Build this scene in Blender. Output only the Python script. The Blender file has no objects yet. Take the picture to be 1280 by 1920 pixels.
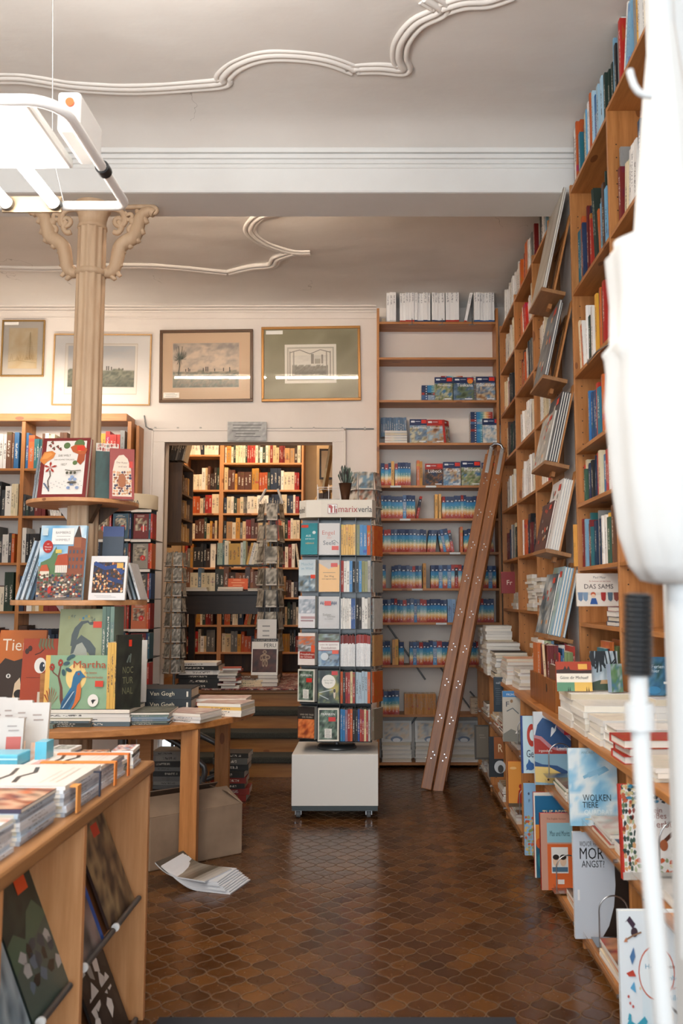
import bpy, math, random
from mathutils import Vector, Matrix, Euler, noise
S = bpy.context.scene
COL = S.collection
PI = math.pi
# ------------------------------------------------------------------ camera
F = 1640.0; CX = 705.0; EYE = 1.4
PIT = math.atan(160/F); cP, sP = math.cos(PIT), math.sin(PIT)
cd = bpy.data.cameras.new('camera'); cam = bpy.data.objects.new('camera', cd); COL.objects.link(cam)
cd.sensor_fit = 'VERTICAL'; cd.sensor_height = 36; cd.lens = 36*F/1920
cd.shift_x = -65/1920
cam.location = (0, 0, EYE); cam.rotation_euler = (PI/2+PIT, 0, 0)
cd.clip_start = .05; cd.clip_end = 60
cd.dof.use_dof = True; cd.dof.focus_distance = 5.9; cd.dof.aperture_fstop = 4.5
S.camera = cam
def at(px, py, Y):                      # the point seen at a photograph pixel, at distance Y
    u, v = px-CX, 960-py
    ry, rz = F*cP - v*sP, F*sP + v*cP
    return Vector((u*Y/ry, Y, EYE + rz*Y/ry))
def atz(px, py, Z):
    u, v = px-CX, 960-py
    ry, rz = F*cP - v*sP, F*sP + v*cP
    t = (Z-EYE)/rz
    return Vector((u*t, ry*t, Z))
# ------------------------------------------------------------------ world, lights, exposure
S.view_settings.view_transform = 'Standard'; S.view_settings.look = 'None'
S.view_settings.gamma = 1; S.view_settings.use_curve_mapping = False
S.view_settings.exposure = 0.76
w = bpy.data.worlds.new('sky'); S.world = w; w.use_nodes = True
w.node_tree.nodes['Background'].inputs[0].default_value = (.75, .88, 1, 1)
w.node_tree.nodes['Background'].inputs[1].default_value = .9
def area(name, loc, rot, sx, sy, power, color):
    l = bpy.data.lights.new(name, 'AREA'); l.shape = 'RECTANGLE'; l.size = sx; l.size_y = sy
    l.energy = power; l.color = color
    o = bpy.data.objects.new(name, l); COL.objects.link(o); o.location = loc; o.rotation_euler = rot
    return o
area('window_daylight', (-.6, -1.8, 1.9), (PI/2, 0, 0), 3.6, 2.6, 88, (.86, .94, 1))
area('front_fill_light', (-1.2, .6, 3.3), (0, 0, 0), .4, 2.0, 40, (1, .94, .86))  # unseen fill lamp added above the view, no fixture modelled
area('front_ceiling_fill', (-.9, 1.9, 3.40), (PI, 0, 0), .8, 1.6, 56, (1, .965, .93))  # added unseen fill facing up, brightens the front ceiling and beam face
area('bookcase_top_light', (-2.85, 6.95, 3.0), (math.radians(100), 0, 0), 1.4, .1, 6, (1, .88, .74))
area('upper_room_light', (-1.3, 8.7, 3.5), (math.radians(15), 0, 0), 1.4, .5, 19, (1, .74, .48))

# ------------------------------------------------------------------ colours and materials
def lin(h):
    h = h.lstrip('#')
    c = [int(h[i:i+2], 16)/255 for i in (0, 2, 4)]
    return tuple((x/12.92 if x <= .04045 else ((x+.055)/1.055)**2.4) for x in c) + (1,)
def newmat(name, rough=.5, base=None, metal=0, spec=None):
    m = bpy.data.materials.new(name); m.use_nodes = True
    b = m.node_tree.nodes['Principled BSDF']
    b.inputs['Roughness'].default_value = rough; b.inputs['Metallic'].default_value = metal
    if base: b.inputs['Base Color'].default_value = lin(base)
    if spec is not None: b.inputs['Specular IOR Level'].default_value = spec
    return m
class NT:
    def __init__(s, m): s.t = m.node_tree; s.b = s.t.nodes['Principled BSDF']
    def n(s, typ, **k):
        x = s.t.nodes.new(typ)
        for a, v in k.items(): setattr(x, a, v)
        return x
    def l(s, a, b): s.t.links.new(a, b)
    def set(s, inp, v):
        if isinstance(v, (int, float, tuple)): inp.default_value = v
        else: s.l(v, inp)
    def math(s, op, a, b=0.0, c=None):
        x = s.n('ShaderNodeMath', operation=op); s.set(x.inputs[0], a); s.set(x.inputs[1], b)
        if c is not None: s.set(x.inputs[2], c)
        return x.outputs[0]
    def mix(s, f, a, b, bt='MIX'):
        x = s.n('ShaderNodeMix', data_type='RGBA', blend_type=bt)
        s.set(x.inputs[0], f); s.set(x.inputs[6], a); s.set(x.inputs[7], b); return x.outputs[2]
    def ramp(s, f, stops, interp='LINEAR'):
        x = s.n('ShaderNodeValToRGB'); cr = x.color_ramp; cr.interpolation = interp
        while len(cr.elements) < len(stops): cr.elements.new(.5)
        for e, (p, c) in zip(cr.elements, stops): e.position = p; e.color = c if len(c) == 4 else c+(1,)
        s.l(f, x.inputs[0]); return x.outputs[0]
    def noise(s, vec, scale, detail=4, rough=.55):
        x = s.n('ShaderNodeTexNoise'); x.inputs['Scale'].default_value = scale
        x.inputs['Detail'].default_value = detail; x.inputs['Roughness'].default_value = rough
        if vec is not None: s.l(vec, x.inputs['Vector'])
        return x.outputs[0]
    def coord(s, which='Object', scale=(1, 1, 1)):
        c = s.n('ShaderNodeTexCoord'); m = s.n('ShaderNodeMapping'); m.inputs['Scale'].default_value = scale
        s.l(c.outputs[which], m.inputs[0]); return m.outputs[0]
    def bump(s, h, strength, dist=.01):
        x = s.n('ShaderNodeBump'); x.inputs['Strength'].default_value = strength; x.inputs['Distance'].default_value = dist
        s.l(h, x.inputs['Height']); s.l(x.outputs[0], s.b.inputs['Normal'])
def wood(name, c1, c2, axis, rough=.45, knots=True):
    m = newmat(name, rough); t = NT(m)
    sc = [14, 14, 14]; sc[axis] = 1.1
    v = t.coord('Object', tuple(sc))
    a = t.noise(v, 2.2, 6, .6)
    col = t.ramp(a, [(.3, lin(c2)), (.7, lin(c1))])
    sc = [70, 70, 70]; sc[axis] = 3
    fine = t.noise(t.coord('Object', tuple(sc)), 3, 3)
    col = t.mix(t.math('MULTIPLY', fine, .35), col, lin(c2))
    if knots:
        sc = [7, 7, 7]; sc[axis] = 3
        vo = t.n('ShaderNodeTexVoronoi'); vo.inputs['Scale'].default_value = 1.0
        t.l(t.coord('Object', tuple(sc)), vo.inputs['Vector'])
        k = t.math('LESS_THAN', vo.outputs['Distance'], .12)
        col = t.mix(t.math('MULTIPLY', k, .7), col, lin('6b3514'))
    t.l(col, t.b.inputs['Base Color']); t.bump(fine, .12, .002)
    return m
PINE = [wood('pine_x', 'c88a50', '99602e', 0), wood('pine_y', 'c88a50', '99602e', 1), wood('pine_z', 'c88a50', '99602e', 2)]
LPINE = [wood('light_pine_x', 'dda574', 'bd8350', 0), wood('light_pine_y', 'a97a4c', '7e5430', 1), wood('light_pine_z', 'dda574', 'bd8350', 2)]
OAK = [wood('stair_oak_x', 'a8733c', '7c4f24', 0, .35), wood('stair_oak_y', 'a8733c', '7c4f24', 1, .35), wood('stair_oak_z', 'a8733c', '7c4f24', 2, .35)]
RUNG = wood('ladder_wood', 'a8662a', '6c3c12', 2, .4)
DARKW = wood('dark_walnut', '5c4128', '38261a', 2, .5, False)
DARKX = wood('black_oak', '2e2018', '1a120d', 0, .4, False)
def plaster(name, c1, c2, bump=.25):
    m = newmat(name, .9); t = NT(m)
    v = t.coord('Object', (1, 1, 1))
    a = t.noise(v, 1.3, 5, .6)
    cr = t.math('MULTIPLY', t.math('LESS_THAN', t.math('ABSOLUTE', t.math('SUBTRACT', t.noise(t.coord('Object', (1, .6, 1)), 1.1, 5, .62), .5)), .0016), t.math('GREATER_THAN', t.noise(t.coord('Object', (1, 1, 1)), .9, 1), .55))
    t.l(t.mix(t.math('MULTIPLY', cr, .5 if 'ceiling' in name else 0.0), t.ramp(a, [(.3, lin(c2)), (.75, lin(c1))]), lin('8c857c')), t.b.inputs['Base Color'])
    h = t.noise(t.coord('Object', (1, 1.6, 1)), 5, 4, .5)
    t.bump(h, bump, .02); return m
WALL = plaster('wall_paint', 'ece4dc', 'e2d8ce', .12)
CEIL = plaster('ceiling_plaster', 'e0dcd6', 'd6d0c9', .16)
BEAMP = plaster('beam_plaster', 'e2e2df', 'd6d4d0', .1)
UPW = plaster('upper_room_wall', 'd4b894', 'b89a74', .1)
STUC = plaster('stucco_white', 'e6e2dc', 'dcd6ce', .05)
# floor: curved lozenge tiles
FLOOR = newmat('lozenge_tiles', .3); t = NT(FLOOR)
tc = t.n('ShaderNodeTexCoord'); sx = t.n('ShaderNodeSeparateXYZ'); t.l(tc.outputs['Object'], sx.inputs[0])
u = t.math('MULTIPLY', sx.outputs[0], 1/.106); v = t.math('MULTIPLY', sx.outputs[1], 1/.132)
p0 = t.math('ADD', u, v); q0 = t.math('SUBTRACT', u, v)
p = t.math('ADD', p0, t.math('MULTIPLY', t.math('SINE', t.math('MULTIPLY', q0, 2*PI)), .065))
q = t.math('ADD', q0, t.math('MULTIPLY', t.math('SINE', t.math('MULTIPLY', p0, 2*PI)), .065))
def edge(x): return t.math('SUBTRACT', .5, t.math('ABSOLUTE', t.math('SUBTRACT', t.math('FRACT', x), .5)))
e = t.math('MINIMUM', edge(p), edge(q))
cxyz = t.n('ShaderNodeCombineXYZ'); t.l(t.math('FLOOR', p), cxyz.inputs[0]); t.l(t.math('FLOOR', q), cxyz.inputs[1])
wn = t.n('ShaderNodeTexWhiteNoise'); t.l(cxyz.outputs[0], wn.inputs['Vector'])
big = t.noise(tc.outputs['Object'], 1.6, 3)
tone = t.math('ADD', t.math('MULTIPLY', wn.outputs['Value'], .55), t.math('MULTIPLY', big, .45))
tile = t.ramp(tone, [(.15, lin('351e0d')), (.5, lin('533216')), (.85, lin('724922'))])
mot = t.noise(tc.outputs['Object'], 45, 4)
tile = t.mix(t.math('MULTIPLY', mot, .45), tile, lin('4a2c13'))
g = t.ramp(e, [(.012, (1, 1, 1)), (.036, (0, 0, 0))])
t.l(t.mix(g, tile, lin('5d4730')), t.b.inputs['Base Color'])
t.l(t.math('ADD', t.math('MULTIPLY', g, .4), t.math('MULTIPLY', mot, .42)), t.b.inputs['Roughness'])
t.bump(t.math('MINIMUM', e, .09), .5, .02)
# generic book: colour from the object, title marks and wear procedural
def bookmat(name, kind):
    m = newmat(name, .42); t = NT(m)
    oi = t.n('ShaderNodeObjectInfo'); tc = t.n('ShaderNodeTexCoord')
    s = t.n('ShaderNodeSeparateXYZ'); t.l(tc.outputs['Generated'], s.inputs[0])
    x, y, z = s.outputs; r = oi.outputs['Random']
    spine = t.math('LESS_THAN', y, .05)
    def band(a, b): return t.math('MULTIPLY', t.math('GREATER_THAN', z, a), t.math('LESS_THAN', z, b))
    cx = t.n('ShaderNodeCombineXYZ'); t.l(t.math('MULTIPLY', x, 2.2), cx.inputs[0]); t.l(t.math('MULTIPLY', z, 26), cx.inputs[2]); t.l(t.math('MULTIPLY', r, 90), cx.inputs[1])
    nz = t.noise(cx.outputs[0], 1.6, 2)
    if kind == 'book':
        base = oi.outputs['Color']
        bw = t.n('ShaderNodeRGBToBW'); t.l(base, bw.inputs[0])
        ink = t.ramp(bw.outputs[0], [(.12, (.75, .7, .6)), (.3, (.05, .045, .05))])
        core = t.math('LESS_THAN', t.math('ABSOLUTE', t.math('SUBTRACT', x, .5)), .2)
        r2 = t.math('FRACT', t.math('MULTIPLY', r, 7.3))
        ttl = t.math('MULTIPLY', t.math('GREATER_THAN', nz, .5), t.math('MULTIPLY', core, band(t.math('ADD', .2, t.math('MULTIPLY', r2, .2)), t.math('ADD', .62, t.math('MULTIPLY', r2, .25)))))
        rb = t.math('FRACT', t.math('MULTIPLY', r, 31.7))
        lab = t.math('MULTIPLY', band(rb, t.math('ADD', rb, .1)), t.math('GREATER_THAN', t.math('FRACT', t.math('MULTIPLY', r, 13.1)), .55))
        hs = t.n('ShaderNodeHueSaturation'); t.l(base, hs.inputs['Color']); t.l(t.math('ADD', .42, t.math('MULTIPLY', .16, t.math('FRACT', t.math('MULTIPLY', r, 17.9)))), hs.inputs['Hue']); hs.inputs['Value'].default_value = .8
        c = t.mix(t.math('MULTIPLY', t.math('MULTIPLY', lab, spine), .75), base, hs.outputs[0])
        c = t.mix(t.math('MULTIPLY', t.math('MULTIPLY', ttl, spine), .85), c, ink)
        # cover art on the boards
        c3 = t.n('ShaderNodeCombineXYZ'); t.l(y, c3.inputs[0]); t.l(z, c3.inputs[2]); t.l(t.math('MULTIPLY', r, 50), c3.inputs[1])
        blot = t.noise(c3.outputs[0], 4, 4)
        cov = t.math('MULTIPLY', t.math('SUBTRACT', 1.0, spine), t.math('GREATER_THAN', blot, .55))
        c = t.mix(t.math('MULTIPLY', cov, .4), c, hs.outputs[0])
    elif kind == 'guide':
        r2 = t.math('FRACT', t.math('MULTIPLY', r, 7.3))
        zz = t.math('ADD', z, t.math('MULTIPLY', t.math('SUBTRACT', nz, .5), .04))
        g1 = t.ramp(zz, [(.0, lin('8e1f14')), (.13, lin('b0341c')), (.24, lin('dd9a50')), (.34, lin('e6d29a')), (.46, lin('5f9a98')), (.6, lin('2383b4')), (.73, lin('1d72aa')), (.745, lin('13294f')), (1, lin('182f5c'))])
        g2 = t.ramp(zz, [(.0, lin('a6261a')), (.2, lin('d98a48')), (.36, lin('e9e4c8')), (.55, lin('7fb6c8')), (.73, lin('3a86b4')), (.745, lin('a62c22')), (1, lin('8e2420'))])
        g3 = t.ramp(zz, [(.0, lin('4a86b8')), (.3, lin('5b93c0')), (.32, lin('c6ccd2')), (.34, lin('7f93ad')), (.7, lin('93a6bc')), (.72, lin('2a4a7a')), (1, lin('4f6c96'))])
        g4 = t.ramp(zz, [(.0, lin('a62a1e')), (.45, lin('b23222')), (.5, lin('1b2030')), (.85, lin('20263a')), (.9, lin('b83424')), (1, lin('a02a20'))])
        c = t.mix(t.math('GREATER_THAN', r2, .68), g1, g2); c = t.mix(t.math('GREATER_THAN', r2, .86), c, g3)
        c = t.mix(t.math('GREATER_THAN', r2, .955), c, g4)
        core = t.math('LESS_THAN', t.math('ABSOLUTE', t.math('SUBTRACT', x, .5)), .22)
        ttl = t.math('MULTIPLY', t.math('MULTIPLY', t.math('GREATER_THAN', nz, .53), core), band(.1, .55))
        dot = t.math('MULTIPLY', core, band(.76, .81))
        c = t.mix(t.math('MULTIPLY', spine, t.math('MAXIMUM', t.math('MULTIPLY', ttl, .5), t.math('MULTIPLY', dot, .8))), c, (.85, .87, .9, 1))
    elif kind == 'white':
        base = (.86, .85, .84, 1)
        core = t.math('LESS_THAN', t.math('ABSOLUTE', t.math('SUBTRACT', x, .5)), .2)
        ttl = t.math('MULTIPLY', t.math('MULTIPLY', t.math('GREATER_THAN', nz, .5), core), band(.55, .85))
        c = t.mix(t.math('MULTIPLY', ttl, .7), base, (.12, .12, .15, 1))
        c = t.mix(t.math('LESS_THAN', z, .05), c, oi.outputs['Color'])
    elif kind == 'plain': c = oi.outputs['Color']
    elif kind == 'redtop':
        base = (.84, .83, .82, 1)
        ttl = t.math('MULTIPLY', t.math('GREATER_THAN', nz, .55), band(.1, .6))
        c = t.mix(t.math('MULTIPLY', ttl, .25), base, (.3, .3, .33, 1))
        c = t.mix(t.math('GREATER_THAN', z, .73), c, oi.outputs['Color'])
    t.l(c, t.b.inputs['Base Color'])
    t.l(t.math('ADD', .32, t.math('MULTIPLY', t.math('FRACT', t.math('MULTIPLY', r, 3.7)), .35)), t.b.inputs['Roughness'])
    return m
BOOKM, GUIDEM, WHITEM, REDTOPM = [bookmat(k+'_cover', k) for k in ('book', 'guide', 'white', 'redtop')]
PAPER = newmat('paper_block', .8); t = NT(PAPER)
v = t.coord('Object', (1, 1, 1)); oi = t.n('ShaderNodeObjectInfo')
s_ = t.n('ShaderNodeSeparateXYZ'); t.l(v, s_.inputs[0])
ln = t.math('SINE', t.math('MULTIPLY', s_.outputs[0], 190))
pc = t.ramp(oi.outputs['Random'], [(0, lin('e9e2d4')), (.5, lin('dcd9d4')), (1, lin('cfc2a8'))])
t.l(t.mix(t.math('MULTIPLY', t.math('ADD', ln, 1), .09), pc, lin('7c7468')), t.b.inputs['Base Color'])
ART = newmat('printed_cover', .38); t = NT(ART)
a = t.n('ShaderNodeAttribute', attribute_name='Col'); t.l(a.outputs['Color'], t.b.inputs['Base Color'])
MATTE = newmat('painted_surface', .7); t = NT(MATTE)
a = t.n('ShaderNodeAttribute', attribute_name='Col'); t.l(a.outputs['Color'], t.b.inputs['Base Color'])
STEEL = newmat('brushed_steel', .28, 'b8babc', 1)
DSTEEL = newmat('grey_steel', .4, '77797a', .8)
BLACK = newmat('black_plastic', .35, '15171a')
GOLD = newmat('gilt_wood', .4, '9c7a45', .3)
WHITEP = newmat('white_enamel', .35, 'eeeeec')
LAM = newmat('white_laminate', .45, 'd9d6d0')
GREYB = newmat('grey_plinth', .6, '3f4a4e')
ACR = newmat('clear_acrylic', .06, 'ffffff'); b = ACR.node_tree.nodes['Principled BSDF']
b.inputs['Transmission Weight'].default_value = 1; b.inputs['IOR'].default_value = 1.1; b.inputs['Alpha'].default_value = .35
GLASS = newmat('picture_glass', .02, 'ffffff'); b = GLASS.node_tree.nodes['Principled BSDF']
b.inputs['Transmission Weight'].default_value = 1; b.inputs['IOR'].default_value = 1.35; b.inputs['Alpha'].default_value = .3
CARD = newmat('cardboard', .8, '8f7a66'); t = NT(CARD)
t.l(t.ramp(t.noise(t.coord('Object', (3, 3, 3)), 2, 3), [(.3, lin('7f6a57')), (.7, lin('967f69'))]), t.b.inputs['Base Color'])
CARPET = newmat('grey_stair_mat', 1, '33332f'); t = NT(CARPET)
cn = t.noise(t.coord('Object', (1, 1, 1)), 260, 2); t.l(t.ramp(cn, [(.3, lin('24241f')), (.7, lin('4a4a43'))]), t.b.inputs['Base Color']); t.bump(cn, .8, .01)
RUGM = newmat('woven_rug', 1); t = NT(RUGM)
t.l(t.ramp(t.noise(t.coord('Object', (1, 1, 1)), 22, 6, .8), [(.35, lin('3c3c48')), (.45, lin('8c3a34')), (.52, lin('b8aca0')), (.62, lin('74504c')), (.7, lin('a49c98'))], 'CONSTANT'), t.b.inputs['Base Color'])
COLM = newmat('column_sandstone_paint', .6); t = NT(COLM)
cn = t.noise(t.coord('Object', (6, 6, 1)), 3, 5); t.l(t.ramp(cn, [(.3, lin('b89878')), (.7, lin('c9ad8e'))]), t.b.inputs['Base Color']); t.bump(cn, .2, .005)
def emit(name, col, st):
    m = newmat(name, .5, 'ffffff'); b = m.node_tree.nodes['Principled BSDF']
    b.inputs['Emission Color'].default_value = lin(col); b.inputs['Emission Strength'].default_value = st; return m
TUBE = emit('fluorescent_tube', 'fff6ea', 26)
TUBEW = emit('warm_fluorescent_tube', 'ffe8d0', 54)

# ------------------------------------------------------------------ mesh builder
class MB:
    def __init__(s): s.v = []; s.f = []; s.c = []; s.m = []; s.sm = []
    def add(s, vs, fs, col=None, m=0, sm=False, M=None):
        o = len(s.v)
        for p in vs:
            p = Vector(p); s.v.append(M @ p if M else p)
        for i, f in enumerate(fs):
            s.f.append([o+k for k in f]); s.c.append(col[i] if isinstance(col, list) and len(col) == len(fs) and isinstance(col[0], (list, tuple)) else col)
            s.m.append(m); s.sm.append(sm)
        return s
    def box(s, x0, y0, z0, x1, y1, z1, col=None, m=0, M=None):
        return s.add([(x0,y0,z0),(x1,y0,z0),(x1,y1,z0),(x0,y1,z0),(x0,y0,z1),(x1,y0,z1),(x1,y1,z1),(x0,y1,z1)],
                     [(0,3,2,1),(4,5,6,7),(0,1,5,4),(1,2,6,5),(2,3,7,6),(3,0,4,7)], col, m, False, M)
    def tube(s, pts, r, n=10, col=None, m=0, close=False, M=None, cap=True):
        pts = [Vector(p) for p in pts]; N = len(pts); rs = r if isinstance(r, (list, tuple)) else [r]*N
        vs = []; up = None
        for i, p in enumerate(pts):
            a = pts[(i-1) % N] if (close or i > 0) else p; b = pts[(i+1) % N] if (close or i < N-1) else p
            d = (b-a).normalized()
            if up is None: up = Vector((0, 0, 1)) if abs(d.z) < .9 else Vector((1, 0, 0))
            e1 = d.cross(up).normalized(); e2 = e1.cross(d).normalized(); up = e2
            for k in range(n):
                q = 2*PI*k/n; vs.append(p + rs[i]*(math.cos(q)*e1 + math.sin(q)*e2))
        fs = []
        for i in range(N if close else N-1):
            for k in range(n):
                a, b = i*n+k, i*n+(k+1) % n; c, d = ((i+1) % N)*n+(k+1) % n, ((i+1) % N)*n+k
                fs.append((a, b, c, d))
        s.add(vs, fs, col, m, True, M)
        if not close and cap:
            s.add(vs[:n], [tuple(range(n))[::-1]], col, m, False, M); s.add(vs[-n:], [tuple(range(n))], col, m, False, M)
        return s
    def cyl(s, p0, p1, r, n=14, col=None, m=0, M=None): return s.tube([p0, p1], r, n, col, m, False, M)
    def lathe(s, prof, n=28, c=(0, 0), col=None, m=0, flute=None, a0=0, a1=2*PI):
        full = abs(a1-a0-2*PI) < 1e-4; K = n if full else n+1
        vs = []
        for (r, z) in prof:
            for k in range(K):
                q = a0+(a1-a0)*k/n; rr = r*(flute(q) if flute else 1)
                vs.append((c[0]+rr*math.cos(q), c[1]+rr*math.sin(q), z))
        fs = []
        for i in range(len(prof)-1):
            for k in range(n):
                k2 = (k+1) % K if full else k+1
                fs.append((i*K+k, i*K+k2, (i+1)*K+k2, (i+1)*K+k))
        return s.add(vs, fs, col, m, True)
    def prism(s, poly, z0, z1, col=None, m=0, M=None):
        n = len(poly); vs = [(x, y, z0) for x, y in poly]+[(x, y, z1) for x, y in poly]
        return s.add(vs, [tuple(range(n))[::-1], tuple(range(n, 2*n))]+[(i, (i+1) % n, n+(i+1) % n, n+i) for i in range(n)], col, m, False, M)
    def build(s, name, mats, parent=None, loc=None, rot=None, bevel=0):
        me = bpy.data.meshes.new(name)
        me.from_pydata([tuple(p) for p in s.v], [], s.f)
        mats = mats if isinstance(mats, (list, tuple)) else [mats]
        for x in mats: me.materials.append(x)
        me.polygons.foreach_set('material_index', s.m); me.polygons.foreach_set('use_smooth', s.sm)
        if any(c is not None for c in s.c):
            at_ = me.color_attributes.new('Col', 'FLOAT_COLOR', 'CORNER'); d = []
            for f, c in zip(s.f, s.c):
                if c is None: c = (.5, .5, .5, 1)
                if isinstance(c[0], (tuple, list)):
                    for q in c: d.extend(q)
                else:
                    for _ in f: d.extend(c)
            at_.data.foreach_set('color', d)
        me.update()
        o = bpy.data.objects.new(name, me); COL.objects.link(o)
        if parent: o.parent = parent
        if loc is not None: o.location = loc
        if rot is not None: o.rotation_euler = rot
        if bevel:
            b = o.modifiers.new('bevel', 'BEVEL'); b.width = bevel; b.segments = 2; b.limit_method = 'ANGLE'
        return o
def fit(s):
    for a_, b_ in (('tall ', ''), ('thick ', ''), ('thin ', ''), (' from the ', ' from '), ('dark ', ''), ('on the ', 'on '), (' the ', ' '), ('-top ', ' ')):
        if len(s.replace('-', ' ').split()) <= 16: break
        s = s.replace(a_, b_, 1) if a_ != ' the ' else s.replace(a_, b_)
    return ' '.join(s.split()[:16])
def tag(o, label=None, cat=None, group=None, kind=None):
    if label: o['label'] = fit(label)
    if cat: o['category'] = cat
    if group: o['group'] = group
    if kind: o['kind'] = kind
    return o
def empty(name, loc, rz=0, label=None, cat=None, group=None, rot=None):
    o = bpy.data.objects.new(name, None); COL.objects.link(o); o.location = loc; o.rotation_euler = rot or (0, 0, rz)
    o.empty_display_size = .05
    return tag(o, label, cat, group)
def struct(o): o['kind'] = 'structure'; return o
def box_o(name, a, b, mat, parent=None, bevel=0):
    return MB().box(a[0], a[1], a[2], b[0], b[1], b[2]).build(name, mat, parent, bevel=bevel)
def copy_tree(o, parent=None):
    c = o.copy(); COL.objects.link(c); c.parent = parent
    for ch in o.children: copy_tree(ch, c)
    return c

# ------------------------------------------------------------------ the room
YW = 7.62; XR = 1.33; XL = -3.7; ZC = 4.05; YB0, YB1 = 4.79, 5.12; ZB = 3.70; ZU = .60
struct(box_o('floor', (XL-.1, -1.9, -.1), (XR+.1, YW, 0), FLOOR))
struct(box_o('wall_right', (XR, -1.9, 0), (XR+.12, 10, 4.3), WALL))
struct(box_o('wall_left', (XL-.12, -1.9, 0), (XL, 10, 4.3), WALL))
DX0, DX1, DZ = -1.858, -.385, 2.758
mb = MB(); mb.box(XL, YW, 0, DX0, YW+.14, 4.3); mb.box(DX1, YW, 0, XR, YW+.14, 4.3); mb.box(DX0, YW, DZ, DX1, YW+.14, 4.3)
struct(mb.build('wall_back', WALL))
mb = MB(); mb.box(XL, -2.0, 0, XR, -1.9, .45); mb.box(XL, -2.0, 3.4, XR, -1.9, 4.3); mb.box(XL, -2.0, .45, -3.3, -1.9, 3.4); mb.box(1.2, -2.0, .45, XR, -1.9, 3.4); mb.box(-1.1, -2.0, .45, -1.0, -1.9, 3.4)
struct(mb.build('wall_front', WALL))
# ceiling with a coved edge towards the back wall
def ceil_grid(y0, y1, cove_end):
    nx, ny = 60, 60; vs = []; fs = []
    for j in range(ny+1):
        y = y0+(y1-y0)*j/ny
        for i in range(nx+1):
            x = XL+(XR-XL)*i/nx
            z = ZC + .012*noise.noise(Vector((x*1.3, y*1.7, 3)))+.005*noise.noise(Vector((x*5, y*5, 9)))
            if cove_end:
                q = max(0, (y-(y1-.55))/.55); z -= .07*(1-math.sqrt(max(0, 1-q*q)))
            else:
                q = max(0, (y-(y1-.35))/.35); z -= .10*(1-math.sqrt(max(0, 1-q*q)))
            vs.append((x, y, z))
    for j in range(ny):
        for i in range(nx):
            a = j*(nx+1)+i; fs.append((a, a+nx+1, a+nx+2, a+1))
    m = MB(); m.add(vs, fs, sm=True); m.box(XL, y0, 4.2, XR, y1, 4.3); return m
struct(ceil_grid(-1.9, YB0, False).build('ceiling', CEIL))
struct(ceil_grid(YB1, YW, True).build('ceiling', CEIL))
struct(box_o('trim_1', (XL, YB0, ZB), (XR, YB1, 4.2), BEAMP, bevel=.012))
mb = MB()                                                        # ribbed cornice on the beam face
for (zz, dd, hh) in ((3.93, .020, .03), (3.897, .014, .024), (3.868, .009, .02), (3.842, .006, .02)):
    mb.box(XL, YB0-dd, zz, XR, YB0+.01, zz+hh)
struct(mb.build('trim_2', BEAMP, bevel=.006))
mb = MB()
for (zz, dd, hh) in ((3.985, .026, .02), (3.96, .017, .018), (3.935, .01, .018), (3.88, .008, .014)):
    mb.box(XL, YW-dd, zz, 0.0, YW, zz+hh)
struct(mb.build('trim_3', WALL, bevel=.006))
# stucco mouldings on the ceiling: three ribs following a curved line
def ribs(px, name, z=ZC):
    pts = [atz(a, b, z) for a, b in px]
    P = []
    for i in range(len(pts)-1):
        a = pts[max(0, i-1)]; b = pts[i]; c = pts[i+1]; d = pts[min(len(pts)-1, i+2)]
        for k in range(6):
            q = k/6; P.append(.5*((2*b)+(c-a)*q+(2*a-5*b+4*c-d)*q*q+(3*b-a-3*c+d)*q**3))
    P.append(pts[-1])
    m = MB()
    for off, r in ((-.042, .014), (-.012, .02), (.026, .016)):
        Q = []
        for i, p in enumerate(P):
            d = (P[min(i+1, len(P)-1)]-P[max(i-1, 0)]); n = Vector((-d.y, d.x, 0)).normalized() if d.length > 0 else Vector((0, 1, 0))
            q = p+n*off; q.z = z+.004; Q.append(q)
        m.tube(Q, r, 8)
    return struct(m.build(name, STUC))
sc = .719
ribs([(-40, 150), (28, 148), (72, 153), (144, 164), (250, 169), (360, 163), (418, 157), (422, 145), (445, 124), (490, 108), (546, 106), (610, 114), (664, 133)], 'trim_4')
ribs([(664, 133), (670, 131), (712, 130), (758, 133), (752, 110), (757, 80), (785, 45), (830, 20), (800, -5)], 'trim_5')
ribs([(830, 20), (870, 8), (915, 5), (960, -10)], 'trim_6')
ribs([(520, 398), (487, 405), (468, 423), (470, 440), (500, 460), (545, 474), (582, 475)], 'trim_7', 4.045)
ribs([(548, 475), (518, 485), (508, 498), (470, 502), (428, 512)], 'trim_8', 4.04)
ribs([(425, 512), (360, 505), (280, 499), (190, 500), (100, 505), (0, 503)], 'trim_9', 4.04)
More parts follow.
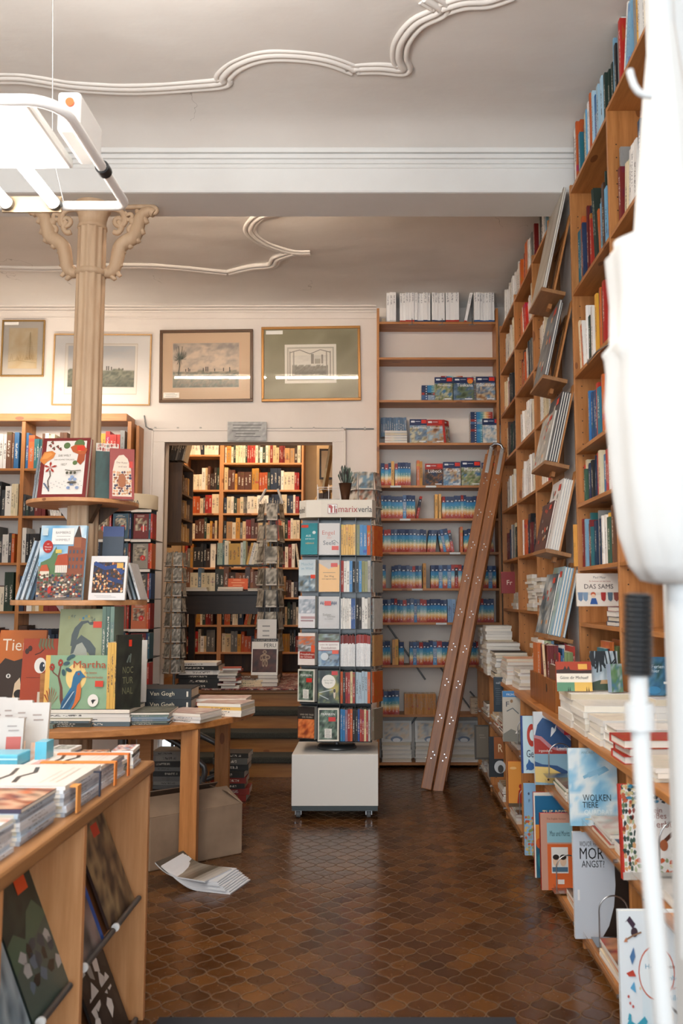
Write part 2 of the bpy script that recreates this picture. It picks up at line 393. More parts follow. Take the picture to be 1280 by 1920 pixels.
# door surround, stairs and the raised room behind
mb = MB(); z1 = 2.865
mb.box(DX0-.105, YW-.03, 0, DX0, YW+.02, DZ); mb.box(DX1, YW-.03, 0, DX1+.105, YW+.02, DZ); mb.box(DX0-.105, YW-.03, DZ, DX1+.105, YW+.02, z1)
mb.box(DX0-.118, YW-.04, 0, DX0-.1, YW, z1+.01); mb.box(DX1+.1, YW-.04, 0, DX1+.118, YW, z1+.01); mb.box(DX0-.118, YW-.04, z1-.008, DX1+.118, YW, z1+.012)
struct(mb.build('trim_10', WALL, bevel=.003))
SX0, SX1 = -1.55, -.42
st = empty('staircase', (-1.1, 7.2, 0), 0, 'short oak staircase with grey step mats rising to the doorway', 'stairs')
RIS = ZU/4
for k in range(4):
    y0 = 6.98+.25*k; zt = RIS*(k+1)
    MB().box(SX0+1.1, y0-7.2+.03, zt-RIS, SX1+1.1, y0-7.2+.06, zt-.03).build('riser', OAK[0], st)
    MB().box(SX0+1.1, y0-7.2, zt-.035, SX1+1.1, (y0+.3 if k < 3 else YW+.45)-7.2, zt).build('tread', OAK[0], st, bevel=.006)
    if k < 3:
        m_ = MB(); m_.box(SX0+1.13, y0-7.2-.012, zt-.04, SX1+1.1-.16, y0-7.2+.22, zt+.012); m_.build('step_mat', CARPET, st, bevel=.012)
box_o('stringer', (SX0+1.07, -.2, 0), (SX0+1.1, .7, .3), OAK[1], st)
struct(box_o('floor', (-3.6, YW+.2, ZU-.1), (XR, 10.0, ZU-.002), OAK[0]))
struct(box_o('wall_back', (-3.6, 9.72, 0), (XR, 9.85, 4.2), UPW))
struct(box_o('wall_left', (-2.22, YW+.14, 0), (-2.10, 9.8, 4.2), UPW))
struct(box_o('wall_right', (.35, YW+.14, 0), (.45, 9.8, 4.2), UPW))
struct(box_o('ceiling', (-3.6, YW+.14, 3.75), (XR, 10, 3.85), UPW))
# plastered pier beneath the beam
struct(box_o('wall_right', (1.115, 4.74, 0), (XR, 5.14, ZB), WALL))
# ------------------------------------------------------------------ books
def unit_book(name, coverm, hard=True):
    m = MB(); b = .09 if hard else .05; o = .02 if hard else .0
    m.box(0, 0, 0, b, 1, 1, m=0); m.box(1-b, 0, 0, 1, 1, 1, m=0); m.box(b, 0, 0, 1-b, .035, 1, m=0)
    m.box(b, .035, o, 1-b, 1-o-.002, 1-o-.002, m=1)
    me = bpy.data.meshes.new(name); me.from_pydata([tuple(p) for p in m.v], [], m.f)
    me.materials.append(coverm); me.materials.append(PAPER); me.polygons.foreach_set('material_index', m.m)
    return me
UB = {'book': unit_book('hardback', BOOKM), 'soft': unit_book('paperback', BOOKM, False), 'guide': unit_book('travel_guide', GUIDEM, False),
      'plain': unit_book('art_volume', bookmat('plain_cover', 'plain')), 'white': unit_book('white_volume', WHITEM, False), 'redtop': unit_book('booklet', REDTOPM, False)}
rnd = random.Random(11)
def jit(hexc, r, a=.07):
    c = lin(hexc); k = 1+r.uniform(-a*2, a*2)
    return tuple(min(1, max(0, x*k)) for x in c[:3])+(1,)
def pal(s):       # 'name:hex name:hex' -> list
    return [(p.split(':')[0].replace('_', ' '), p.split(':')[1]) for p in s.split()]
OLD = pal('cream:dccbaa cream:e6d9bd ivory:eee6d6 white:f0ebe2 tan:b0875a brown:5a3220 dark_brown:33211a dark_red:7c1a16 red:a8241c dark_green:24382c black:1c1c1e grey:6d6a64 navy:1d2a40 ochre:c08a34 beige:cdb48c ivory:e6dac4 orange:b8501c')
MIX = pal('white:ece9e4 white:e2dfda black:1b1c20 dark_blue:1f3350 blue:2e6494 light_blue:7da9c4 red:b02a20 dark_red:7a1e1c orange:c8622a yellow:e0a83c green:3c5c48 dark_green:223a30 grey:8a8a88 cream:dfd0b0 brown:6a4630 teal:2c6a70')
WARM = pal('white:ece8e0 white:e6e0d6 white:f0ece6 cream:dfd3ba red:b5281c red:c2301c dark_red:7c1c18 black:1e1d1f light_blue:8cb2c6 orange:cc6a30 tan:b99468 beige:d8c4a0 grey:77756f')
BLUES = pal('blue:2f6ea6 light_blue:6ea8cc pale_blue:a8c8da navy:1f3458 dark_blue:24466e white:e8e8e6 orange:d06a2c red:b4301f brown:5f4030 grey:8d949a teal:2a6f84 tan:c09a6a')
WHT = pal('white:ece9e3 white:e4e1dc off-white:d9d2c6 pale_grey:c9c8c4 cream:e4d8bf')
DKS = pal('black:1a1b1e dark_grey:33363a dark_green:24352d navy:1c2a42 brown:4e3325 dark_red:641a18 grey:62625f cream:d2c4a4 white:dcd8d0 orange:c25a22')
ORD = ['first', 'second', 'third', 'fourth', 'fifth', 'sixth', 'seventh', 'eighth', 'ninth', 'tenth', 'eleventh', 'twelfth', '13th', '14th', '15th', '16th', '17th', '18th', '19th', '20th', '21st', '22nd', '23rd'] + ['%dth' % k for k in range(24, 31)] + ['31st', '32nd', '33rd']+['%dth' % k for k in range(34, 60)]
def book(mesh, name, dims, loc, rot, color):
    o = bpy.data.objects.new(name, UB[mesh]); COL.objects.link(o)
    o.scale = dims; o.location = loc; o.rotation_euler = rot; o.color = color
    return o
RC = {}
def row(O, rz, s0, s1, z, P, h, t_, d, where, group, cat='book', mesh='book', name='book', lean=.0, gap=.0, end='left', inset=(0, .02), runs=.35, maxn=200, colour=True, lead=None):
    """stand books side by side along local +X from s0 to s1; spines face local -Y"""
    ax = Vector((math.cos(rz), math.sin(rz), 0)); ay = Vector((-math.sin(rz), math.cos(rz), 0)); O = Vector(O)
    s = s0; k = 0; prev = None; ang = 0; left = 0
    k0 = RC.get(where, 0)
    while k < maxn:
        if left <= 0:
            left = rnd.randint(3, 9)
            na = (rnd.choice([-1, 1])*rnd.uniform(.08, .26)) if rnd.random() < lean else 0
            if na > 0 and ang <= 0: pass
            if ang != na and k: s += abs(math.sin(na-ang))*h[1]*.9 if (na < ang) else .004
            ang = na
        left -= 1
        if prev and rnd.random() < runs: nm, hx, hh, tt, dd = prev
        else:
            nm, hx = rnd.choice(P); hh = rnd.uniform(*h); tt = rnd.uniform(*t_)*(1 if rnd.random() < .85 else 1.5); dd = d*rnd.uniform(.88, 1)
        prev = (nm, hx, hh, tt, dd)
        wdt = tt/math.cos(ang)
        if s+wdt+(abs(math.sin(ang))*hh if ang > 0 else 0) > s1: break
        if ang < 0 and s-abs(math.sin(ang))*hh < s0-.002: s = s0+abs(math.sin(-ang))*hh; 
        if s+wdt > s1: break
        zz = z+(tt*math.sin(ang) if ang > 0 else 0)
        xx = s
        if ang < 0: zz = z; xx = s
        loc = O+ax*xx+ay*rnd.uniform(*inset); loc.z = zz
        if ang < 0: pass
        o = book(mesh, name, (tt, dd, hh), loc, (0, ang, rz), jit(hx, rnd) if colour else lin(hx))
        thick = 'thick ' if tt > t_[0]+.75*(t_[1]-t_[0]) else ('thin ' if tt < t_[0]+.2*(t_[1]-t_[0]) else '')
        tall = 'tall ' if hh > h[0]+.7*(h[1]-h[0]) else ''
        if cat == 'travel guide': desc = 'travel guide'
        else: desc = tall+thick+nm+' '+cat
        tag(o, fit(desc+', '+ORD[min(k+k0, 59)]+' from the '+end+' '+where), cat, group)
        k += 1; s += wdt+.0006
        if rnd.random() < gap: s += rnd.uniform(.03, .09)
    RC[where] = k0+k
    return s
ALLROWS = []
def rest(mesh, name, h, d, t, cx, cy, z, yaw, color, label, cat, group):
    """a book lying flat, centred at cx, cy, its spine towards local -Y"""
    off = Matrix.Rotation(yaw, 3, 'Z') @ Vector((-h/2, d/2, 0))
    o = book(mesh, name, (t, d, h), (cx-off.x, cy-off.y, z), (0, -PI/2, yaw), color)
    return tag(o, fit(label), cat, group)
STK = {}
def stack(cx, cy, z, n, h, d, t, yaw, P, where, group, cat='book', mesh='soft', name='book', j=.012, jy=.05, tv=.25, same=False):
    zz = z; c0 = rnd.choice(P)
    for k in range(n):
        nm, hx = c0 if same else rnd.choice(P)
        tt = t*rnd.uniform(1-tv, 1+tv)
        sp = 'topmost' if k == n-1 else ('lowest' if k == 0 else ORD[k]+' from the bottom')
        rest(mesh, name, h*rnd.uniform(.97, 1.02), d*rnd.uniform(.97, 1.02), tt, cx+rnd.uniform(-j, j), cy+rnd.uniform(-j, j), zz, yaw+rnd.uniform(-jy, jy), jit(hx, rnd),
             nm+' '+cat+' lying '+sp+' in '+where, cat, group)
        zz += tt+.0005
    return zz
# ------------------------------------------------------------------ printed covers
_tc = {}
def text_mesh(s):
    if s in _tc: return _tc[s]
    cu = bpy.data.curves.new('t', 'FONT'); cu.body = s; cu.resolution_u = 2; cu.align_x = 'CENTER'
    o = bpy.data.objects.new('t', cu); COL.objects.link(o)
    bpy.context.view_layer.update()
    me = bpy.data.meshes.new_from_object(o.evaluated_get(bpy.context.evaluated_depsgraph_get()))
    vs = [(v.co.x, v.co.y) for v in me.vertices]; fs = [tuple(p.vertices) for p in me.polygons]
    bpy.data.objects.remove(o); bpy.data.curves.remove(cu); bpy.data.meshes.remove(me)
    xs = [a for a, b in vs]; ys = [b for a, b in vs]
    r = (vs, fs, min(xs), max(xs), min(ys), max(ys)); _tc[s] = r; return r
class Art:
    """flat print in the plane y=0 facing -Y; coordinates 0..1 of a w x h cover, origin bottom left"""
    def __init__(s, w, h): s.w = w; s.h = h; s.mb = MB(); s.k = 0
    def P(s, u, v): return ((u-.5)*s.w, -.0006-.00025*s.k, v*s.h)
    def poly(s, pts, c, n=True):
        s.k += 1
        c = lin(c) if isinstance(c, str) else c
        A = sum(pts[i][0]*pts[(i+1) % len(pts)][1]-pts[(i+1) % len(pts)][0]*pts[i][1] for i in range(len(pts)))
        if A < 0: pts = pts[::-1]
        s.mb.add([s.P(*p) for p in pts], [tuple(range(len(pts)))], c); return s
    def r(s, x0, y0, x1, y1, c): return s.poly([(x0, y0), (x1, y0), (x1, y1), (x0, y1)], c)
    def e(s, x, y, rx, ry, c, n=20, rot=0):
        k = s.w/s.h
        pts = []
        for i in range(n):
            a = 2*PI*i/n; dx, dy = rx*s.w*math.cos(a), ry*s.h*math.sin(a)
            pts.append((x+(dx*math.cos(rot)-dy*math.sin(rot))/s.w, y+(dx*math.sin(rot)+dy*math.cos(rot))/s.h))
        return s.poly(pts, c)
    def line(s, pts, wd, c):
        s.k += 1; c = lin(c) if isinstance(c, str) else c; W = len(pts)
        L = []; 
        for i, p in enumerate(pts):
            a = pts[max(0, i-1)]; b = pts[min(W-1, i+1)]
            dx, dy = (b[0]-a[0])*s.w, (b[1]-a[1])*s.h; l = math.hypot(dx, dy) or 1
            q = wd[i] if isinstance(wd, list) else wd
            nx, ny = -dy/l*q*.5, dx/l*q*.5
            L.append((p[0]+nx/s.w, p[1]+ny/s.h, p[0]-nx/s.w, p[1]-ny/s.h))
        for i in range(W-1):
            a, b = L[i], L[i+1]
            s.mb.add([s.P(a[2], a[3]), s.P(b[2], b[3]), s.P(b[0], b[1]), s.P(a[0], a[1])], [(0, 1, 2, 3)], c)
        return s
    def f(s, x0, y0, x1, y1, nx, ny, fn):
        s.k += 1; vs = []; cs = []
        for j in range(ny+1):
            for i in range(nx+1):
                u, v = i/nx, j/ny; vs.append(s.P(x0+(x1-x0)*u, y0+(y1-y0)*v)); cs.append(fn(u, v))
        fs = []; fc = []
        for j in range(ny):
            for i in range(nx):
                a = j*(nx+1)+i; q = (a, a+1, a+nx+2, a+nx+1); fs.append(q); fc.append([cs[z] for z in q])
        o = len(s.mb.v)
        s.mb.v += [Vector(p) for p in vs]
        for q, c in zip(fs, fc): s.mb.f.append([o+z for z in q]); s.mb.c.append(c); s.mb.m.append(0); s.mb.sm.append(False)
        return s
    def n(s, x0, y0, x1, y1, cols, nx=18, ny=24, sc=5, seed=0):
        C = [lin(c) for c in cols]
        def fn(u, v):
            q = (noise.fractal(Vector((u*sc+seed, v*sc*1.3, seed*1.7)), .8, 2.1, 3)*.9+.5)*(len(C)-1)
            q = min(len(C)-1.001, max(0, q)); i = int(q); fr = q-i
            return tuple(C[i][k]*(1-fr)+C[i+1][k]*fr for k in range(3))+(1,)
        return s.f(x0, y0, x1, y1, nx, ny, fn)
    def cells(s, x0, y0, x1, y1, cols, nx, ny, seed=0):
        s.k += 1; r = random.Random(seed); C = [lin(c) for c in cols]
        for j in range(ny):
            for i in range(nx):
                cx, cy = x0+(x1-x0)*(i+.5+r.uniform(-.25, .25))/nx, y0+(y1-y0)*(j+.5+r.uniform(-.25, .25))/ny
                a = .75*(x1-x0)/nx; b = .75*(y1-y0)/ny
                s.mb.add([s.P(cx+a*math.cos(q)*r.uniform(.4, 1), cy+b*math.sin(q)*r.uniform(.4, 1)) for q in (0.3, 1.6, 2.9, 4.1, 5.3)], [(0, 1, 2, 3, 4)], r.choice(C))
        return s
    def t(s, txt, cx, cy, width, c, height=None, rot=0):
        vs, fs, x0, x1, y0, y1 = text_mesh(txt); s.k += 1; c = lin(c) if isinstance(c, str) else c
        kx = width*s.w/(x1-x0); ky = (height*s.h/(y1-y0)) if height else kx
        out = []
        for a, b in vs:
            px, py = (a-(x0+x1)/2)*kx, (b-(y0+y1)/2)*ky
            px, py = px*math.cos(rot)-py*math.sin(rot), px*math.sin(rot)+py*math.cos(rot)
            out.append(s.P(cx+px/s.w, cy+py/s.h))
        s.mb.add(out, fs, c); return s
    def lines(s, x0, y0, x1, y1, n, c, seed=1):
        r = random.Random(seed)
        for k in range(n):
            y = y1-(y1-y0)*(k+.5)/n; a = x0+(x1-x0)*r.uniform(0, .15); b = x1-(x1-x0)*r.uniform(0, .3); hh = (y1-y0)/n*.28
            s.r(a, y-hh/2, b, y+hh/2, c)
        return s
def cover_parts(root, w, h, t, base, art, soft=False, price=None, pages='e6dfd2'):
    c = lin(base); pg = lin(pages); m = MB(); b = .0012 if soft else .0025; o = 0 if soft else .003
    m.box(-w/2, 0, 0, w/2, b, h, c); m.box(-w/2, t-b, 0, w/2, t, h, c); m.box(-w/2, b, 0, -w/2+b, t-b, h, c)
    m.build('cover', ART, root)
    MB().box(-w/2+b, b, o, w/2-o-.0005, t-b, h-o-.0005, pg).build('pages', MATTE, root)
    if art:
        if price: art.r(price[0], price[1], price[0]+price[2]*1.0, price[1]+price[3], 'd8391c')
        art.mb.build('cover_print', ART, root)
def shown(name, w, h, t, base, art, loc, rz, tilt, label, cat='book', group=None, soft=False, price=None, roll=0, pages='e6dfd2'):
    """a book standing with its cover to local -Y, leaning back by tilt"""
    root = empty(name, loc, 0, label, cat, group)
    root.rotation_euler = (Matrix.Rotation(rz, 3, 'Z') @ Matrix.Rotation(-tilt, 3, 'X') @ Matrix.Rotation(roll, 3, 'Y')).to_euler()
    cover_parts(root, w, h, t, base, art, soft, price, pages)
    return root
def flat(name, w, h, t, base, art, cx, cy, z, yaw, label, cat='book', group=None, soft=True, price=None, pages='e6dfd2'):
    """a book lying on its back, its foot towards local -Y, lowest face at z"""
    root = empty(name, (0, 0, 0), 0, label, cat, group)
    R3 = Matrix.Rotation(yaw, 3, 'Z') @ Matrix.Rotation(-PI/2, 3, 'X')
    root.rotation_euler = R3.to_euler(); off = R3 @ Vector((0, 0, h/2))
    root.location = (cx-off.x, cy-off.y, z+t)
    cover_parts(root, w, h, t, base, art, soft, price, pages)
    return root
def rand_art(w, h, seed, style=None):
    r = random.Random(seed); a = Art(w, h)
    S_ = [['2e5a86', '9fc0d4', 'dfe6e8', '6a8a5c', 'c8a45c'], ['7c2a1c', 'c86a34', 'e8c890', '4a3020'], ['1c2a30', '3c5c58', '8aa08c', 'c8b890'],
          ['dcd6cc', 'b8a890', '8a7460', 'e8e2d8'], ['20263a', '5a6a8a', 'b0b8c4', 'd8c8a8'], ['305c3c', '84a05c', 'd8d0a0', '6a4a2c'], ['d8dce0', 'a8bcc8', '6a8aa0', 'f0f0ee']]
    c = S_[seed % len(S_)] if style is None else S_[style]
    a.n(.0, .0, 1, 1, c, 12, 16, 3.5, seed*1.37)
    if r.random() < .7: a.r(.08, .72, .92, .92, r.choice(['efe9dc', 'f2f0ee', '1c1c20', 'a82a1c']))
    a.lines(.15, .75, .85, .9, 2, r.choice(['3a3a3a', '8a2a20', 'c8b060']), seed)
    return a
# ------------------------------------------------------------------ shelving furniture
def bookcase(name, label, O, rz, length, depth, ups, shelves, ztop, wood_=PINE, back=None, z0=0, ut=.022, st_=.02, holes=True, cat='bookcase'):
    """local X runs along the case, local +Y into the wall"""
    rt = empty(name, O, rz, label, cat)
    for u in ups:
        m = MB(); m.box(u-ut/2, 0, z0, u+ut/2, depth, ztop); m.build('upright', wood_[2], rt, bevel=.002)
    if holes:
        for u in ups:
            m = MB()
            for k in range(int((ztop-z0-.2)/.064)):
                for yy in (.04,):
                    q = Matrix.Translation((u, yy, z0+.1+.064*k)) @ Matrix.Rotation(PI/2, 4, 'Y')
                    m.prism([(.0035*math.cos(i*PI/3), .0035*math.sin(i*PI/3)) for i in range(6)], -ut/2-.0006, ut/2+.0006, M=q)
            m.build('peg_holes', BLACK, rt)
    for i in range(len(ups)-1):
        zs = shelves[i] if isinstance(shelves[0], (list, tuple)) else shelves
        for z in zs:
            MB().box(ups[i]+ut/2, .002, z-st_, ups[i+1]-ut/2, depth, z).build('shelf', wood_[0], rt, bevel=.0015)
    if back: MB().box(ups[0], depth-.004, z0, ups[-1], depth, ztop).build('back_panel', back, rt)
    return rt
# ================================================================== FIXED FURNITURE
HALF = math.pi/2
bc = bookcase('bookcase', 'tall pine bookcase of travel guides on the back wall beside the doorway', (0, 7.38, 0), 0, 1.06, .235,
              [.016, 1.045], [3.777, 3.461, 3.086, 2.715, 2.348, 2.066, 1.781, 1.476, 1.191, .838, .432, .021+.02], 3.896, back=WALL)
for xx in (.31, .57, .83):
    MB().tube([(xx-.03, -.004, 3.745), (xx, -.012, 3.752), (xx, -.012, 3.80), (xx, .0, 3.80)], .003, 6).tube([(xx-.03, -.006, 3.748), (xx+.03, -.006, 3.748)], .003, 6).build('wire_clip', DSTEEL, bc)
for i, xx in enumerate((.12, .42, .62, .3, .5, .2, .75)):
    zz = (2.348, 2.348, 1.781, 1.476, 1.191, 2.066, 1.476)[i]
    MB().box(xx, -.003, zz-.019, xx+.09, 0, zz-.003, lin('d8dcdc')).build('label_holder', MATTE, bc)
for a, b_ in (((.10, .2, 1.16), (.42, .2, .70)), ((.55, .2, .80), (.8, .2, .46)), ((.35, .2, .40), (.2, .2, .2)), ((.98, .2, .4), (.8, .2, .6))):
    MB().cyl(a, b_, .008, 6).build('brace', DSTEEL, bc)
FZ = [3.66, 3.29, 2.92, 2.52, 2.11, 1.70, 1.31]
bookcase('bookcase', 'tall pine bookcase along the right wall beyond the plaster pier', (1.05, 7.30, 0), -HALF, 2.2, .26,
         [.03, .81, 1.58, 2.13], FZ, 3.70, z0=.845, back=WALL)
NZ = [3.68, 3.07, 2.605, 2.19, 1.898, 1.558, 1.267]
nearcase = bookcase('bookcase', 'tall pine bookcase on the right wall nearest the camera', (1.08, 4.71, 0), -HALF, 3.1, .245,
         [.02, .80, 1.59, 2.38, 3.1], [[3.66]+NZ[1:], [3.69]+NZ[1:], [3.70]+NZ[1:], [3.70]+NZ[1:]], 3.69, z0=.845, back=WALL)
lowcase = bookcase('display_cabinet', 'low pine display cabinet with open bays running along the right wall', (.83, 7.30, 0), -HALF, 5.7, .28,
         [.02, .79, 1.56, 2.18, 2.88, 3.64, 4.33, 5.05, 5.7], [.05, .49], .82, cat='cabinet')
MB().box(-.0, -.01, .82, 5.72, .50, .845).build('top', PINE[0], lowcase, bevel=.003)
for zz in (.49, .05):
    m = MB()
    m.box(.03, -.012, zz-.01, 5.68, -.008, zz+.03)
    m.build('clear_lip', ACR, lowcase)
    for k in range(9): MB().cyl((.25+.66*k, -.02, zz+.012), (.25+.66*k, -.004, zz+.012), .007, 10).build('lip_screw', STEEL, lowcase)
# left bookcase on the back wall
bookcase('bookcase', 'pine bookcase against the back wall behind the column', (-3.66, 7.38, 0), 0, 1.56, .235,
         [.012, .645, 1.55], [2.494, 2.088, 1.691, 1.284, .89, .5, .1], 2.90, back=WALL, ut=.032)
o = bpy.data.objects['bookcase.003'] if 'bookcase.003' in bpy.data.objects else None
if o:
    MB().box(0, -.015, 2.90, 1.53, .235, 2.965).build('top_board', PINE[0], o, bevel=.004)
    MB().box(1.585, .08, 0, 1.61, .24, 2.88).build('side_batten', PINE[2], o, bevel=.003)

# ================================================================== SHELVED BOOKS
# travel guides on the back bookcase
G = 'travel guides on the back bookcase'
GP = [('blue', '2a6a9a')]
def grow(z, sh, x0=.04, x1=.99, lean=0, maxn=60, t=(.021, .033)):
    return row((0, 7.38, 0), 0, x0, x1, z, GP, (.185, .20), t, .13, 'on the '+sh+' shelf of the back bookcase', G, 'travel guide', 'guide', 'travel_guide', lean=lean, runs=.3, maxn=maxn, inset=(.008, .022))
YEL = pal('yellow:d9a24c yellow:dca85a ochre:c58a3a orange:c86428')
def slim(z, xs, sh, P=YEL, h=(.2, .215)):
    for i, x in enumerate(xs): row((0, 7.38, 0), 0, x, x+.03, z, P, h, (.022, .027), .13, ('in a gap of the %s shelf of the back bookcase' % sh), 'yellow booklets among the travel guides', 'booklet', 'soft', 'booklet', maxn=1, end='left end' if i == 0 else 'right')
GRP3 = 'stood loosely'
s = grow(2.348, 'fifth', .04, .135, maxn=3); slim(2.348, [.128], 'fifth'); grow(2.348, 'fifth', .16, .34); slim(2.348, [.345, .371], 'fifth')
grow(2.066, 'sixth', .04, .41, lean=.3); slim(2.066, [.50, .53], 'sixth'); grow(2.066, 'sixth', .56, 1.02)
grow(1.781, 'seventh', .04, .70, lean=.7); slim(1.781, [.71], 'seventh'); grow(1.781, 'seventh', .74, 1.0, lean=.4)
grow(1.476, 'eighth', .04, .10); slim(1.476, [.098], 'eighth'); grow(1.476, 'eighth', .13, .39); slim(1.476, [.395, .425], 'eighth'); grow(1.476, 'eighth', .46, 1.02)
grow(1.191, 'ninth', .04, .60); row((0, 7.38, 0), 0, .60, .68, 1.191, [('blue', '7f9fc4')], (.19, .195), (.02, .024), .13, 'after the guides, ninth shelf, back bookcase', 'pale blue booklets', 'booklet', 'soft', 'booklet'); grow(1.191, 'ninth', .7, 1.0)
grow(.838, 'tenth', .04, .13); slim(.838, [.135, .16], 'tenth', h=(.205, .215)); grow(.838, 'tenth', .19, .26); grow(.838, 'tenth', .28, 1.0)
grow(.432, 'eleventh', .04, .2, t=(.02, .027)); row((0, 7.38, 0), 0, .235, .5, .432, [('ochre', 'b87a34')], (.165, .17), (.008, .010), .13, 'on the eleventh shelf of the back bookcase', 'ochre booklets in a packed block', 'booklet', 'soft', 'booklet', runs=1)
MB_ = None
# white volumes on top
for (x0, x1, h, t_, c, n) in ((.09, .19, .275, .017, 'c8c8c8', 5), (.205, .33, .315, .024, 'a82c24', 5), (.333, .48, .31, .024, '24365e', 6), (.483, .60, .31, .024, '24365e', 5), (.603, .74, .315, .025, 'a82c24', 5)):
    row((0, 7.38, 0), 0, x0, x1, 3.777, [('white', c)], (h, h+.002), (t_, t_+.001), .2, 'on top of the back bookcase', 'white volumes on top of the back bookcase', 'volume', 'white', 'white_volume', maxn=n, colour=False)
o = book('white', 'white_volume', (.024, .2, .31), (.762, 7.39, 3.777), (0, .2, 0), lin('a82c24')); tag(o, 'single white volume leaning right in the gap on top of the back bookcase', 'volume')
row((0, 7.38, 0), 0, .85, 1.03, 3.777, [('white', '2c5a92')], (.318, .32), (.024, .025), .2, 'on top of the back bookcase', 'white volumes on top of the back bookcase', 'volume', 'white', 'white_volume', colour=False)
o = MB().box(.045, 0, 0, .08, .05, .04, lin('a89880')).build('small_carton', MATTE, loc=(0, 7.42, 3.777)); tag(o, 'small beige carton left of the white volumes on the back bookcase', 'box')
# piles of guides lying flat, with covers propped in front
def gpile(cx, cy, z, n, where, yaw=0, h=.19, d=.12, t=.021):
    zz = z
    for k in range(n):
        rest('guide', 'travel_guide', h, d, t, cx, cy, zz, yaw, (1, 1, 1, 1), 'travel guide lying '+('lowest' if k == 0 else 'topmost' if k == n-1 else ORD[k]+' from the bottom')+' in '+where, 'travel guide', 'travel guides lying in piles'); zz += t+.0006
gpile(.49, 7.53, 3.086, 7, 'the third-shelf pile left of the green hill guide')
gpile(.66, 7.545, 3.086, 11, 'the third-shelf pile behind the orange-badged guide')
gpile(.93, 7.545, 3.086, 11, 'the third-shelf pile in the corner', PI)
gpile(.17, 7.45, 2.715, 5, 'the pile at the left end of the fourth shelf', PI)
gpile(.91, 7.5, 2.715, 13, 'the tall pile at the right end of the fourth shelf')
row((0, 7.50, 0), 0, .04, .27, 2.79, [('pale_blue', '54708c')], (.17, .172), (.018, .02), .1, 'behind the flat pile on the fourth shelf', 'blue-grey guides behind the flat pile', 'booklet', 'soft', 'booklet', runs=1)
def guide_art(w, h, title, pal_, red=False, seed=1, dot=False):
    a = Art(w, h); a.n(0, 0, 1, .74, pal_, 12, 12, 3, seed)
    a.r(0, .74, 1, 1, 'a2231c' if red else '1a2f5a'); a.r(.08, .86, .3, .93, 'e8ecf0')
    a.poly([(.12, .86), (.2, .94), (.27, .86)], 'e8ecf0'); a.line([(.34, .9), (.62, .9)], .004, 'dfe4ea')
    a.r(.68, .82, .97, .97, 'd03020')
    a.t(title, .56, .66, .78, 'f6f6f4'); a.r(.55, .05, .92, .09, 'e6eaee')
    if dot: a.e(.82, .82, .14, .1, 'e28a3a')
    return a
SEA = ['6f8f9c', 'b0a684', '4c5c3a', '8a9a68', 'c4c0a4', '3f74a0']; ROCK = ['8a5a34', 'd0b890', '46607c', 'c8d0d0', '5a86ac']; NIGHT = ['1a1c22', '3c2c24', '8c5a2c', '28384e', '1c3050']
def gcov(x0, x1, ytop, ybot, title, P_, red=False, seed=1, label='', Y=7.40, dot=False, rz=0):
    a, b = at(x0, ybot, Y), at(x1, ytop, Y); wv, hv = b.x-a.x, b.z-a.z
    zsh = max(z for z in (3.086, 2.715, 2.348) if z <= a.z+.05)
    shown('travel_guide', wv, hv, .022, '1a2f5a' if not red else 'a2231c', guide_art(wv, hv, title, P_, red, seed, dot), ((a.x+b.x)/2, Y, zsh), rz, .1, label, 'travel guide', soft=True)
gcov(815, 848, 700, 745, 'Mittelmeer', SEA, seed=3, label='travel guide with a green hill cover, leftmost propped on the third shelf')
gcov(850, 888, 700, 745, 'Toskana', ['3a4a34', '6a7a5c', '3c5a7a', '7a92a8'], seed=5, dot=True, label='Toskana travel guide with an orange badge propped on the third shelf')
gcov(893, 928, 699, 745, 'Gardasee', ROCK, seed=8, label='Gardasee travel guide with a rock castle cover propped on the third shelf')
gcov(768, 800, 782, 828, 'Sardinien', ['8a7c5c', 'c8c4a8', '48607c', '7f9ab0', '5f86ac'], seed=11, label='Sardinien travel guide propped on the fourth shelf')
gcov(800, 833, 783, 828, 'Amsterdam', ['6a3c24', 'c49c6c', '8a9aa4', 'a8c0cc'], True, seed=13, label='red-topped Amsterdam travel guide propped on the fourth shelf')
gcov(833, 847, 785, 828, 'Rom', ROCK, True, seed=15, label='travel guide turned edge-on right of the Amsterdam guide', rz=.9)
gcov(905, 938, 780, 827, 'Portugal', ['b0aca0', 'e0dcd0', 'a4b4bc', '6a94b4'], seed=17, label='Portugal travel guide propped on the fourth shelf in the corner')
gcov(797, 830, 862, 904, 'Lübeck', NIGHT, True, seed=19, label='Lübeck travel guide with a red band and night harbour cover')
gcov(831, 863, 859, 904, 'Korsika', ROCK, seed=21, label='Korsika travel guide with a cliff town cover')
gcov(865, 901, 857, 904, 'Madeira', SEA, seed=23, label='travel guide with a coast cover right of the Korsika guide', rz=.05)
gcov(903, 935, 860, 904, 'Kreta', SEA, seed=25, label='travel guide with a mountain cover partly behind the ladder top', rz=-.1)
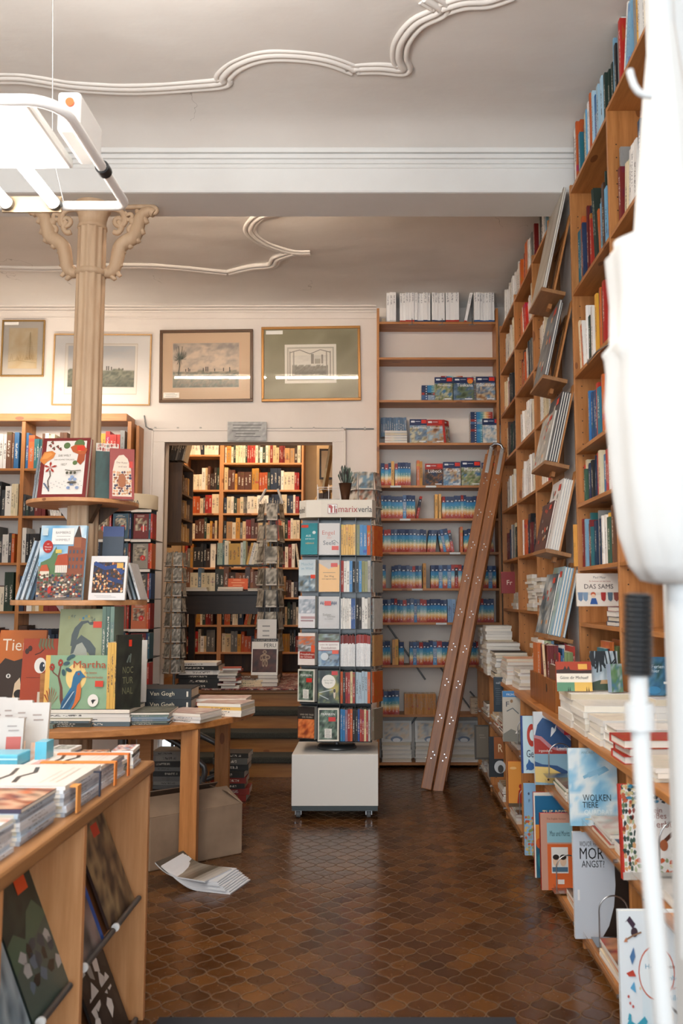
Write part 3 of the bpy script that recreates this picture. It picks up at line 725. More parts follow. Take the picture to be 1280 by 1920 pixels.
# bottom shelf: boxed calendars in piles
for i, (xa, n) in enumerate(((.17, 5), (.45, 5), (.73, 5), (.945, 10))):
    w_ = .25 if i < 3 else .14
    for k in range(n):
        t_ = .032 if i < 3 else .022
        nm = ['leftmost', 'second', 'third', 'rightmost'][i]
        rest('book', 'white_box_book', w_, .19, t_, xa+rnd.uniform(-.004, .004), 7.51, .041+k*(t_+.001), PI, jit('dcdad5', rnd, .03), 'white boxed volume '+('lowest' if k == 0 else 'topmost' if k == n-1 else ORD[k]+' from the bottom')+' in the '+nm+' pile on the bottom shelf of the back bookcase', 'book', 'white boxed volumes on the bottom shelf')
    if i < 3:
        a = Art(.25, .17); a.r(.03, .03, .97, .97, 'b8b8b4'); a.n(.08, .12, .92, .9, ['8c9094', 'b4b4b0', 'c0a888', '6c7880'], 10, 8, 3, i); a.e(.5, .12, .2, .14, '5c6c84'); a.e(.5, .07, .13, .1, 'c8ccd0')
        shown('calendar', .25, .17, .012, 'c8c8c4', a, (xa, 7.42, .041+n*.033), 0, .25, ['grey calendar standing on the leftmost white pile, bottom shelf', 'grey calendar standing on the second white pile, bottom shelf', 'grey calendar behind the ladder foot, bottom shelf'][i], 'calendar', 'calendars on the bottom shelf')
for k in range(7): rest('soft', 'patterned_book', .15, .11, .018, .87, 7.49, .432+k*.0185, 0, jit('c8b49a', rnd), 'beige patterned booklet '+('lowest' if k == 0 else 'topmost' if k == 6 else ORD[k]+' from the bottom')+' in the pile right of the ladder', 'booklet', 'beige booklets piled on the eleventh shelf')

# right wall, far bookcase
SH = ['top', 'second', 'third', 'fourth', 'fifth', 'sixth', 'seventh']
BAY = ['corner', 'middle', 'third']
bys = [(.045, .79), (.83, 1.56), (1.60, 2.11)]
for bi, (a, b_) in enumerate(bys):
    for si, z in enumerate(FZ):
        if si == 6 and bi < 3: continue
        P_ = [[WHT, WARM, WARM], [WHT, WARM, BLUES], [WARM, DKS, WHT], [DKS, WHT, DKS], [WHT, WHT, YEL+WARM], [DKS, DKS, WARM]][si][bi]
        hmax = (.31 if si == 0 else (FZ[si-1]-z-.05))
        hh = (min(.22, hmax*.75), min(.31, hmax))
        if si == 0: hh = (.25, .34)
        row((1.05, 7.30, 0), -HALF, a, b_, z, P_, hh, (.019, .042), .185, 'on the %s shelf, %s bay, far right case' % (SH[si], BAY[bi]),
            'books in the far right bookcase, %s shelf' % SH[si], 'hardback' if si < 3 else 'reference book', 'book', 'hardback' if si < 3 else 'lower_hardback', lean=.12, inset=(.03, .055))  # same hardbacks on every shelf, only the name changes lower down
# right wall, near bookcase
NB = [(.035, .79), (.815, 1.575), (1.61, 2.36)]
for bi, (a, b_) in enumerate(NB):
    if bi == 2: pal_ids = None
    for si, z in enumerate(NZ):
        if si == 6: continue
        if bi == 2 and si > 2: continue
        P_ = [[DKS+BLUES, MIX, WARM], [BLUES, DKS+BLUES, MIX], [MIX, BLUES, MIX], [BLUES, BLUES, MIX], [BLUES, MIX, MIX], [DKS+BLUES, MIX, MIX]][si][(bi+si) % 3]
        hh = [(.26, .36), (.27, .42), (.26, .34), (.22, .30), (.17, .235), (.20, .285)][si]
        cat = 'art book' if si < 3 else 'novel'
        zz = z+(.0 if not si == 0 else (-.02 if bi == 0 else .01))
        row((1.08, 4.71, 0), -HALF, a+(.2 if (si == 3 and bi == 0) else 0), b_, zz, P_, hh, (.013, .036), .18, 'on the %s shelf, %s bay, near case' % (SH[si], ['far', 'middle', 'near'][bi]),
            'books in the near right bookcase, %s shelf' % SH[si], cat, 'book', 'art_book' if si < 3 else 'novel', lean=.15, inset=(.02, .05))
# yellow volume by the pier, wire hook
o = book('soft', 'novel', (.012, .18, .225), (1.06, 4.70, 1.565), (0, 0, -HALF+.12), lin('dda04c')); tag(o, 'slim yellow novel poking out at the far end of the near bookcase', 'novel')
tag(MB().tube([(1.07, 4.33, 2.60), (1.07, 4.33, 2.575), (1.06, 4.30, 2.57), (1.06, 4.1, 2.575), (1.09, 4.0, 2.58)], .004, 8).build('wire_bookend', STEEL), 'bent wire bookend under the third shelf of the near right bookcase', 'bookend')
# left bookcase books
LBX = [(.03, .625), (.665, 1.53)]
for bi, (a, b_) in enumerate(LBX):
    for si, z in enumerate([2.494, 2.088, 1.691, 1.284, .89]):
        P_ = [MIX, DKS, DKS, OLD, DKS][si]
        hh = [(.24, .33), (.22, .33), (.2, .31), (.2, .33), (.2, .3)][si]
        if bi == 1 and si == 1: hh = (.10, .2); 
        row((-3.66, 7.38, 0), 0, a, b_, z, P_, hh, (.016, .04), .19, 'on the %s shelf, %s bay, left bookcase' % (SH[si], ['left', 'right'][bi]),
            'books in the left bookcase, %s shelf' % SH[si], 'illustrated book', 'book', 'illustrated_book', lean=.15)
# upper room bookcases
bookcase('bookcase', 'pine bookcase of old books in the upper room, left one', (-2.09, 9.42, 0), 0, .41, .25, [.012, .40], [2.946, 2.561, 2.306, 2.029, 1.72, 1.4, 1.106, .819], 3.4, z0=ZU, wood_=LPINE, holes=False, back=DARKW)
bookcase('bookcase', 'pine bookcase of old books in the upper room, right one', (-1.68, 9.42, 0), 0, .9, .25, [.012, .88], [3.2, 2.858, 2.561, 2.306, 2.029, 1.72, 1.4, 1.106, .819], 3.5, z0=ZU, wood_=LPINE, holes=False, back=DARKW)
for bi, (ox, a, b_, zs) in enumerate(((-2.09, .03, .39, [2.946, 2.561, 2.306, 2.029, 1.72, 1.4, 1.106, .819]), (-1.68, .03, .87, [2.858, 2.561, 2.306, 2.029, 1.72, 1.4, 1.106, .819]))):
    for si, z in enumerate(zs):
        nxt = (zs[si-1]-z) if si else .3
        row((ox, 9.42, 0), 0, a, b_, z, OLD, (min(.16, nxt*.6), min(.26, nxt-.045)), (.02, .04), .17, 'on the %s shelf, %s upper-room case' % (['top', 'second', 'third', 'fourth', 'fifth', 'sixth', 'seventh', 'eighth'][si], ['left', 'right'][bi]),
            'old books in the upper room, '+['left', 'right'][bi]+' case', 'old book', 'book', 'old_book', lean=.08, inset=(.005, .03), runs=.3)

# ================================================================== COLUMN
cm = empty('column', (-1.665, 4.95, 0), 0, 'slender fluted cast-iron column with scrolled brackets under the ceiling beam', 'column')
fl = lambda q: 1+.05*math.cos(12*q)
MB().lathe([(.0855, 0), (.086, 1.2), (.0815, 2.4), (.079, 3.28)], 96, flute=fl).build('shaft', COLM, cm)
MB().lathe([(.079, 3.262), (.088, 3.268), (.092, 3.28), (.088, 3.292), (.08, 3.30)], 40).lathe([(.078, 3.545), (.085, 3.55), (.083, 3.565), (.077, 3.572), (.078, 3.60), (.088, 3.64), (.10, 3.66), (.10, 3.70)], 40).build('necking', COLM, cm)
MB().lathe([(.079, 3.29), (.0775, 3.55)], 96, flute=fl).build('neck', COLM, cm)
for ang in (0, PI):
    R4 = Matrix.Rotation(ang, 4, 'Z')
    m = MB()
    def T(pts, r): m.tube([R4 @ Vector((x, 0, z)) for x, z in pts], [q*1.15 for q in r] if isinstance(r, list) else r*1.25, 10)
    def sm(pts, k=5):
        o_ = []
        for i in range(len(pts)-1):
            a = pts[max(0, i-1)]; b = pts[i]; c = pts[i+1]; d = pts[min(len(pts)-1, i+2)]
            for j in range(k):
                q = j/k; o_.append(tuple(.5*((2*b[n])+(c[n]-a[n])*q+(2*a[n]-5*b[n]+4*c[n]-d[n])*q*q+(3*b[n]-a[n]-3*c[n]+d[n])*q**3) for n in (0, 1)))
        return o_+[pts[-1]]
    main = sm([(.075, 3.285), (.11, 3.285), (.135, 3.31), (.15, 3.37), (.165, 3.44), (.20, 3.475), (.245, 3.505), (.265, 3.56), (.285, 3.63), (.33, 3.66), (.36, 3.645)])
    T(main, [.022+.014*math.sin(PI*i/(len(main)-1)) for i in range(len(main))])
    T(sm([(.36, 3.645), (.375, 3.665), (.36, 3.685), (.33, 3.688), (.25, 3.688), (.19, 3.685)]), .011)
    def spiral(cx, cz, r0, a0, turns, sgn, th):
        n_ = 16; T([(cx+r0*(1-.75*i/n_)*math.cos(a0+sgn*turns*2*PI*i/n_), cz+r0*(1-.75*i/n_)*math.sin(a0+sgn*turns*2*PI*i/n_)) for i in range(n_+1)], th)
    spiral(.235, 3.545, .034, -.6, 1.3, 1, .011); spiral(.155, 3.60, .045, 1.2, 1.2, -1, .011); spiral(.11, 3.305, .02, 0, 1.2, 1, .009)
    spiral(.215, 3.63, .03, 2.2, 1.2, 1, .010); spiral(.135, 3.405, .018, 2, 1.1, -1, .008); spiral(.355, 3.665, .022, 0, 1.2, -1, .009); spiral(.275, 3.585, .022, 3, 1.1, 1, .009)
    for (lx, lz, r0) in ((.17, 3.43, .022), (.21, 3.465, .022), (.255, 3.50, .024), (.28, 3.55, .022), (.155, 3.35, .018), (.30, 3.615, .02), (.235, 3.60, .022), (.12, 3.27, .016), (.15, 3.29, .014), (.265, 3.655, .016)):
        m.tube([R4 @ Vector((lx-.012, .0, lz+.012)), R4 @ Vector((lx, 0, lz)), R4 @ Vector((lx+.02, 0, lz-.022)), R4 @ Vector((lx+.03, 0, lz-.018))], [r0*.6, r0*1.15, r0*.8, r0*.35], 10)
    T(sm([(.155, 3.60), (.17, 3.56), (.15, 3.53), (.125, 3.535)]), .013)
    T(sm([(.08, 3.665), (.12, 3.675), (.17, 3.655), (.185, 3.60), (.16, 3.56)]), .013)
    m.build('scroll_bracket', COLM, cm)
# round shelves on the column and the oval table
def disc(name, rad, z, th, label, rb=None, a_=None):
    rt = empty(name, (-1.665, 4.95, z), 0, label, 'shelf')
    n = 64; m = MB(); A = a_ or (rad, rad)
    m.prism([(A[0]*math.cos(2*PI*i/n), A[1]*math.sin(2*PI*i/n)) for i in range(n)], -th, 0)
    m.build('board', LPINE[0] if name != 'table' else PINE[0], rt, bevel=.004)
    return rt
d1 = disc('round_shelf', .305, 1.935, .022, 'upper round pine shelf clamped around the column')
d2 = disc('round_shelf', .365, 1.385, .028, 'lower round pine shelf clamped around the column')
for d_, zz in ((d1, -.10), (d2, -.12)):
    for an in (.5, 2.6, 5.5) if d_ is d1 else (.5, 2.6):
        q = Matrix.Rotation(an, 4, 'Z')
        MB().prism([(.09, -.001), (.2, -.001), (.09, .10)], -.012, .012, M=q @ Matrix.Translation((0, 0, -.022)) @ Matrix.Rotation(-PI/2, 4, 'X')).build('bracket', WHITEP if an in (2.6, 4.2) else DARKW, d_)
tb = disc('table', .95, .75, .035, 'large round pine table around the foot of the column', a_=(.95, .875)); tb.location.y = 5.2; tb['category'] = 'table'
for (x, y) in ((-.973, 4.68), (-2.35, 4.72), (-.98, 5.7), (-2.35, 5.7)):
    MB().box(x+1.665-.045, y-5.2-.03, -.75, x+1.665+.045, y-5.2+.03, -.035).build('leg', PINE[2], tb, bevel=.004)
MB().box(-.64, -.47, -.10, .64, -.45, -.035).build('apron', PINE[0], tb, bevel=.002)
for x in (-.36, .3): MB().box(x, -.1, -.75, x+.08, -.04, -.04).build('leg', PINE[0], tb, bevel=.002)

# ================================================================== STEP LADDER, folded
lad = empty('stepladder', (.405, 6.53, 0), 0, 'folded wooden stepladder leaning against the back bookcase', 'ladder')
A0 = Vector((0, 0, 0)); A1 = at(932, 836, 6.97)-Vector((.405, 6.53, 0)); A1 = Vector(A1)
ax = (A1-A0).normalized(); L = (A1-A0).length
e1 = Vector((1, 0, 0)); e1 = (e1-ax*e1.dot(ax)).normalized(); e1 = (Matrix.Rotation(-.12, 3, ax) @ e1); e2 = ax.cross(e1).normalized()   # e2 points away from the camera
if e2.y < 0: e2 = -e2
LM = Matrix((tuple(e1)+(0,), tuple(e2)+(0,), tuple(ax)+(0,), (0, 0, 0, 1))).transposed()
for k, (xo, ln) in enumerate(((-.083, L*.985), (.004, L))):
    for yo in (0, .34):
        m = MB(); xs = .079
        m.prism([(xo, yo), (xo+xs, yo), (xo+xs, yo+.03), (xo, yo+.03)], .0, ln-.04); 
        m.prism([(xo+.012, yo+.0005), (xo+xs-.012, yo+.0005), (xo+xs-.012, yo+.0295), (xo+.012, yo+.0295)], ln-.04, ln)
        m.build('stile', RUNG, lad, bevel=.006).matrix_basis = LM
    for j in range(9):
        zz = .25+j*.27+(.0 if k else -.0)
        if zz > ln-.1: break
        o = MB().cyl((xo+.045, .03, zz), (xo+.045, .34, zz), .014, 10).build('rung', RUNG, lad); o.matrix_basis = LM
        m = MB()
        for dx, dz in ((-.012, -.028), (.008, .0), (-.008, .02)):
            m.cyl((xo+.045+dx, -.004, zz+dz), (xo+.045+dx, .001, zz+dz), .0045, 8)
        m.build('bolt', STEEL, lad).matrix_basis = LM
for xo in (-.045, .043):
    m = MB(); m.prism([(xo-.014, -.004), (xo+.014, -.004), (xo+.014, 0), (xo-.014, 0)], L-.24, L-.015)
    for zz in (L-.225, L-.05, L-.02): m.cyl((xo, -.009, zz), (xo, -.003, zz), .007, 10)
    m.build('hinge_plate', STEEL, lad).matrix_basis = LM
MB().tube([(-.05, -.006, L-.02), (-.03, -.008, L+.008), (0, -.01, L+.014), (.03, -.008, L+.008), (.048, -.006, L-.02)], .011, 8).build('hinge', STEEL, lad).matrix_basis = LM

# ================================================================== PICTURES
def framed(b, base, fmat, fw, artf, label, tilt=0, glass=True, hook=True):
    a_, c_ = at(b[0], b[3], 7.6), at(b[2], b[1], 7.6); W, H = c_.x-a_.x, c_.z-a_.z
    rt = empty('framed_picture', ((a_.x+c_.x)/2, YW-.006, a_.z), 0, label, 'picture'); rt.rotation_euler = (0, tilt, 0)
    m = MB(); d = .022
    m.box(-W/2, -d, 0, W/2, 0, fw); m.box(-W/2, -d, H-fw, W/2, 0, H); m.box(-W/2, -d, fw, -W/2+fw, 0, H-fw); m.box(W/2-fw, -d, fw, W/2, 0, H-fw)
    m.build('frame', fmat, rt, bevel=.004)
    w2, h2 = W-2*fw, H-2*fw
    ar = artf(w2, h2); ar.mb.build('print', ART, rt, loc=(0, -.009, fw))
    MB().box(-w2/2, -.007, 0, w2/2, -.004, h2, lin(base)).build('mount', MATTE, rt, loc=(0, 0, fw))
    if glass: MB().add([(-w2/2, -.016, fw), (w2/2, -.016, fw), (w2/2, -.016, fw+h2), (-w2/2, -.016, fw+h2)], [(0, 1, 2, 3)]).build('glass', GLASSR, rt)
GLASSR = newmat('glazing', .03, 'ffffff'); _t = NT(GLASSR); tr = _t.n('ShaderNodeBsdfTransparent'); gl = _t.n('ShaderNodeBsdfGlossy'); gl.inputs['Roughness'].default_value = .02
fr = _t.n('ShaderNodeFresnel'); fr.inputs[0].default_value = 1.55; mx = _t.n('ShaderNodeMixShader'); _t.l(fr.outputs[0], mx.inputs[0]); _t.l(tr.outputs[0], mx.inputs[1]); _t.l(gl.outputs[0], mx.inputs[2])
_t.l(mx.outputs[0], [n for n in _t.t.nodes if n.type == 'OUTPUT_MATERIAL'][0].inputs[0])
def lerp(a, b, q): return tuple(a[i]+(b[i]-a[i])*q for i in range(3))+(1,)
def town(sky1, sky2, land1, land2, dark, hz, seed, cloud=.5):
    s1, s2, l1, l2, dk = map(lin, (sky1, sky2, land1, land2, dark))
    def fn(u, v):
        q = noise.fractal(Vector((u*5+seed, v*7, seed)), .7, 2, 4); top = hz+.035*noise.noise(Vector((u*6, seed, 0)))
        if v > top: return lerp(s1, s2, min(1, max(0, (v-top)*1.1+q*cloud)))
        f_ = noise.fractal(Vector((u*16+seed, v*22, seed+4)), .7, 2, 4)
        k = min(1, max(0, .5+f_*1.1)); c = lerp(l1, l2, k)
        return lerp(dk, c, min(1, .25+1.3*v/hz)) if f_ < .05 else c
    return fn
def pic1(w, h):
    a = Art(w, h); a.r(.14, .12, .86, .88, 'e6cfa8'); a.n(.15, .13, .85, .87, ['e4cba0', 'ead8b8', 'e0c598'], 8, 10, 3, 2)
    r = random.Random(3)
    for k in range(22): y = .30+.5*k/22; ww = .13*(1-k/24); a.line([(.68-ww, y), (.68+ww*.9, y+.01)], .002, 'b89860')
    a.line([(.68, .28), (.68, .8)], .003, 'a88850')
    for k in range(14): x = .2+r.random()*.6; a.line([(x, .28), (x+.02, .33+.08*r.random()), (x+.05, .28)], .0018, 'b09060')
    a.line([(.15, .25), (.4, .27), (.85, .22)], .002, 'b09a68'); a.r(.02, .93, .38, .985, 'f2eee6'); return a
def pic2(w, h):
    a = Art(w, h); a.r(.11, .14, .87, .88, 'd8c8b4'); a.r(.115, .15, .865, .87, 'efe6da'); a.r(.14, .24, .845, .845, 'cfc8c0')
    a.f(.145, .25, .84, .84, 44, 26, town('d8d0c8', 'c8ccce', 'a4a08c', '6f7468', '3c423c', .42, 5, .3))
    for x, hh in ((.55, .05), (.57, .05), (.60, .04), (.72, .02), (.68, .025)): a.r(x-.006, .49, x+.006, .50+hh, '77736a')
    return a
def pic3(w, h):
    a = Art(w, h); a.r(.09, .14, .9, .86, 'd8b898'); a.r(.115, .17, .875, .845, 'c8b8a0')
    a.f(.12, .18, .87, .84, 52, 30, town('d9c4ac', '9a8f86', 'b0a088', '6c7468', '343c3e', .36, 9, .8))
    r = random.Random(5)
    for k in range(60):
        q = r.random()*2*PI; rr = r.random(); a.line([(.20+.02*math.cos(q), .60), (.20+.085*rr*math.cos(q), .66+.15*rr*math.sin(q))], .0025, '565c50')
    a.line([(.185, .36), (.2, .5), (.2, .64)], .008, '4a4a40')
    for x, hh in ((.27, .03), (.30, .045), (.315, .03), (.5, .06), (.52, .06), (.47, .04), (.6, .03), (.7, .04), (.77, .05)): a.r(x-.005, .41, x+.005, .42+hh, '4a4640')
    a.r(.02, .02, .2, .1, 'efe8dc'); a.lines(.03, .03, .19, .095, 3, '8a857c'); return a
def pic4(w, h):
    a = Art(w, h); a.n(0, 0, 1, 1, ['8a8262', '968e70', '827a5a'], 10, 8, 2, 3)
    a.r(.22, .22, .77, .78, 'e3dccf'); a.r(.245, .26, .745, .74, 'b0a898'); a.r(.26, .28, .73, .72, 'ded6c8')
    a.f(.3, .33, .68, .62, 26, 16, town('ded8cc', 'c0b8ac', 'a09888', '7f786c', '4c4840', .5, 15, .3))
    a.r(.5, .5, .53, .64, '8c8478'); a.r(.54, .5, .60, .57, 'a09888'); a.r(.61, .5, .63, .63, '8c8478')
    for x in (.27, .31, .66, .70): a.r(x, .3, x+.012, .68, '9a9284')
    a.line([(.27, .66), (.38, .7), (.49, .64), (.6, .7), (.71, .66)], .008, '8c8478'); a.r(.02, .93, .2, .985, 'efebe4'); return a
framed((0, 600, 85, 706), 'ddd2c4', GOLD, .014, pic1, 'small framed sepia sketch of a pine tree at the far left of the wall')
framed((96, 626, 284, 760), 'efe9e2', newmat('pale_gilt_frame', .4, 'c9a06c', .2), .012, pic2, 'pale-mounted town view in a thin gilt frame behind the column', .005)
framed((298, 618, 476, 754), 'd8bc9c', newmat('walnut_frame', .35, '5a3e26'), .026, pic3, 'framed engraving of a town with a tree, in a dark walnut frame', -.012)
framed((490, 612, 677, 752), '8a8262', newmat('gold_frame', .35, 'a8783c', .35), .024, pic4, 'framed castle print on an olive mount in a gold frame', -.015)
a = Art(.34, .17); a.n(0, 0, 1, 1, ['a4a4a2', '8c8c8a', 'bcbcba', '9a9a98'], 16, 8, 5, 3); a.lines(.1, .15, .9, .9, 5, '5c5c5a', 4)
q0, q1 = at(428, 828, 7.6), at(500, 792, 7.6)
pl = empty('door_sign', ((q0.x+q1.x)/2, YW-.05, q0.z), 0, 'grey embossed metal sign above the doorway', 'sign')
MB().box(-.17, -.006, 0, .17, .006, .17, lin('8e8e8c')).build('plate', MATTE, pl); a.mb.build('lettering', ART, pl, loc=(0, -.006, 0))
cb = empty('cable', (0, YW-.008, 0), 0, 'thin grey cable clipped along the wall above the doorway', 'cable')
z0_ = 2.88
MB().tube([(-2.05, 0, 3.0), (-2.03, 0, 2.9), (-2.0, 0, z0_), (-1.5, 0, z0_-.008), (-1, 0, z0_), (-.5, 0, z0_+.002), (-.02, 0, z0_)], .006, 8).build('wire', DSTEEL, cb)
for x in (-1.95, -1.75, -1.55, -.75, -.55, -.3, -.1): MB().box(x-.008, -.006, z0_-.012, x+.008, .006, z0_+.016, lin('b8b4ae')).build('clip', MATTE, cb)
# ================================================================== MARIX BOOK TOWER
MX, MY = -.262, 5.69
mt = empty('book_tower', (MX, MY, 0), 0, 'revolving paperback tower with marixverlag header on a white wheeled box', 'book stand')
MB().box(-.275, 0, .085, .275, .5, .405).build('plinth', LAM, mt, bevel=.003)
MB().box(-.272, .003, .055, .272, .497, .085).build('plinth_base', GREYB, mt)
for (x, y) in ((-.235, .06), (.215, .06), (-.235, .44), (.215, .44)):
    m = MB(); m.box(x-.022, y-.018, .045, x+.022, y+.018, .056); m.box(x-.02, y-.014, .02, x-.016, y+.02, .05); m.box(x+.016, y-.014, .02, x+.02, y+.02, .05)
    cs = m.build('caster', STEEL, mt)
    MB().cyl((x-.012, y+.008, .026), (x+.012, y+.008, .026), .026, 20).build('wheel', newmat('caster_wheel', .5, '6a6c6e'), cs)
MB().lathe([(0, .43), (.12, .43), (.13, .415), (.13, .405), (0, .405)], 32, (0, .25)).cyl((0, .25, .405), (0, .25, 2.0), .02).build('pivot', DSTEEL, mt)
# header ring of card, cut corners
hd = [(-.25, .26), (-.25, .12), (-.20, .06), (-.1, .036), (.235, .036), (.26, .11), (.25, .26), (.2, .45), (-.2, .45)]
m = MB(); m.prism(hd, 1.925, 2.04, lin('e2dacc')); m.build('header', MATTE, mt)
a = Art(.36, .1)
a.r(.16, .2, .325, .8, 'f0ece6'); a.line([(.16, .2), (.325, .2), (.325, .8), (.16, .8), (.16, .2)], .003, '8c2620'); a.poly([(.17, .76), (.17, .58), (.205, .52), (.205, .24), (.24, .24), (.24, .5), (.25, .62), (.22, .74)], 'a82c22'); a.r(.27, .24, .285, .7, 'a82c22'); a.r(.30, .24, .32, .5, 'a82c22'); a.line([(.26, .62), (.32, .62)], .003, '8c8480'); a.line([(.29, .75), (.29, .24)], .003, '8c8480')
a.t('marix', .525, .47, .35, 'a02a20', .40); a.t('verla', .835, .475, .25, '1c1b1c', .40)
a.mb.build('logo', ART, mt, loc=(.068, .0345, 1.93))
a = Art(.09, .1); a.t('ein?', .5, .46, .7, '26241f', .4); o = a.mb.build('lettering', ART, mt, loc=(-.228, .086, 1.93)); o.rotation_euler = (0, 0, -.88)
TZ = [1.683, 1.442, 1.203, .962, .727, .487]
for z in TZ:
    m = MB(); m.box(-.235, .06, z-.012, .215, .4, z-.008); m.box(-.115, .03, z-.012, .025, .06, z-.008); m.box(.03, .03, z-.012, .235, .1, z-.008)
    m.build('tray', BLACK, mt)
    MB().box(-.115, .026, z-.01, .025, .029, z+.05).box(.03, .026, z-.01, .235, .029, z+.025).box(-.235, .055, z-.01, -.125, .058, z+.05).build('pocket_front', ACR, mt)
MB().box(.025, .03, .47, .03, .3, 1.92).box(.126, .03, .47, .129, .3, 1.92).box(.225, .1, .47, .229, .35, 1.92).box(-.12, .06, .47, -.117, .3, 1.92).box(-.235, .2, .47, .225, .205, 1.92).build('divider', newmat('smoked_acrylic', .2, '2c2e30'), mt)
def C(fn): return fn
def mk(w, h, base, f):
    a = Art(w, h); a.r(0, 0, 1, 1, base); f(a); return a
def m_engel(a): a.t('Engel', .45, .68, .6, 'b86a58'); a.t('der', .5, .55, .25, 'c89080'); a.t('Seele', .5, .38, .6, '3c4650'); a.line([(.6, .42), (.75, .46), (.95, .36)], .004, '5c6468'); a.r(.62, .15, .95, .28, 'd0402c')
def m_yel(a): a.poly([(0, 1), (1, 1), (1, .86), (.55, .74), (.5, .7), (.1, .86), (0, .9)], 'c4bab0'); a.line([(.2, .6), (.8, .6)], .003, '8c7860'); a.t('Der Weg', .5, .48, .45, '5a3c2c'); a.t('zum eigenen Leben', .5, .40, .7, '6a4c3c'); a.r(.58, .78, .9, .9, 'd0402c')
def m_grey(a):
    for k in range(9): x = .12+.09*k; a.e(x, .8-.02*(k % 2), .02, .05, '34385c'); a.line([(x-.03, .76), (x, .85)], .004, '2c3050')
    a.r(.28, .72, .6, .86, 'd0402c'); a.t('Sieben', .4, .44, .4, '8a8880'); a.t('Schritte', .6, .38, .4, '8a8880'); a.t('ins Leben', .5, .31, .4, '8a8880')
def m_train(a): a.n(0, .0, 1, .48, ['3c4a58', '8ca4b8', '4c7098', '9cb4c0', '5c5c5c'], 10, 8, 3, 4); a.e(.3, .3, .18, .12, 'c8d0d4'); a.e(.7, .28, .2, .07, '8c98a4'); a.n(0, .78, 1, 1, ['4c4038', '68785c', '90a0a8'], 8, 5, 3, 2); a.r(0, .74, 1, .78, '8c2a22'); a.r(0, .48, 1, .5, '8c2a22'); a.t('Linien der spanischen', .5, .66, .85, '8a5048'); a.t('Eisenbahnen', .5, .57, .7, '8a5048'); a.r(.66, .38, .97, .49, 'e0502c')
def m_night(a): a.n(0, 0, 1, 1, ['16201e', '2c3a36', '4c5c50', '7c8458', 'b8a858'], 10, 14, 2, 7); a.e(.5, .66, .33, .21, 'ece8de'); a.t('Auf der Nähe', .5, .7, .48, '8a9080'); a.t('fang an!', .5, .62, .36, '8a9080'); a.line([(.05, .32), (.7, .42)], .006, 'b8c0bc'); a.line([(.05, .26), (.5, .12)], .006, 'b8c0bc'); a.e(.78, .3, .05, .16, 'd8ccb8'); a.e(.78, .38, .05, .06, '3c3430'); a.r(.64, .86, .93, .98, 'd0302c')
def m_frank(a, t='FRANKEN'): a.n(.06, .05, .92, .95, ['1c2620', '3c5040', '68806a', '4c5c50', '90a090'], 12, 16, 5, 12); a.t(t, .48, .82, .66, 'f0f0ec'); a.r(.5, .6, .84, .73, 'd02c24'); a.r(.32, .1, .66, .38, 'e8e4da'); a.lines(.36, .12, .62, .36, 6, '8a8880')
def m_teal(a): a.t('AUS', .45, .6, .3, 'e8f0f0'); a.t('DEM BAUCH', .55, .5, .55, 'e8f0f0'); a.t('HERAUS', .55, .36, .5, 'd8b070'); a.e(.8, .7, .1, .05, 'd0dcdc'); a.r(.02, .86, .45, .95, 'd0402c')
def m_sea(a): a.n(0, 0, 1, .5, ['5c5c50', '8c9ca4', '4c7088', 'c0ccd0'], 9, 8, 3, 3); a.t('Muschel', .5, .86, .7, '8cb0bc'); a.t('im Wind', .5, .72, .7, '7ca8bc'); a.r(.72, .4, 1, .52, 'd0402c')
def m_cloud(a): a.n(0, .45, 1, .9, ['e8e8ea', '8c9aa8', 'c4ccd2', '6c7c8c'], 9, 8, 3, 9); a.r(.15, .28, 1, .36, 'b89a9c'); a.r(.15, .2, .9, .25, 'a89094')
def m_bahn(a): a.n(0, .62, 1, .9, ['7c8890', 'c0663c', 'd87c4c', '90989c'], 8, 6, 3, 5); a.n(0, .42, 1, .62, ['9ca8ac', '5c5048', 'c8ccd0'], 8, 4, 4, 8); a.r(.1, .2, 1, .42, '9c3024'); a.t('Privatbahnen', .56, .34, .8, 'f0e8e0'); a.t('der Schweiz', .5, .26, .7, 'f0e8e0'); a.r(.78, .4, 1, .62, 'e0582c')
def m_fire(a): a.n(.04, .04, 1, .62, ['8c3818', 'd0642c', 'e88c4c', 'b04c20'], 9, 9, 3, 5); a.t('UND DIE TAGE', .55, .76, .8, 'c8bca8'); a.t('DES FEUERS', .58, .68, .6, 'c8bca8')
C1 = [('ccc8c4', m_engel, 'grey paperback with red script title, top front pocket of the white-box tower'), ('e8b878', m_yel, 'peach paperback with torn-paper top, second front pocket of the tower'), ('c4c2c0', m_grey, 'grey paperback with dark birds along the top, third front pocket of the tower'),
      ('e8e2dc', m_train, 'paperback with a blue train photograph, fourth front pocket of the tower'), ('202c2a', m_night, 'dark paperback with a pale moon and walking figure on the tower'), ('dcd6c6', m_frank, 'FRANKEN paperback facing front, lowest pocket of the tower')]
C0 = [('2c8a94', m_teal, 'teal paperback in the top left pocket of the tower'), ('c8d4d8', m_sea, 'pale blue seascape paperback in the second left pocket of the tower'), ('dcdcde', m_cloud, 'white cloud-photo paperback in the third left pocket of the tower'),
      ('e8ded6', m_bahn, 'paperback on Swiss railways in the fourth left pocket of the tower'), ('e0dccc', m_frank, 'FRANKEN paperback half hidden in the fifth left pocket of the tower'), ('2c2420', m_fire, 'black and orange fire-scene paperback, lowest left pocket of the tower')]
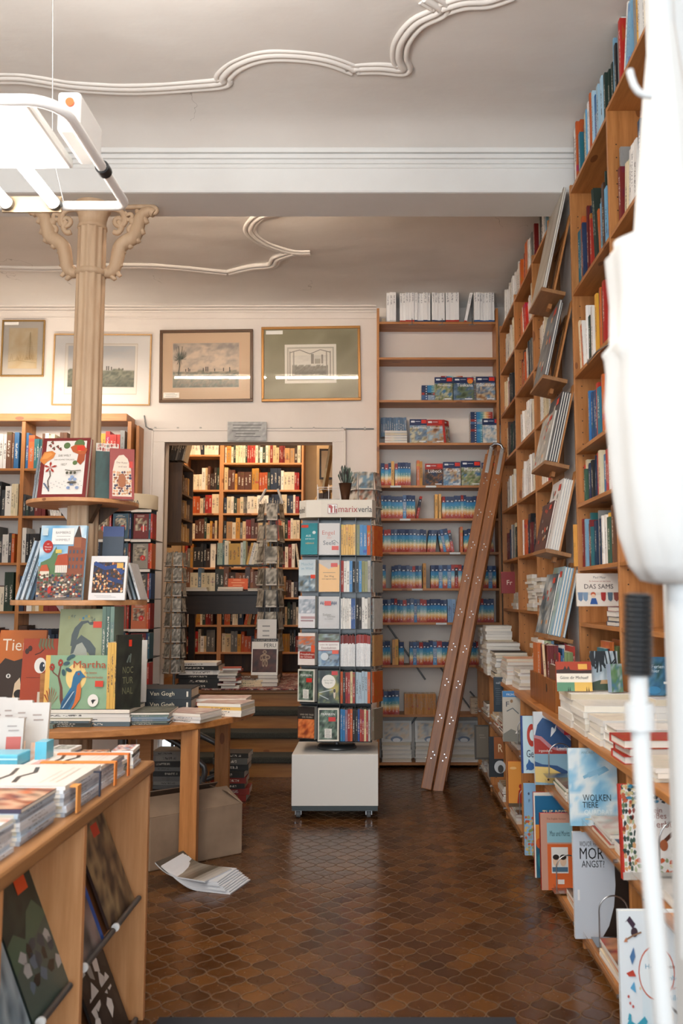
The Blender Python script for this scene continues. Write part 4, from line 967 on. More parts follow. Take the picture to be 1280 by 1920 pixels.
for i, z in enumerate(TZ):
    b, f, lb = C1[i]; ww, hh = .135, .208
    shown('paperback', ww, hh, .05, b, mk(ww, hh, b, f), (MX-.045, MY+.037, z-.006), 0, .02, lb, 'paperback', soft=True)
    b, f, lb = C0[i]; ww = .118
    yb = .085
    shown('paperback', ww, hh, .06, b, mk(ww, hh, b, f), (MX-.182-(.012 if i > 0 else 0), MY+yb, z-.002), -.32, .02, lb, 'paperback', soft=True)
T3 = [('e0b060',)*1, ]
def tcol(z, x0, x1, cols, tt, where, mesh='soft', hh=(.195, .205)):
    s = x0
    for k, c in enumerate(cols):
        if s+tt > x1+.004: break
        nm, hx = c
        o = book(mesh, 'paperback', (tt-.0008, .13, rnd.uniform(*hh)), (MX+s, MY+.036+rnd.uniform(0, .008), z-.007), (0, 0, 0), jit(hx, rnd, .03))
        tag(o, nm+' paperback spine, '+ORD[k]+' from the left '+where, 'paperback', 'paperback spines on the tower, tier %d' % (TZ.index(z)+1)); s += tt
Y_ = ('yellow', 'e2b464'); W_ = ('white', 'e6e2da'); B_ = ('blue', '2f78b0'); O_ = ('olive', '8a8c60'); K_ = ('black', '1c1c1e'); R_ = ('red', '9c2a1e'); OR = ('orange', 'c8581e'); DB = ('dark blue', '1f4a8a'); CR = ('cream', 'd8c498'); G_ = ('grey', 'b0aca4')
tiers = ['top', 'second', 'third', 'fourth', 'fifth', 'lowest']
rowsA = [[Y_]*6, [R_, W_, W_, B_, K_], [W_]*5+[DB]*2, [('white and dark red', '7c2a24')]*10, [OR, K_, R_, R_, CR, R_], [B_, B_, ('mauve', '8c7084'), R_, OR, K_]]
rowsB = [[O_, B_, B_, OR], [K_, B_, O_, O_, G_], [K_, ('dark grey', '2c2a2c'), W_, W_, G_], [('white and red', '9c3028')]*9, [('sky blue', 'a8bcc8')]*4+[OR], [K_, DB, R_, R_, CR, R_, G_]]
for i, z in enumerate(TZ):
    n = len(rowsA[i]); tcol(z, .031, .126, rowsA[i], .095/n, 'in the %s tier of the tower' % tiers[i], 'redtop' if i == 3 else 'soft')
    n = len(rowsB[i]); tcol(z, .130, .225, rowsB[i], .095/n, 'in the right %s tier of the tower' % tiers[i], 'redtop' if i == 3 else 'soft')
    o = book('soft', 'paperback', (.014, .12, .2), (MX+.236, MY+.10, z-.01), (0, 0, -.5), jit(['b85a24', '8c8880', 'c8c4bc', 'a87c4c', 'c05a24', '8a7a66'][i], rnd)); tag(o, 'paperback turned edge-on at the right corner, %s tier of the tower' % tiers[i], 'paperback')

# ================================================================== AVALON BOOK TOWER behind the table
AX, AY = -1.93, 6.78
av = empty('book_tower', (AX, AY, 0), 0, 'revolving paperback tower with cream AVALONDA header behind the oval table', 'book stand')
MB().lathe([(0, 0), (.22, 0), (.22, .04), (0, .05)], 30).cyl((0, 0, .05), (0, 0, 2.05), .03).build('base', DSTEEL, av)
MB().lathe([(.225, 2.075), (.225, 2.185), (0, 2.186)], 40).build('header', newmat('cream_card', .6, 'd8cbb0'), av)
a = Art(.24, .1); a.t('NA', .32, .74, .18, 'b04a24', .34); a.t('LONDA', .56, .36, .62, '3c3a36', .34); a.line([(.0, .22), (.1, .14), (.25, .16), (.3, .22)], .006, '3c3a36')
a.mb.build('lettering', ART, av, loc=(.06, -.235, 2.075))
AZ = [1.845, 1.62, 1.395, 1.17, .95, .73]
for k, z in enumerate(AZ):
    m = MB(); m.box(-.21, -.2, z-.012, .225, .2, z-.006); m.build('tray', BLACK, av)
    m = MB(); m.box(-.21, -.207, z+.195, -.05, -.200, z+.215, lin('e4e0d8')); m.box(.08, -.207, z+.195, .232, -.200, z+.215, lin('e4e0d8')); m.box(-.06, -.225, z+.2, .085, -.218, z+.215, lin('d8d2c6')); m.build('tray_lip', MATTE, av)
MB().box(-.075, -.19, .7, -.07, .2, 2.07).box(.085, -.19, .7, .09, .2, 2.07).box(-.21, .0, .7, .22, .005, 2.07).build('divider', BLACK, av)
def novel(b, i, num=True):
    def f(a):
        a.n(.12, .32, .88, .82, [b, 'c8bca0', '3c2c24', b], 7, 8, 3, i*3.1)
        a.lines(.2, .85, .8, .95, 2, 'e0d8c8', i)
        if num: a.e(.66, .42, .17, .11, 'c0281e'); a.t('1' if i % 2 else '2', .66, .42, .07, 'f0e8e0')
    return f
cl = ['7a5a3c', 'b8623a', '34566a', '26505c', '6c1e1c', '2c4a5c', '8c7458', '8a8478', '6c2a20', '7c1c1a', '3c3a38', '9c3420']
names_ = ['brown', 'orange', 'slate blue', 'teal', 'dark red', 'petrol blue', 'tan', 'grey', 'rust red', 'crimson', 'charcoal', 'brick red']
ii = 0
for k, z in enumerate(AZ):
    for j, (x, y) in enumerate(((-.145, -.195), (.005, -.215), (.155, -.195))):
        c = cl[(k*3+j*2) % 12]; nmm = names_[(k*3+j*2) % 12]; ii += 1
        if k > 0 and j == 0 and k < 3: continue
        shown('paperback', .115, .19, .03, c, mk(.115, .19, c, novel(c, ii)), (AX+x, AY+y, z-.005), 0, .02, nmm+' novel in the '+tiers[k]+' tier, '+['left', 'middle', 'right'][j]+' pocket of the AVALONDA tower', 'paperback', soft=True)
    for j, x in enumerate((-.083, .067, .215, .228)):
        c = ['b0301f', 'c8501e', '24406c', '8c1e1a', '2c5a6c', 'a8281e'][(k+j*2) % 6]
        o = book('soft', 'paperback', (.014, .12, .19), (AX+x, AY-.2, z-.005), (0, 0, 0), lin(c)); tag(o, 'narrow '+['red', 'orange', 'navy', 'crimson', 'petrol', 'scarlet'][(k+j*2) % 6]+' spine, '+ORD[j]+' from the left in the '+tiers[k]+' tier of the AVALONDA tower', 'paperback')

# ================================================================== POSTCARD RACKS
def postcard_rack(name, label, loc, cols, tiers_, z0, z1, r, rz, cw=.10, ch=.145, seed=1, tone=('8c8678', 'b0a898', '6c665a')):
    rt = empty(name, loc, rz, label, 'postcard rack')
    MB().cyl((0, 0, 0), (0, 0, z1), .012).lathe([(0, 0), (.11, .0), (.11, .02), (0, .03)], 24).build('stand', DSTEEL, rt)
    r_ = random.Random(seed); n = 0
    for c in range(cols):
        q = Matrix.Rotation(2*PI*c/cols, 4, 'Z')
        m = MB()
        for s_ in (-cw/2-.004, cw/2+.004): m.tube([q @ Vector((s_, -r, z0)), q @ Vector((s_, -r, z1))], .0018, 5)
        for k in range(tiers_):
            z = z0+(z1-z0)*k/tiers_
            m.tube([q @ Vector((-cw/2, -r, z)), q @ Vector((-cw/2, -r-.03, z)), q @ Vector((cw/2, -r-.03, z)), q @ Vector((cw/2, -r, z))], .0016, 5)
            m.tube([q @ Vector((-cw/2, -r-.032, z+.03)), q @ Vector((cw/2, -r-.032, z+.03))], .0016, 5)
        m.build('wire_column', DSTEEL, rt)
        for k in range(tiers_):
            if math.cos(2*PI*c/cols+rz) < -.2: continue
            z = z0+(z1-z0)*k/tiers_
            a = Art(cw, ch); a.n(0, 0, 1, 1, [r_.choice(tone), r_.choice(tone), '4c483e', 'd0c8b8', r_.choice(tone)], 6, 7, 3, r_.random()*30); a.r(.0, .0, 1, .06, 'd8d2c6')
            a.mb.add([(-cw/2, .004, 0), (cw/2, .004, 0), (cw/2, .004, ch), (-cw/2, .004, ch)], [(0, 3, 2, 1)], lin('c8c0b0'))
            M4 = q @ Matrix.Translation((0, -r-.022, z+.004)) @ Matrix.Rotation(-.12, 4, 'X')
            a.mb.v = [M4 @ v for v in a.mb.v]
            w0 = Matrix.Translation(loc) @ Matrix.Rotation(rz, 4, 'Z')
            a.mb.v = [w0 @ v for v in a.mb.v]
            o = a.mb.build('postcard', ART); n += 1
            tag(o, '%s postcard, %s pocket up, %s column of the %s' % ('colourful' if 'colourful' in label else 'sepia' if 'sepia' in label else 'grey', ORD[k], ORD[c], label.split(' ')[0]+' '+('rack by the stairs' if 'stairs' in label else 'rack in the doorway' if 'doorway' in label else 'rack behind the tower')), 'postcard', 'postcards on the '+name.replace('_', ' ')+' '+label.split(' ')[0])
    return rt
postcard_rack('postcard_rack', 'tall rack of grey postcards standing left of the stairs', (-1.665, 7.3, 0), 6, 8, .78, 1.78, .06, .35, .07, .11, 3)
postcard_rack('postcard_rack', 'clear-pocket rack of sepia pictures in the doorway', (-1.0, 8.28, ZU), 6, 7, .3, 1.72, .10, .2, .10, .16, 8, ('9c9484', 'c0b8a8', '5c564a'))
postcard_rack('postcard_rack', 'wire rack with colourful cards behind the white-box tower', (-.09, 6.80, 0), 6, 11, .85, 2.36, .10, .1, .11, .14, 12, ('d8d0c4', '6c8ca0', 'b86a44'))
m = MB()
for (a_, b_) in (((-1.1, 8.2, 2.3), (-1.04, 8.2, 2.42)), ((-.93, 8.2, 2.42), (-.88, 8.2, 2.28))):
    d = Vector(b_)-Vector(a_); m.tube([a_, b_], [.012, .012], 6, lin('d8d4cc'))
tag(m.build('ribbon', MATTE), 'pale ribbon ends on top of the doorway postcard rack', 'ribbon')
# small potted plant and wire basket behind the header
pp = empty('potted_plant', (-.215, 6.05, 2.09), 0, 'small plant in a dark bronze pot behind the tower header', 'plant')
MB().lathe([(0, -.05), (.022, -.05), (.028, 0), (.045, .10), (.048, .10), (.04, .098), (0, .09)], 24).build('pot', newmat('bronze_pot', .3, '4c3020', .6), pp)
m = MB(); r_ = random.Random(4)
for k in range(60):
    q = r_.uniform(0, 2*PI); l_ = r_.uniform(.03, .13); x, y = .03*math.cos(q)*r_.random(), .03*math.sin(q)*r_.random()
    p1 = Vector((x*1.8, y*1.8, .09+l_)); m.add([Vector((x, y, .09)), p1+Vector((.006, 0, -.01)), p1+Vector((0, 0, .008)), p1+Vector((-.006, 0, -.01))], [(0, 1, 2, 3)], lin(r_.choice(['2c3a30', '4c5c4c', '6c7c70', '3a3430'])))
m.build('foliage', MATTE, pp)
m = MB()
for z in (2.05, 2.13, 2.22): m.tube([(-.44, 6.5, z), (-.27, 6.5, z), (-.27, 6.62, z), (-.44, 6.62, z)], .0025, 6, close=True)
for x, y in ((-.44, 6.5), (-.27, 6.5), (-.27, 6.62), (-.44, 6.62), (-.355, 6.5)): m.tube([(x, y, 1.2), (x, y, 2.24)], .0025, 6)
m.tube([(-.355, 6.56, 0), (-.355, 6.56, 2.05)], .01, 8); m.lathe([(0, 0), (.1, 0), (.1, .015), (0, .02)], 20, (-.355, 6.56))
tag(m.build('wire_basket_stand', WHITEP), 'white wire basket stand behind the tower header by the door frame', 'stand')

# ================================================================== UPPER ROOM
dk = empty('desk', (-1.40, 8.62, ZU), 0, 'dark old wooden desk covered with old books in the upper room', 'desk')
MB().box(-.5, -.2, .82, .5, .3, .86).build('top', DARKX, dk, bevel=.004)
MB().box(-.47, -.17, .64, .47, .27, .82).build('apron', DARKX, dk)
for x, y in ((-.45, -.16), (.42, -.16), (-.45, .24), (.42, .24)): MB().box(x-.03, y-.03, 0, x+.03, y+.03, .65).build('leg', DARKX, dk)
MB().box(.28, -.16, 0, .46, .25, .64).build('pedestal', DARKX, dk)
ds = empty('desk_shelf', (-1.32, 8.62, ZU+.86), 0, 'small black metal shelf of books standing on the old desk', 'shelf')
MB().box(-.25, -.05, .245, .32, .12, .257).build('shelf_plate', BLACK, ds)
for x in (-.25, .32): MB().box(x-.004, -.05, 0, x+.004, .12, .36).build('end_plate', BLACK, ds)
row((-1.57, 8.58, 0), 0, .01, .55, ZU+.86+.257, pal('cream:e6ddc6 pale_green:a8b8a4 white:ece8de grey_green:7c8c88 yellow:d8a848 teal:4c7478 grey:8c9494 white:e6e2da'), (.2, .25), (.02, .04), .13, 'on the small black desk shelf', 'pale books on the desk shelf', 'old book', name='old_book', lean=.2)
row((-1.86, 8.50, 0), 0, .02, .9, ZU+.86, pal('dark_brown:3c281c brown:6c4026 rust:a04c24 grey_blue:5c7488 dark_green:34382c cream:d8c8a4 black:201c1a brown:7c4a28'), (.17, .235), (.028, .05), .14, 'in the leather row on the old desk', 'leather-bound books on the desk', 'old book', name='old_book')
a = Art(.19, .12); a.lines(.15, .2, .85, .9, 3, 'e8a880', 2)
shown('old_book', .19, .11, .02, 'c8501e', a, (-1.33, 8.44, ZU+.88), .1, .4, 'bright orange cloth book leaning at the front of the old desk', 'old book')
a = Art(.14, .19); a.r(.08, .06, .92, .94, '7c7464'); a.r(.1, .08, .9, .92, '948a78'); a.e(.5, .5, .22, .14, '3c362c'); a.t('Reise', .5, .8, .4, '3c362c')
shown('old_book', .15, .2, .03, '8c8270', a, (-1.02, 8.44, ZU+.862), 0, .12, 'grey-brown cloth book with a stamped emblem on the old desk', 'old book')
for (x, y, n, h, d, t, wh) in ((-1.40, 8.50, 2, .24, .16, .02, 'front pile mid desk'), (-1.72, 8.48, 2, .22, .15, .018, 'front pile at the desk left end'), (-1.07, 8.49, 2, .34, .2, .014, 'wide pile at the desk right end')):
    stack(x, y, ZU+.86, n, h, d, t, PI, pal('cream:e0d0b0 cream:d8c8a8 beige:b8a484'), 'the '+wh, 'flat books on the old desk', 'old book', name='old_book')
wc = empty('wall_cabinet', (-1.99, 8.0, 1.90), 0, 'small dark wooden cabinet hung inside the doorway on the left', 'cabinet')
MB().box(0, 0, 0, .02, .5, .74).build('back_board', DARKW, wc); MB().box(.02, 0, 0, .2, .02, .74).build('side', DARKW, wc); MB().box(.02, .48, 0, .2, .5, .74).build('side', DARKW, wc)
for z in (0, .22, .45, .72): MB().box(.02, .02, z, .2, .48, z+.018).build('shelf', DARKW, wc)
MB().box(-.11, .0, -.02, 0, .5, .74).build('wall_plate', DARKW, wc)
for k, z in enumerate((.018, .238, .468)):
    row((-1.81, 8.03, 0), HALF, .0, .45, 1.90+z, pal('brown:7c5a3a tan:b08c60 dark_brown:4c3424 ochre:a87c40 cream:c8ac80'), (.13, .19), (.018, .03), .13, 'on the %s shelf of the dark wall cabinet' % ['lowest', 'middle', 'upper'][k], 'books in the dark wall cabinet', 'old book', name='old_book')
row((-1.98, 8.0, 0), 0, 0.0, .28, 2.66, pal('dark_grey:3c3834 grey:6c6860 cream:c8bca4 black:26221f'), (.28, .34), (.008, .02), .2, 'atop the dark wall cabinet', 'tall thin folders on the wall cabinet', 'folder', name='folder', lean=1)
# mirror, arch and panels at the right of the upper room
mr = empty('mirror', (-.57, 9.0, 2.62), 0, 'dark-framed mirror on the upper room wall, seen at the doorway top right', 'mirror')
MB().box(-.02, 0, 0, .22, .02, .02).box(-.02, 0, .3, .22, .02, .32).box(-.02, 0, .02, 0, .02, .3).box(.2, 0, .02, .22, .02, .3).build('frame', DARKX, mr); MB().box(0, .004, .02, .2, .012, .3).build('glass', newmat('mirror_glass', .03, 'd8d8d8', 1), mr)
struct(box_o('wall_right', (-.62, 9.03, ZU), (.4, 9.1, 3.75), UPW))
m = MB(); m.tube([(-.38+.27*math.cos(q), 8.8, 2.15+.36*math.sin(q)) for q in [PI*(.5+.55*i/12) for i in range(13)]]+[(-.64, 8.8, 1.7), (-.64, 8.8, ZU)], .035, 8); tag(m.build('round_armchair_back', newmat('bentwood', .4, 'a88c64')), 'pale curved bentwood arch standing at the right inside the doorway', 'arch')
o = MB().box(-.55, 8.2, 1.9, -.5, 8.42, 2.38).box(-.495, 8.2, 1.9, -.44, 8.42, 2.4).build('portfolio', newmat('brown_folio', .6, '4c3a2e')); tag(o, 'pair of large brown portfolios upright at the right inside the doorway', 'portfolio')
o = MB().box(-.6, 8.15, ZU, -.40, 8.5, 1.898).build('side_cabinet', DARKW); tag(o, 'dark cabinet carrying the brown portfolios inside the doorway', 'cabinet')
o = MB().prism([(0, 0), (.02, 0), (.10, .5), (.08, .5)], 0, .4, M=Matrix.Translation((-.50, 8.35, 2.38)) @ Matrix.Rotation(PI/2, 4, 'X')).build('canvas', newmat('canvas_back', .8, 'a89474')); tag(o, 'tall board leaning above the brown portfolios by the door jamb', 'board')
o = MB().box(-1.52, 7.7, ZU, -.50, 9.2, ZU+.012).build('rug', RUGM); tag(o, 'patterned woven rug on the floor at the top of the stairs', 'rug')
a = Art(.235, .33); a.r(0, 0, 1, 1, 'ece6dc'); a.r(0, .92, 1, 1, '1a1818'); a.r(.04, .1, .96, .72, '3c1c16'); a.n(.05, .1, .95, .72, ['2c1410', '4c241a', '5c3024'], 10, 10, 4, 3); a.t('PERU', .7, .82, .45, '1a1818'); a.t('DIE KUNST DER INKA', .5, .955, .85, 'b8b0a4')
for (x, y, rx, ry) in ((.5, .64, .08, .05), (.5, .5, .16, .09), (.62, .5, .1, .06), (.46, .34, .05, .1), (.58, .34, .05, .1), (.38, .48, .05, .08)): a.e(x, y, rx, ry, 'a08468'); a.e(x, y, rx*.55, ry*.5, '5c3c2c')
pz = at(495, 1262, 7.9)
shown('art_book', .235, .33, .03, 'e0d8c8', a, (pz.x, 7.9, ZU+.102), -.05, .08, 'PERU art book with a warrior figure standing at the top of the stairs', 'art book')
stack(pz.x, 7.98, ZU+.012, 3, .24, .2, .029, PI, OLD, 'the support pile under the PERU book', 'books on the stair landing', 'art book', j=.003)
a = Art(.17, .2); a.lines(.2, .2, .8, .85, 3, '9a9a98', 5)
sg = empty('paper_sign', (pz.x, 8.06, ZU+.1), 0, 'white paper sign in a clear holder behind the PERU book', 'sign'); MB().box(-.088, 0, 0, .088, .004, .5, lin('e6e4e0')).build('sheet', MATTE, sg); a.mb.build('lettering', ART, sg, loc=(0, 0, .29))
# big books piled at the left of the landing and beyond
stack(-1.55, 7.85, ZU+.012, 6, .36, .28, .035, 0, pal('white:e6e2dc blue:2c5a8c dark_red:4c1a1a black:222 grey:8a8c8a'.replace('222', '222222')), 'the pile of large volumes left on the landing', 'large volumes on the landing', 'art book', j=.02)
stack(-1.28, 7.80, ZU+.012, 8, .22, .16, .022, HALF, pal('white:e0dcd4 red:a85048 grey:9c9890'), 'the second landing pile', 'paperbacks piled on the landing', 'paperback', name='paperback', j=.02, jy=.15)
stack(-1.15, 7.95, ZU+.012, 5, .24, .18, .02, .1, pal('cream:d8c4a0 brown:6c4c30 black:222222'), 'the third landing pile', 'old books piled on the landing', 'old book', name='old_book', j=.02, jy=.2)

# ================================================================== BOOK DISPLAYS ON THE PIER
def ledge(k, zb, items, label):
    """slanted pine rack fixed to the pier; faces the aisle"""
    rt = empty('slanted_book_rack', (1.115, 4.95, zb), 0, label, 'book rack')
    # local: x to the wall (+X), y away from the camera
    tl = .22
    M = Matrix.Translation((-.185, 0, 0)) @ Matrix.Rotation(tl, 4, 'Y')
    MB().box(-.005, -.20, -.022, .135, .20, 0, M=M).build('ledge', LPINE[1], rt, bevel=.002)
    MB().box(.075, -.03, -.05, .095, .03, .42, M=M).build('back_post', PINE[2], rt)
    MB().box(.065, -.195, .0, .075, -.145, .45, M=M).box(.065, .145, 0, .075, .195, .45, M=M).box(.065, -.145, .33, .075, .145, .38, M=M).build('back_frame', PINE[2], rt)
    MB().prism([(.075, -.03), (.19, -.03), (.19, .05), (.14, .47)], -.235, -.215, M=Matrix.Rotation(PI/2, 4, 'X') @ Matrix.Scale(1, 4)).build('side_cheek', LPINE[2], rt) if False else MB().box(.11, -.20, -.055, .18, .20, -.03).build('wall_rail', PINE[1], rt)
    x = .0
    for i, (w, h, t_, c, af, yo, lb) in enumerate(items):
        wl = Matrix.Translation((1.115, 4.95, zb)) @ M @ Vector((x+.002, yo, .0005))
        root = empty('picture_book' if w < .4 else 'large_print', wl, 0, lb, 'picture book' if w < .4 else 'print')
        root.rotation_euler = (Matrix.Rotation(tl, 3, 'Y') @ Matrix.Rotation(-HALF, 3, 'Z')).to_euler()
        cover_parts(root, w, h, t_, c, af(w, h) if af else None, False, None)
        x += t_+.001
    return rt
def dots(cols, seed, red=True):
    def f(w, h):
        a = Art(w, h); a.n(0, 0, 1, 1, cols, 10, 12, 3, seed); r = random.Random(seed)
        for k in range(10): a.e(r.uniform(.1, .9), r.uniform(.1, .9), .05, .04, r.choice(['c8482c', 'd8d0c0', '8a8c84', 'e0a060']))
        if red: a.r(.7, .84, .9, .93, 'd0402c')
        return a
    return f
plain = lambda c: (lambda w, h: (lambda a: a.n(0, 0, 1, 1, c, 6, 8, 2, 3))(Art(w, h)))
GY = ['6c6c68', '50565c', '7c8484', '44484c']
ledge(0, 3.13, [(.39, .60, .012, '9a8f80', plain(['b8b0a2', 'a09888', 'c4bcb0']), -.0, 'large beige print curling on the top slanted rack'), (.38, .58, .006, 'dcd8d0', None, -.01, 'large white sheet behind the beige print on the top rack')], 'slanted pine rack on the pier, topmost, holding large prints')
ledge(1, 2.63, [(.36, .44, .012, '5c6068', dots(GY, 3), -.02, 'grey picture book with orange spots, front of the second slanted rack'), (.36, .43, .010, '22262c', None, -.01, 'black picture book behind the grey one on the second rack')], 'slanted pine rack on the pier, second from the top')
ledge(2, 2.15, [(.36, .30, .012, 'a8a49c', dots(['b8b4ac', '8c8c84', 'd0ccc4'], 5), .03, 'pale picture book at the front of the third slanted rack')]+[(.33, .40, .012, '3c3e44', dots(['3c3c40', '4c4a4c', '323438'], 7) if k == 0 else None, -.03, 'dark grey picture book, %s of the batch on the third rack' % ORD[k]) for k in range(4)], 'slanted pine rack on the pier, third from the top')
ledge(3, 1.665, [(.32, .28, .012, '5c2c2c', dots(['5c3430', '44302c'], 9), .05, 'maroon picture book at the front of the fourth slanted rack')]+[(.30, .40, .012, 'd8d6d4', dots(['dcd8d4', 'e0dcd8'], 4) if k == 0 else None, -.04, 'white picture book, %s of the batch on the fourth rack' % ORD[k]) for k in range(4)], 'slanted pine rack on the pier, fourth from the top')
ledge(4, 1.2, [(.32, .34, .012, '3c4c54', dots(['3c4c54', '708088', 'c8ccc8'], 19), .05, 'dark blue picture book at the front of the lowest slanted rack')]+[(.30, .38, .014, '8cb4d0', dots(['8cb4cc', 'b0c8c8', '90a890'], 14) if k == 0 else None, -.04, 'sky blue picture book, %s of the batch on the lowest rack' % ORD[k]) for k in range(5)], 'slanted pine rack on the pier, lowest')
# ================================================================== BOOKS ON THE ROUND SHELVES AND TABLE
def ppx(name, x0, x1, y0, y1, Y, z, t_, base, fn, rz, tilt, label, cat='picture book', soft=False, price=None, pages='e6dfd2', hscale=1, wscale=1):
    """cover seen between pixel columns x0..x1 and rows y0..y1, standing at depth Y on height z"""
    a_, b_ = at(x0, y1, Y), at(x1, y0, Y)
    w, h = (b_.x-a_.x)/max(.3, math.cos(rz))*wscale, (b_.z-z)/math.cos(tilt)*hscale
    a = Art(w, h); fn(a)
    return shown(name, w, h, t_, base, a, ((a_.x+b_.x)/2, Y, z), rz, tilt, label, cat, None, soft, price, 0, pages)
def a_butterfly(a):
    a.r(0, 0, 1, 1, '7a1f1c'); a.r(.09, .06, .93, .95, 'e9e2da')
    for x, y, s in ((.52, .87, .07), (.78, .89, .11), (.72, .58, .05)): a.e(x, y, s, s*.75, '5c7444', rot=.4)
    for x, y in ((.16, .88), (.24, .83), (.32, .86), (.20, .93), (.38, .82)): a.e(x, y, .035, .015, '6c5c48', 10, .6); a.e(x+.02, y-.02, .02, .02, '8c3028', 8)
    a.poly([(-.02, .62), (.06, .76), (.22, .78), (.30, .74), (.26, .66), (.14, .60), (.08, .55)], 'd8843c'); a.poly([(.02, .64), (.08, .74), (.2, .75), (.24, .72), (.14, .65)], 'e89a50')
    a.poly([(.60, .84), (.66, .76), (.78, .72), (.92, .70), (.96, .80), (.86, .88), (.7, .88)], 'b85a2c'); a.poly([(.78, .72), (.76, .60), (.84, .54), (.92, .62), (.92, .72)], 'a84e28'); a.e(.8, .8, .05, .03, 'e8a060')
    a.r(.74, .78, .90, .86, 'd83820')
    a.t('DIE WELT', .5, .70, .26, '7c7468'); a.t('DER SCHMETTERLINGE', .5, .63, .42, '8c8478'); a.t('1827', .5, .55, .12, '8c8478')
    for k in range(5):
        q = 2*PI*k/5+.3; a.poly([(.22, .5), (.22+.10*math.cos(q-.25), .5+.07*math.sin(q-.25)), (.22+.15*math.cos(q), .5+.10*math.sin(q)), (.22+.10*math.cos(q+.25), .5+.07*math.sin(q+.25))], 'a83222')
    a.line([(.22, .45), (.24, .36), (.20, .28), (.24, .1)], .006, '5c4c44'); a.line([(.12, .24), (.2, .16), (.24, .12)], .008, '5c6c84')
    for x, y in ((.70, .34), (.66, .30), (.76, .30), (.7, .22), (.64, .16), (.82, .16)): a.e(x, y, .04, .025, '8ca0c4', 10)
    for k in range(24): a.e(.14+.034*k, .16+.05*((k*7) % 5)/2, .010, .005, '3c4c64', 6)
    a.e(.72, .24, .10, .02, '5c564c'); a.line([(.55, .45), (.7, .43), (.88, .44)], .005, '6c6454')
    for x in (.6, .68, .76): a.e(x, .40, .03, .025, '4c4c3c', 8)
ppx('picture_book', 68, 164, 818, 934, 4.70, 1.9355, .035, '7a1f1c', a_butterfly, -.06, .16, 'large book with maroon border, butterflies and flowers on the upper round shelf')
for k in range(3):
    b = book('soft', 'picture_book', (.011, .2, .30), (-1.925+.014*k, 4.86, 1.9355+.002), (-.0, .11, -.04), lin(['8c949c', 'a4a8a8', '70787c'][k])); tag(b, ['outermost', 'middle', 'innermost'][k]+' thin silver-grey picture book leaning left of the butterfly book', 'picture book')
def a_carpet(a):
    a.r(0, 0, 1, 1, '9c3c38'); a.poly([(.12, .05), (.12, .55), (.2, .75), (.36, .86), (.55, .88), (.72, .8), (.86, .6), (.9, .05)], 'e4d4c0'); a.t('Der Kater', .5, .72, .45, '8a4c40'); a.t('und wir', .52, .64, .35, '8a4c40')
    a.cells(.15, .08, .88, .55, ['3c2c44', 'a85c34', 'd8a078', '6c3028', '2c3450', 'c89468'], 7, 9, 4); a.e(.5, .36, .16, .14, 'a86030'); a.r(.78, .62, .93, .75, 'd03828')
ppx('picture_book', 207, 252, 838, 934, 4.76, 1.9355, .028, '9c3c38', a_carpet, .35, .22, 'red picture book with costumed cats on the upper round shelf')
def a_green(a): a.n(0, 0, 1, 1, ['1c4444', '24504c', '183838'], 8, 10, 3, 4); a.r(0, .86, 1, 1, 'e0d8cc'); a.cells(.05, .87, .95, .99, ['a83c34', '8c8478', 'd8a090'], 9, 2, 3); a.r(.7, .4, .8, .46, 'c83828')
ppx('picture_book', 180, 222, 828, 934, 4.86, 1.9355, .025, '1c4444', a_green, .35, .2, 'dark green picture book behind the red cat book on the upper round shelf')
def a_bamberg(a):
    a.r(0, 0, 1, 1, '8ab8d4'); a.n(0, .55, 1, 1, ['6aa8d0', '9cc4dc', 'dfe8ea'], 8, 8, 2, 3)
    a.n(0, .0, 1, .45, ['8a7c74', '6c6460', 'a49890'], 8, 8, 3, 6)
    a.poly([(.05, .5), (.25, .56), (.36, .72), (.42, .56), (.5, .55), (.5, .3), (.0, .3)], '5c7c54')
    a.poly([(.62, .3), (.62, .72), (.74, .72), (.74, .84), (.80, .94), (.84, 1.0), (.90, .84), (1, .82), (1, .3)], '8a4c34'); a.r(.74, .7, .9, .84, '9c5c3c'); a.poly([(.74, .84), (.82, 1), (.9, .84)], '3c3430')
    for x in (.66, .74, .82, .92):
        for y in (.42, .52, .62): a.r(x, y, x+.035, y+.045, '4c5464')
    a.poly([(.36, .46), (.42, .60), (.62, .62), (.66, .46)], 'b04a2c'); a.r(.38, .36, .64, .46, 'e4dcd0')
    for k in range(6): a.r(.4+.04*k, .36, .405+.04*k, .46, '8c4834')
    a.poly([(.04, .38), (.08, .46), (.2, .47), (.26, .38)], 'b85434'); a.r(.06, .3, .26, .38, 'dcd0bc')
    a.cells(.02, .03, .98, .34, ['3c3434', '8c3c2c', 'd8b898', '2c4468', 'e4dccc', '5c4c3c', '7c6c5c', 'a04030', '4c5c44'], 16, 10, 8)
    a.r(.26, .74, .74, .96, 'ece8e4'); a.t('BAMBERG', .5, .90, .32, '6c6864'); a.line([(.36, .85), (.66, .85)], .002, '8c8884'); a.t('WIMMELT', .5, .80, .32, '8c8884')
    a.e(.19, .71, .11, .085, 'b02820'); a.t('mit', .19, .745, .05, 'f0e8e0'); a.t('Wimmel', .19, .705, .15, 'f0e8e0'); a.t('figuren', .19, .67, .12, 'f0e8e0'); a.r(.37, .62, .50, .67, 'd8c060'); a.r(.05, .86, .17, .96, 'c4d4d8')
    a.e(.30, .13, .04, .05, 'b83028'); a.lines(.4, .03, .7, .07, 2, 'e0dcd4')
ppx('picture_book', 66, 158, 984, 1112, 4.64, 1.386, .02, '8ab8d4', a_bamberg, -.04, .12, 'large town scene picture book titled BAMBERG on the lower round shelf')
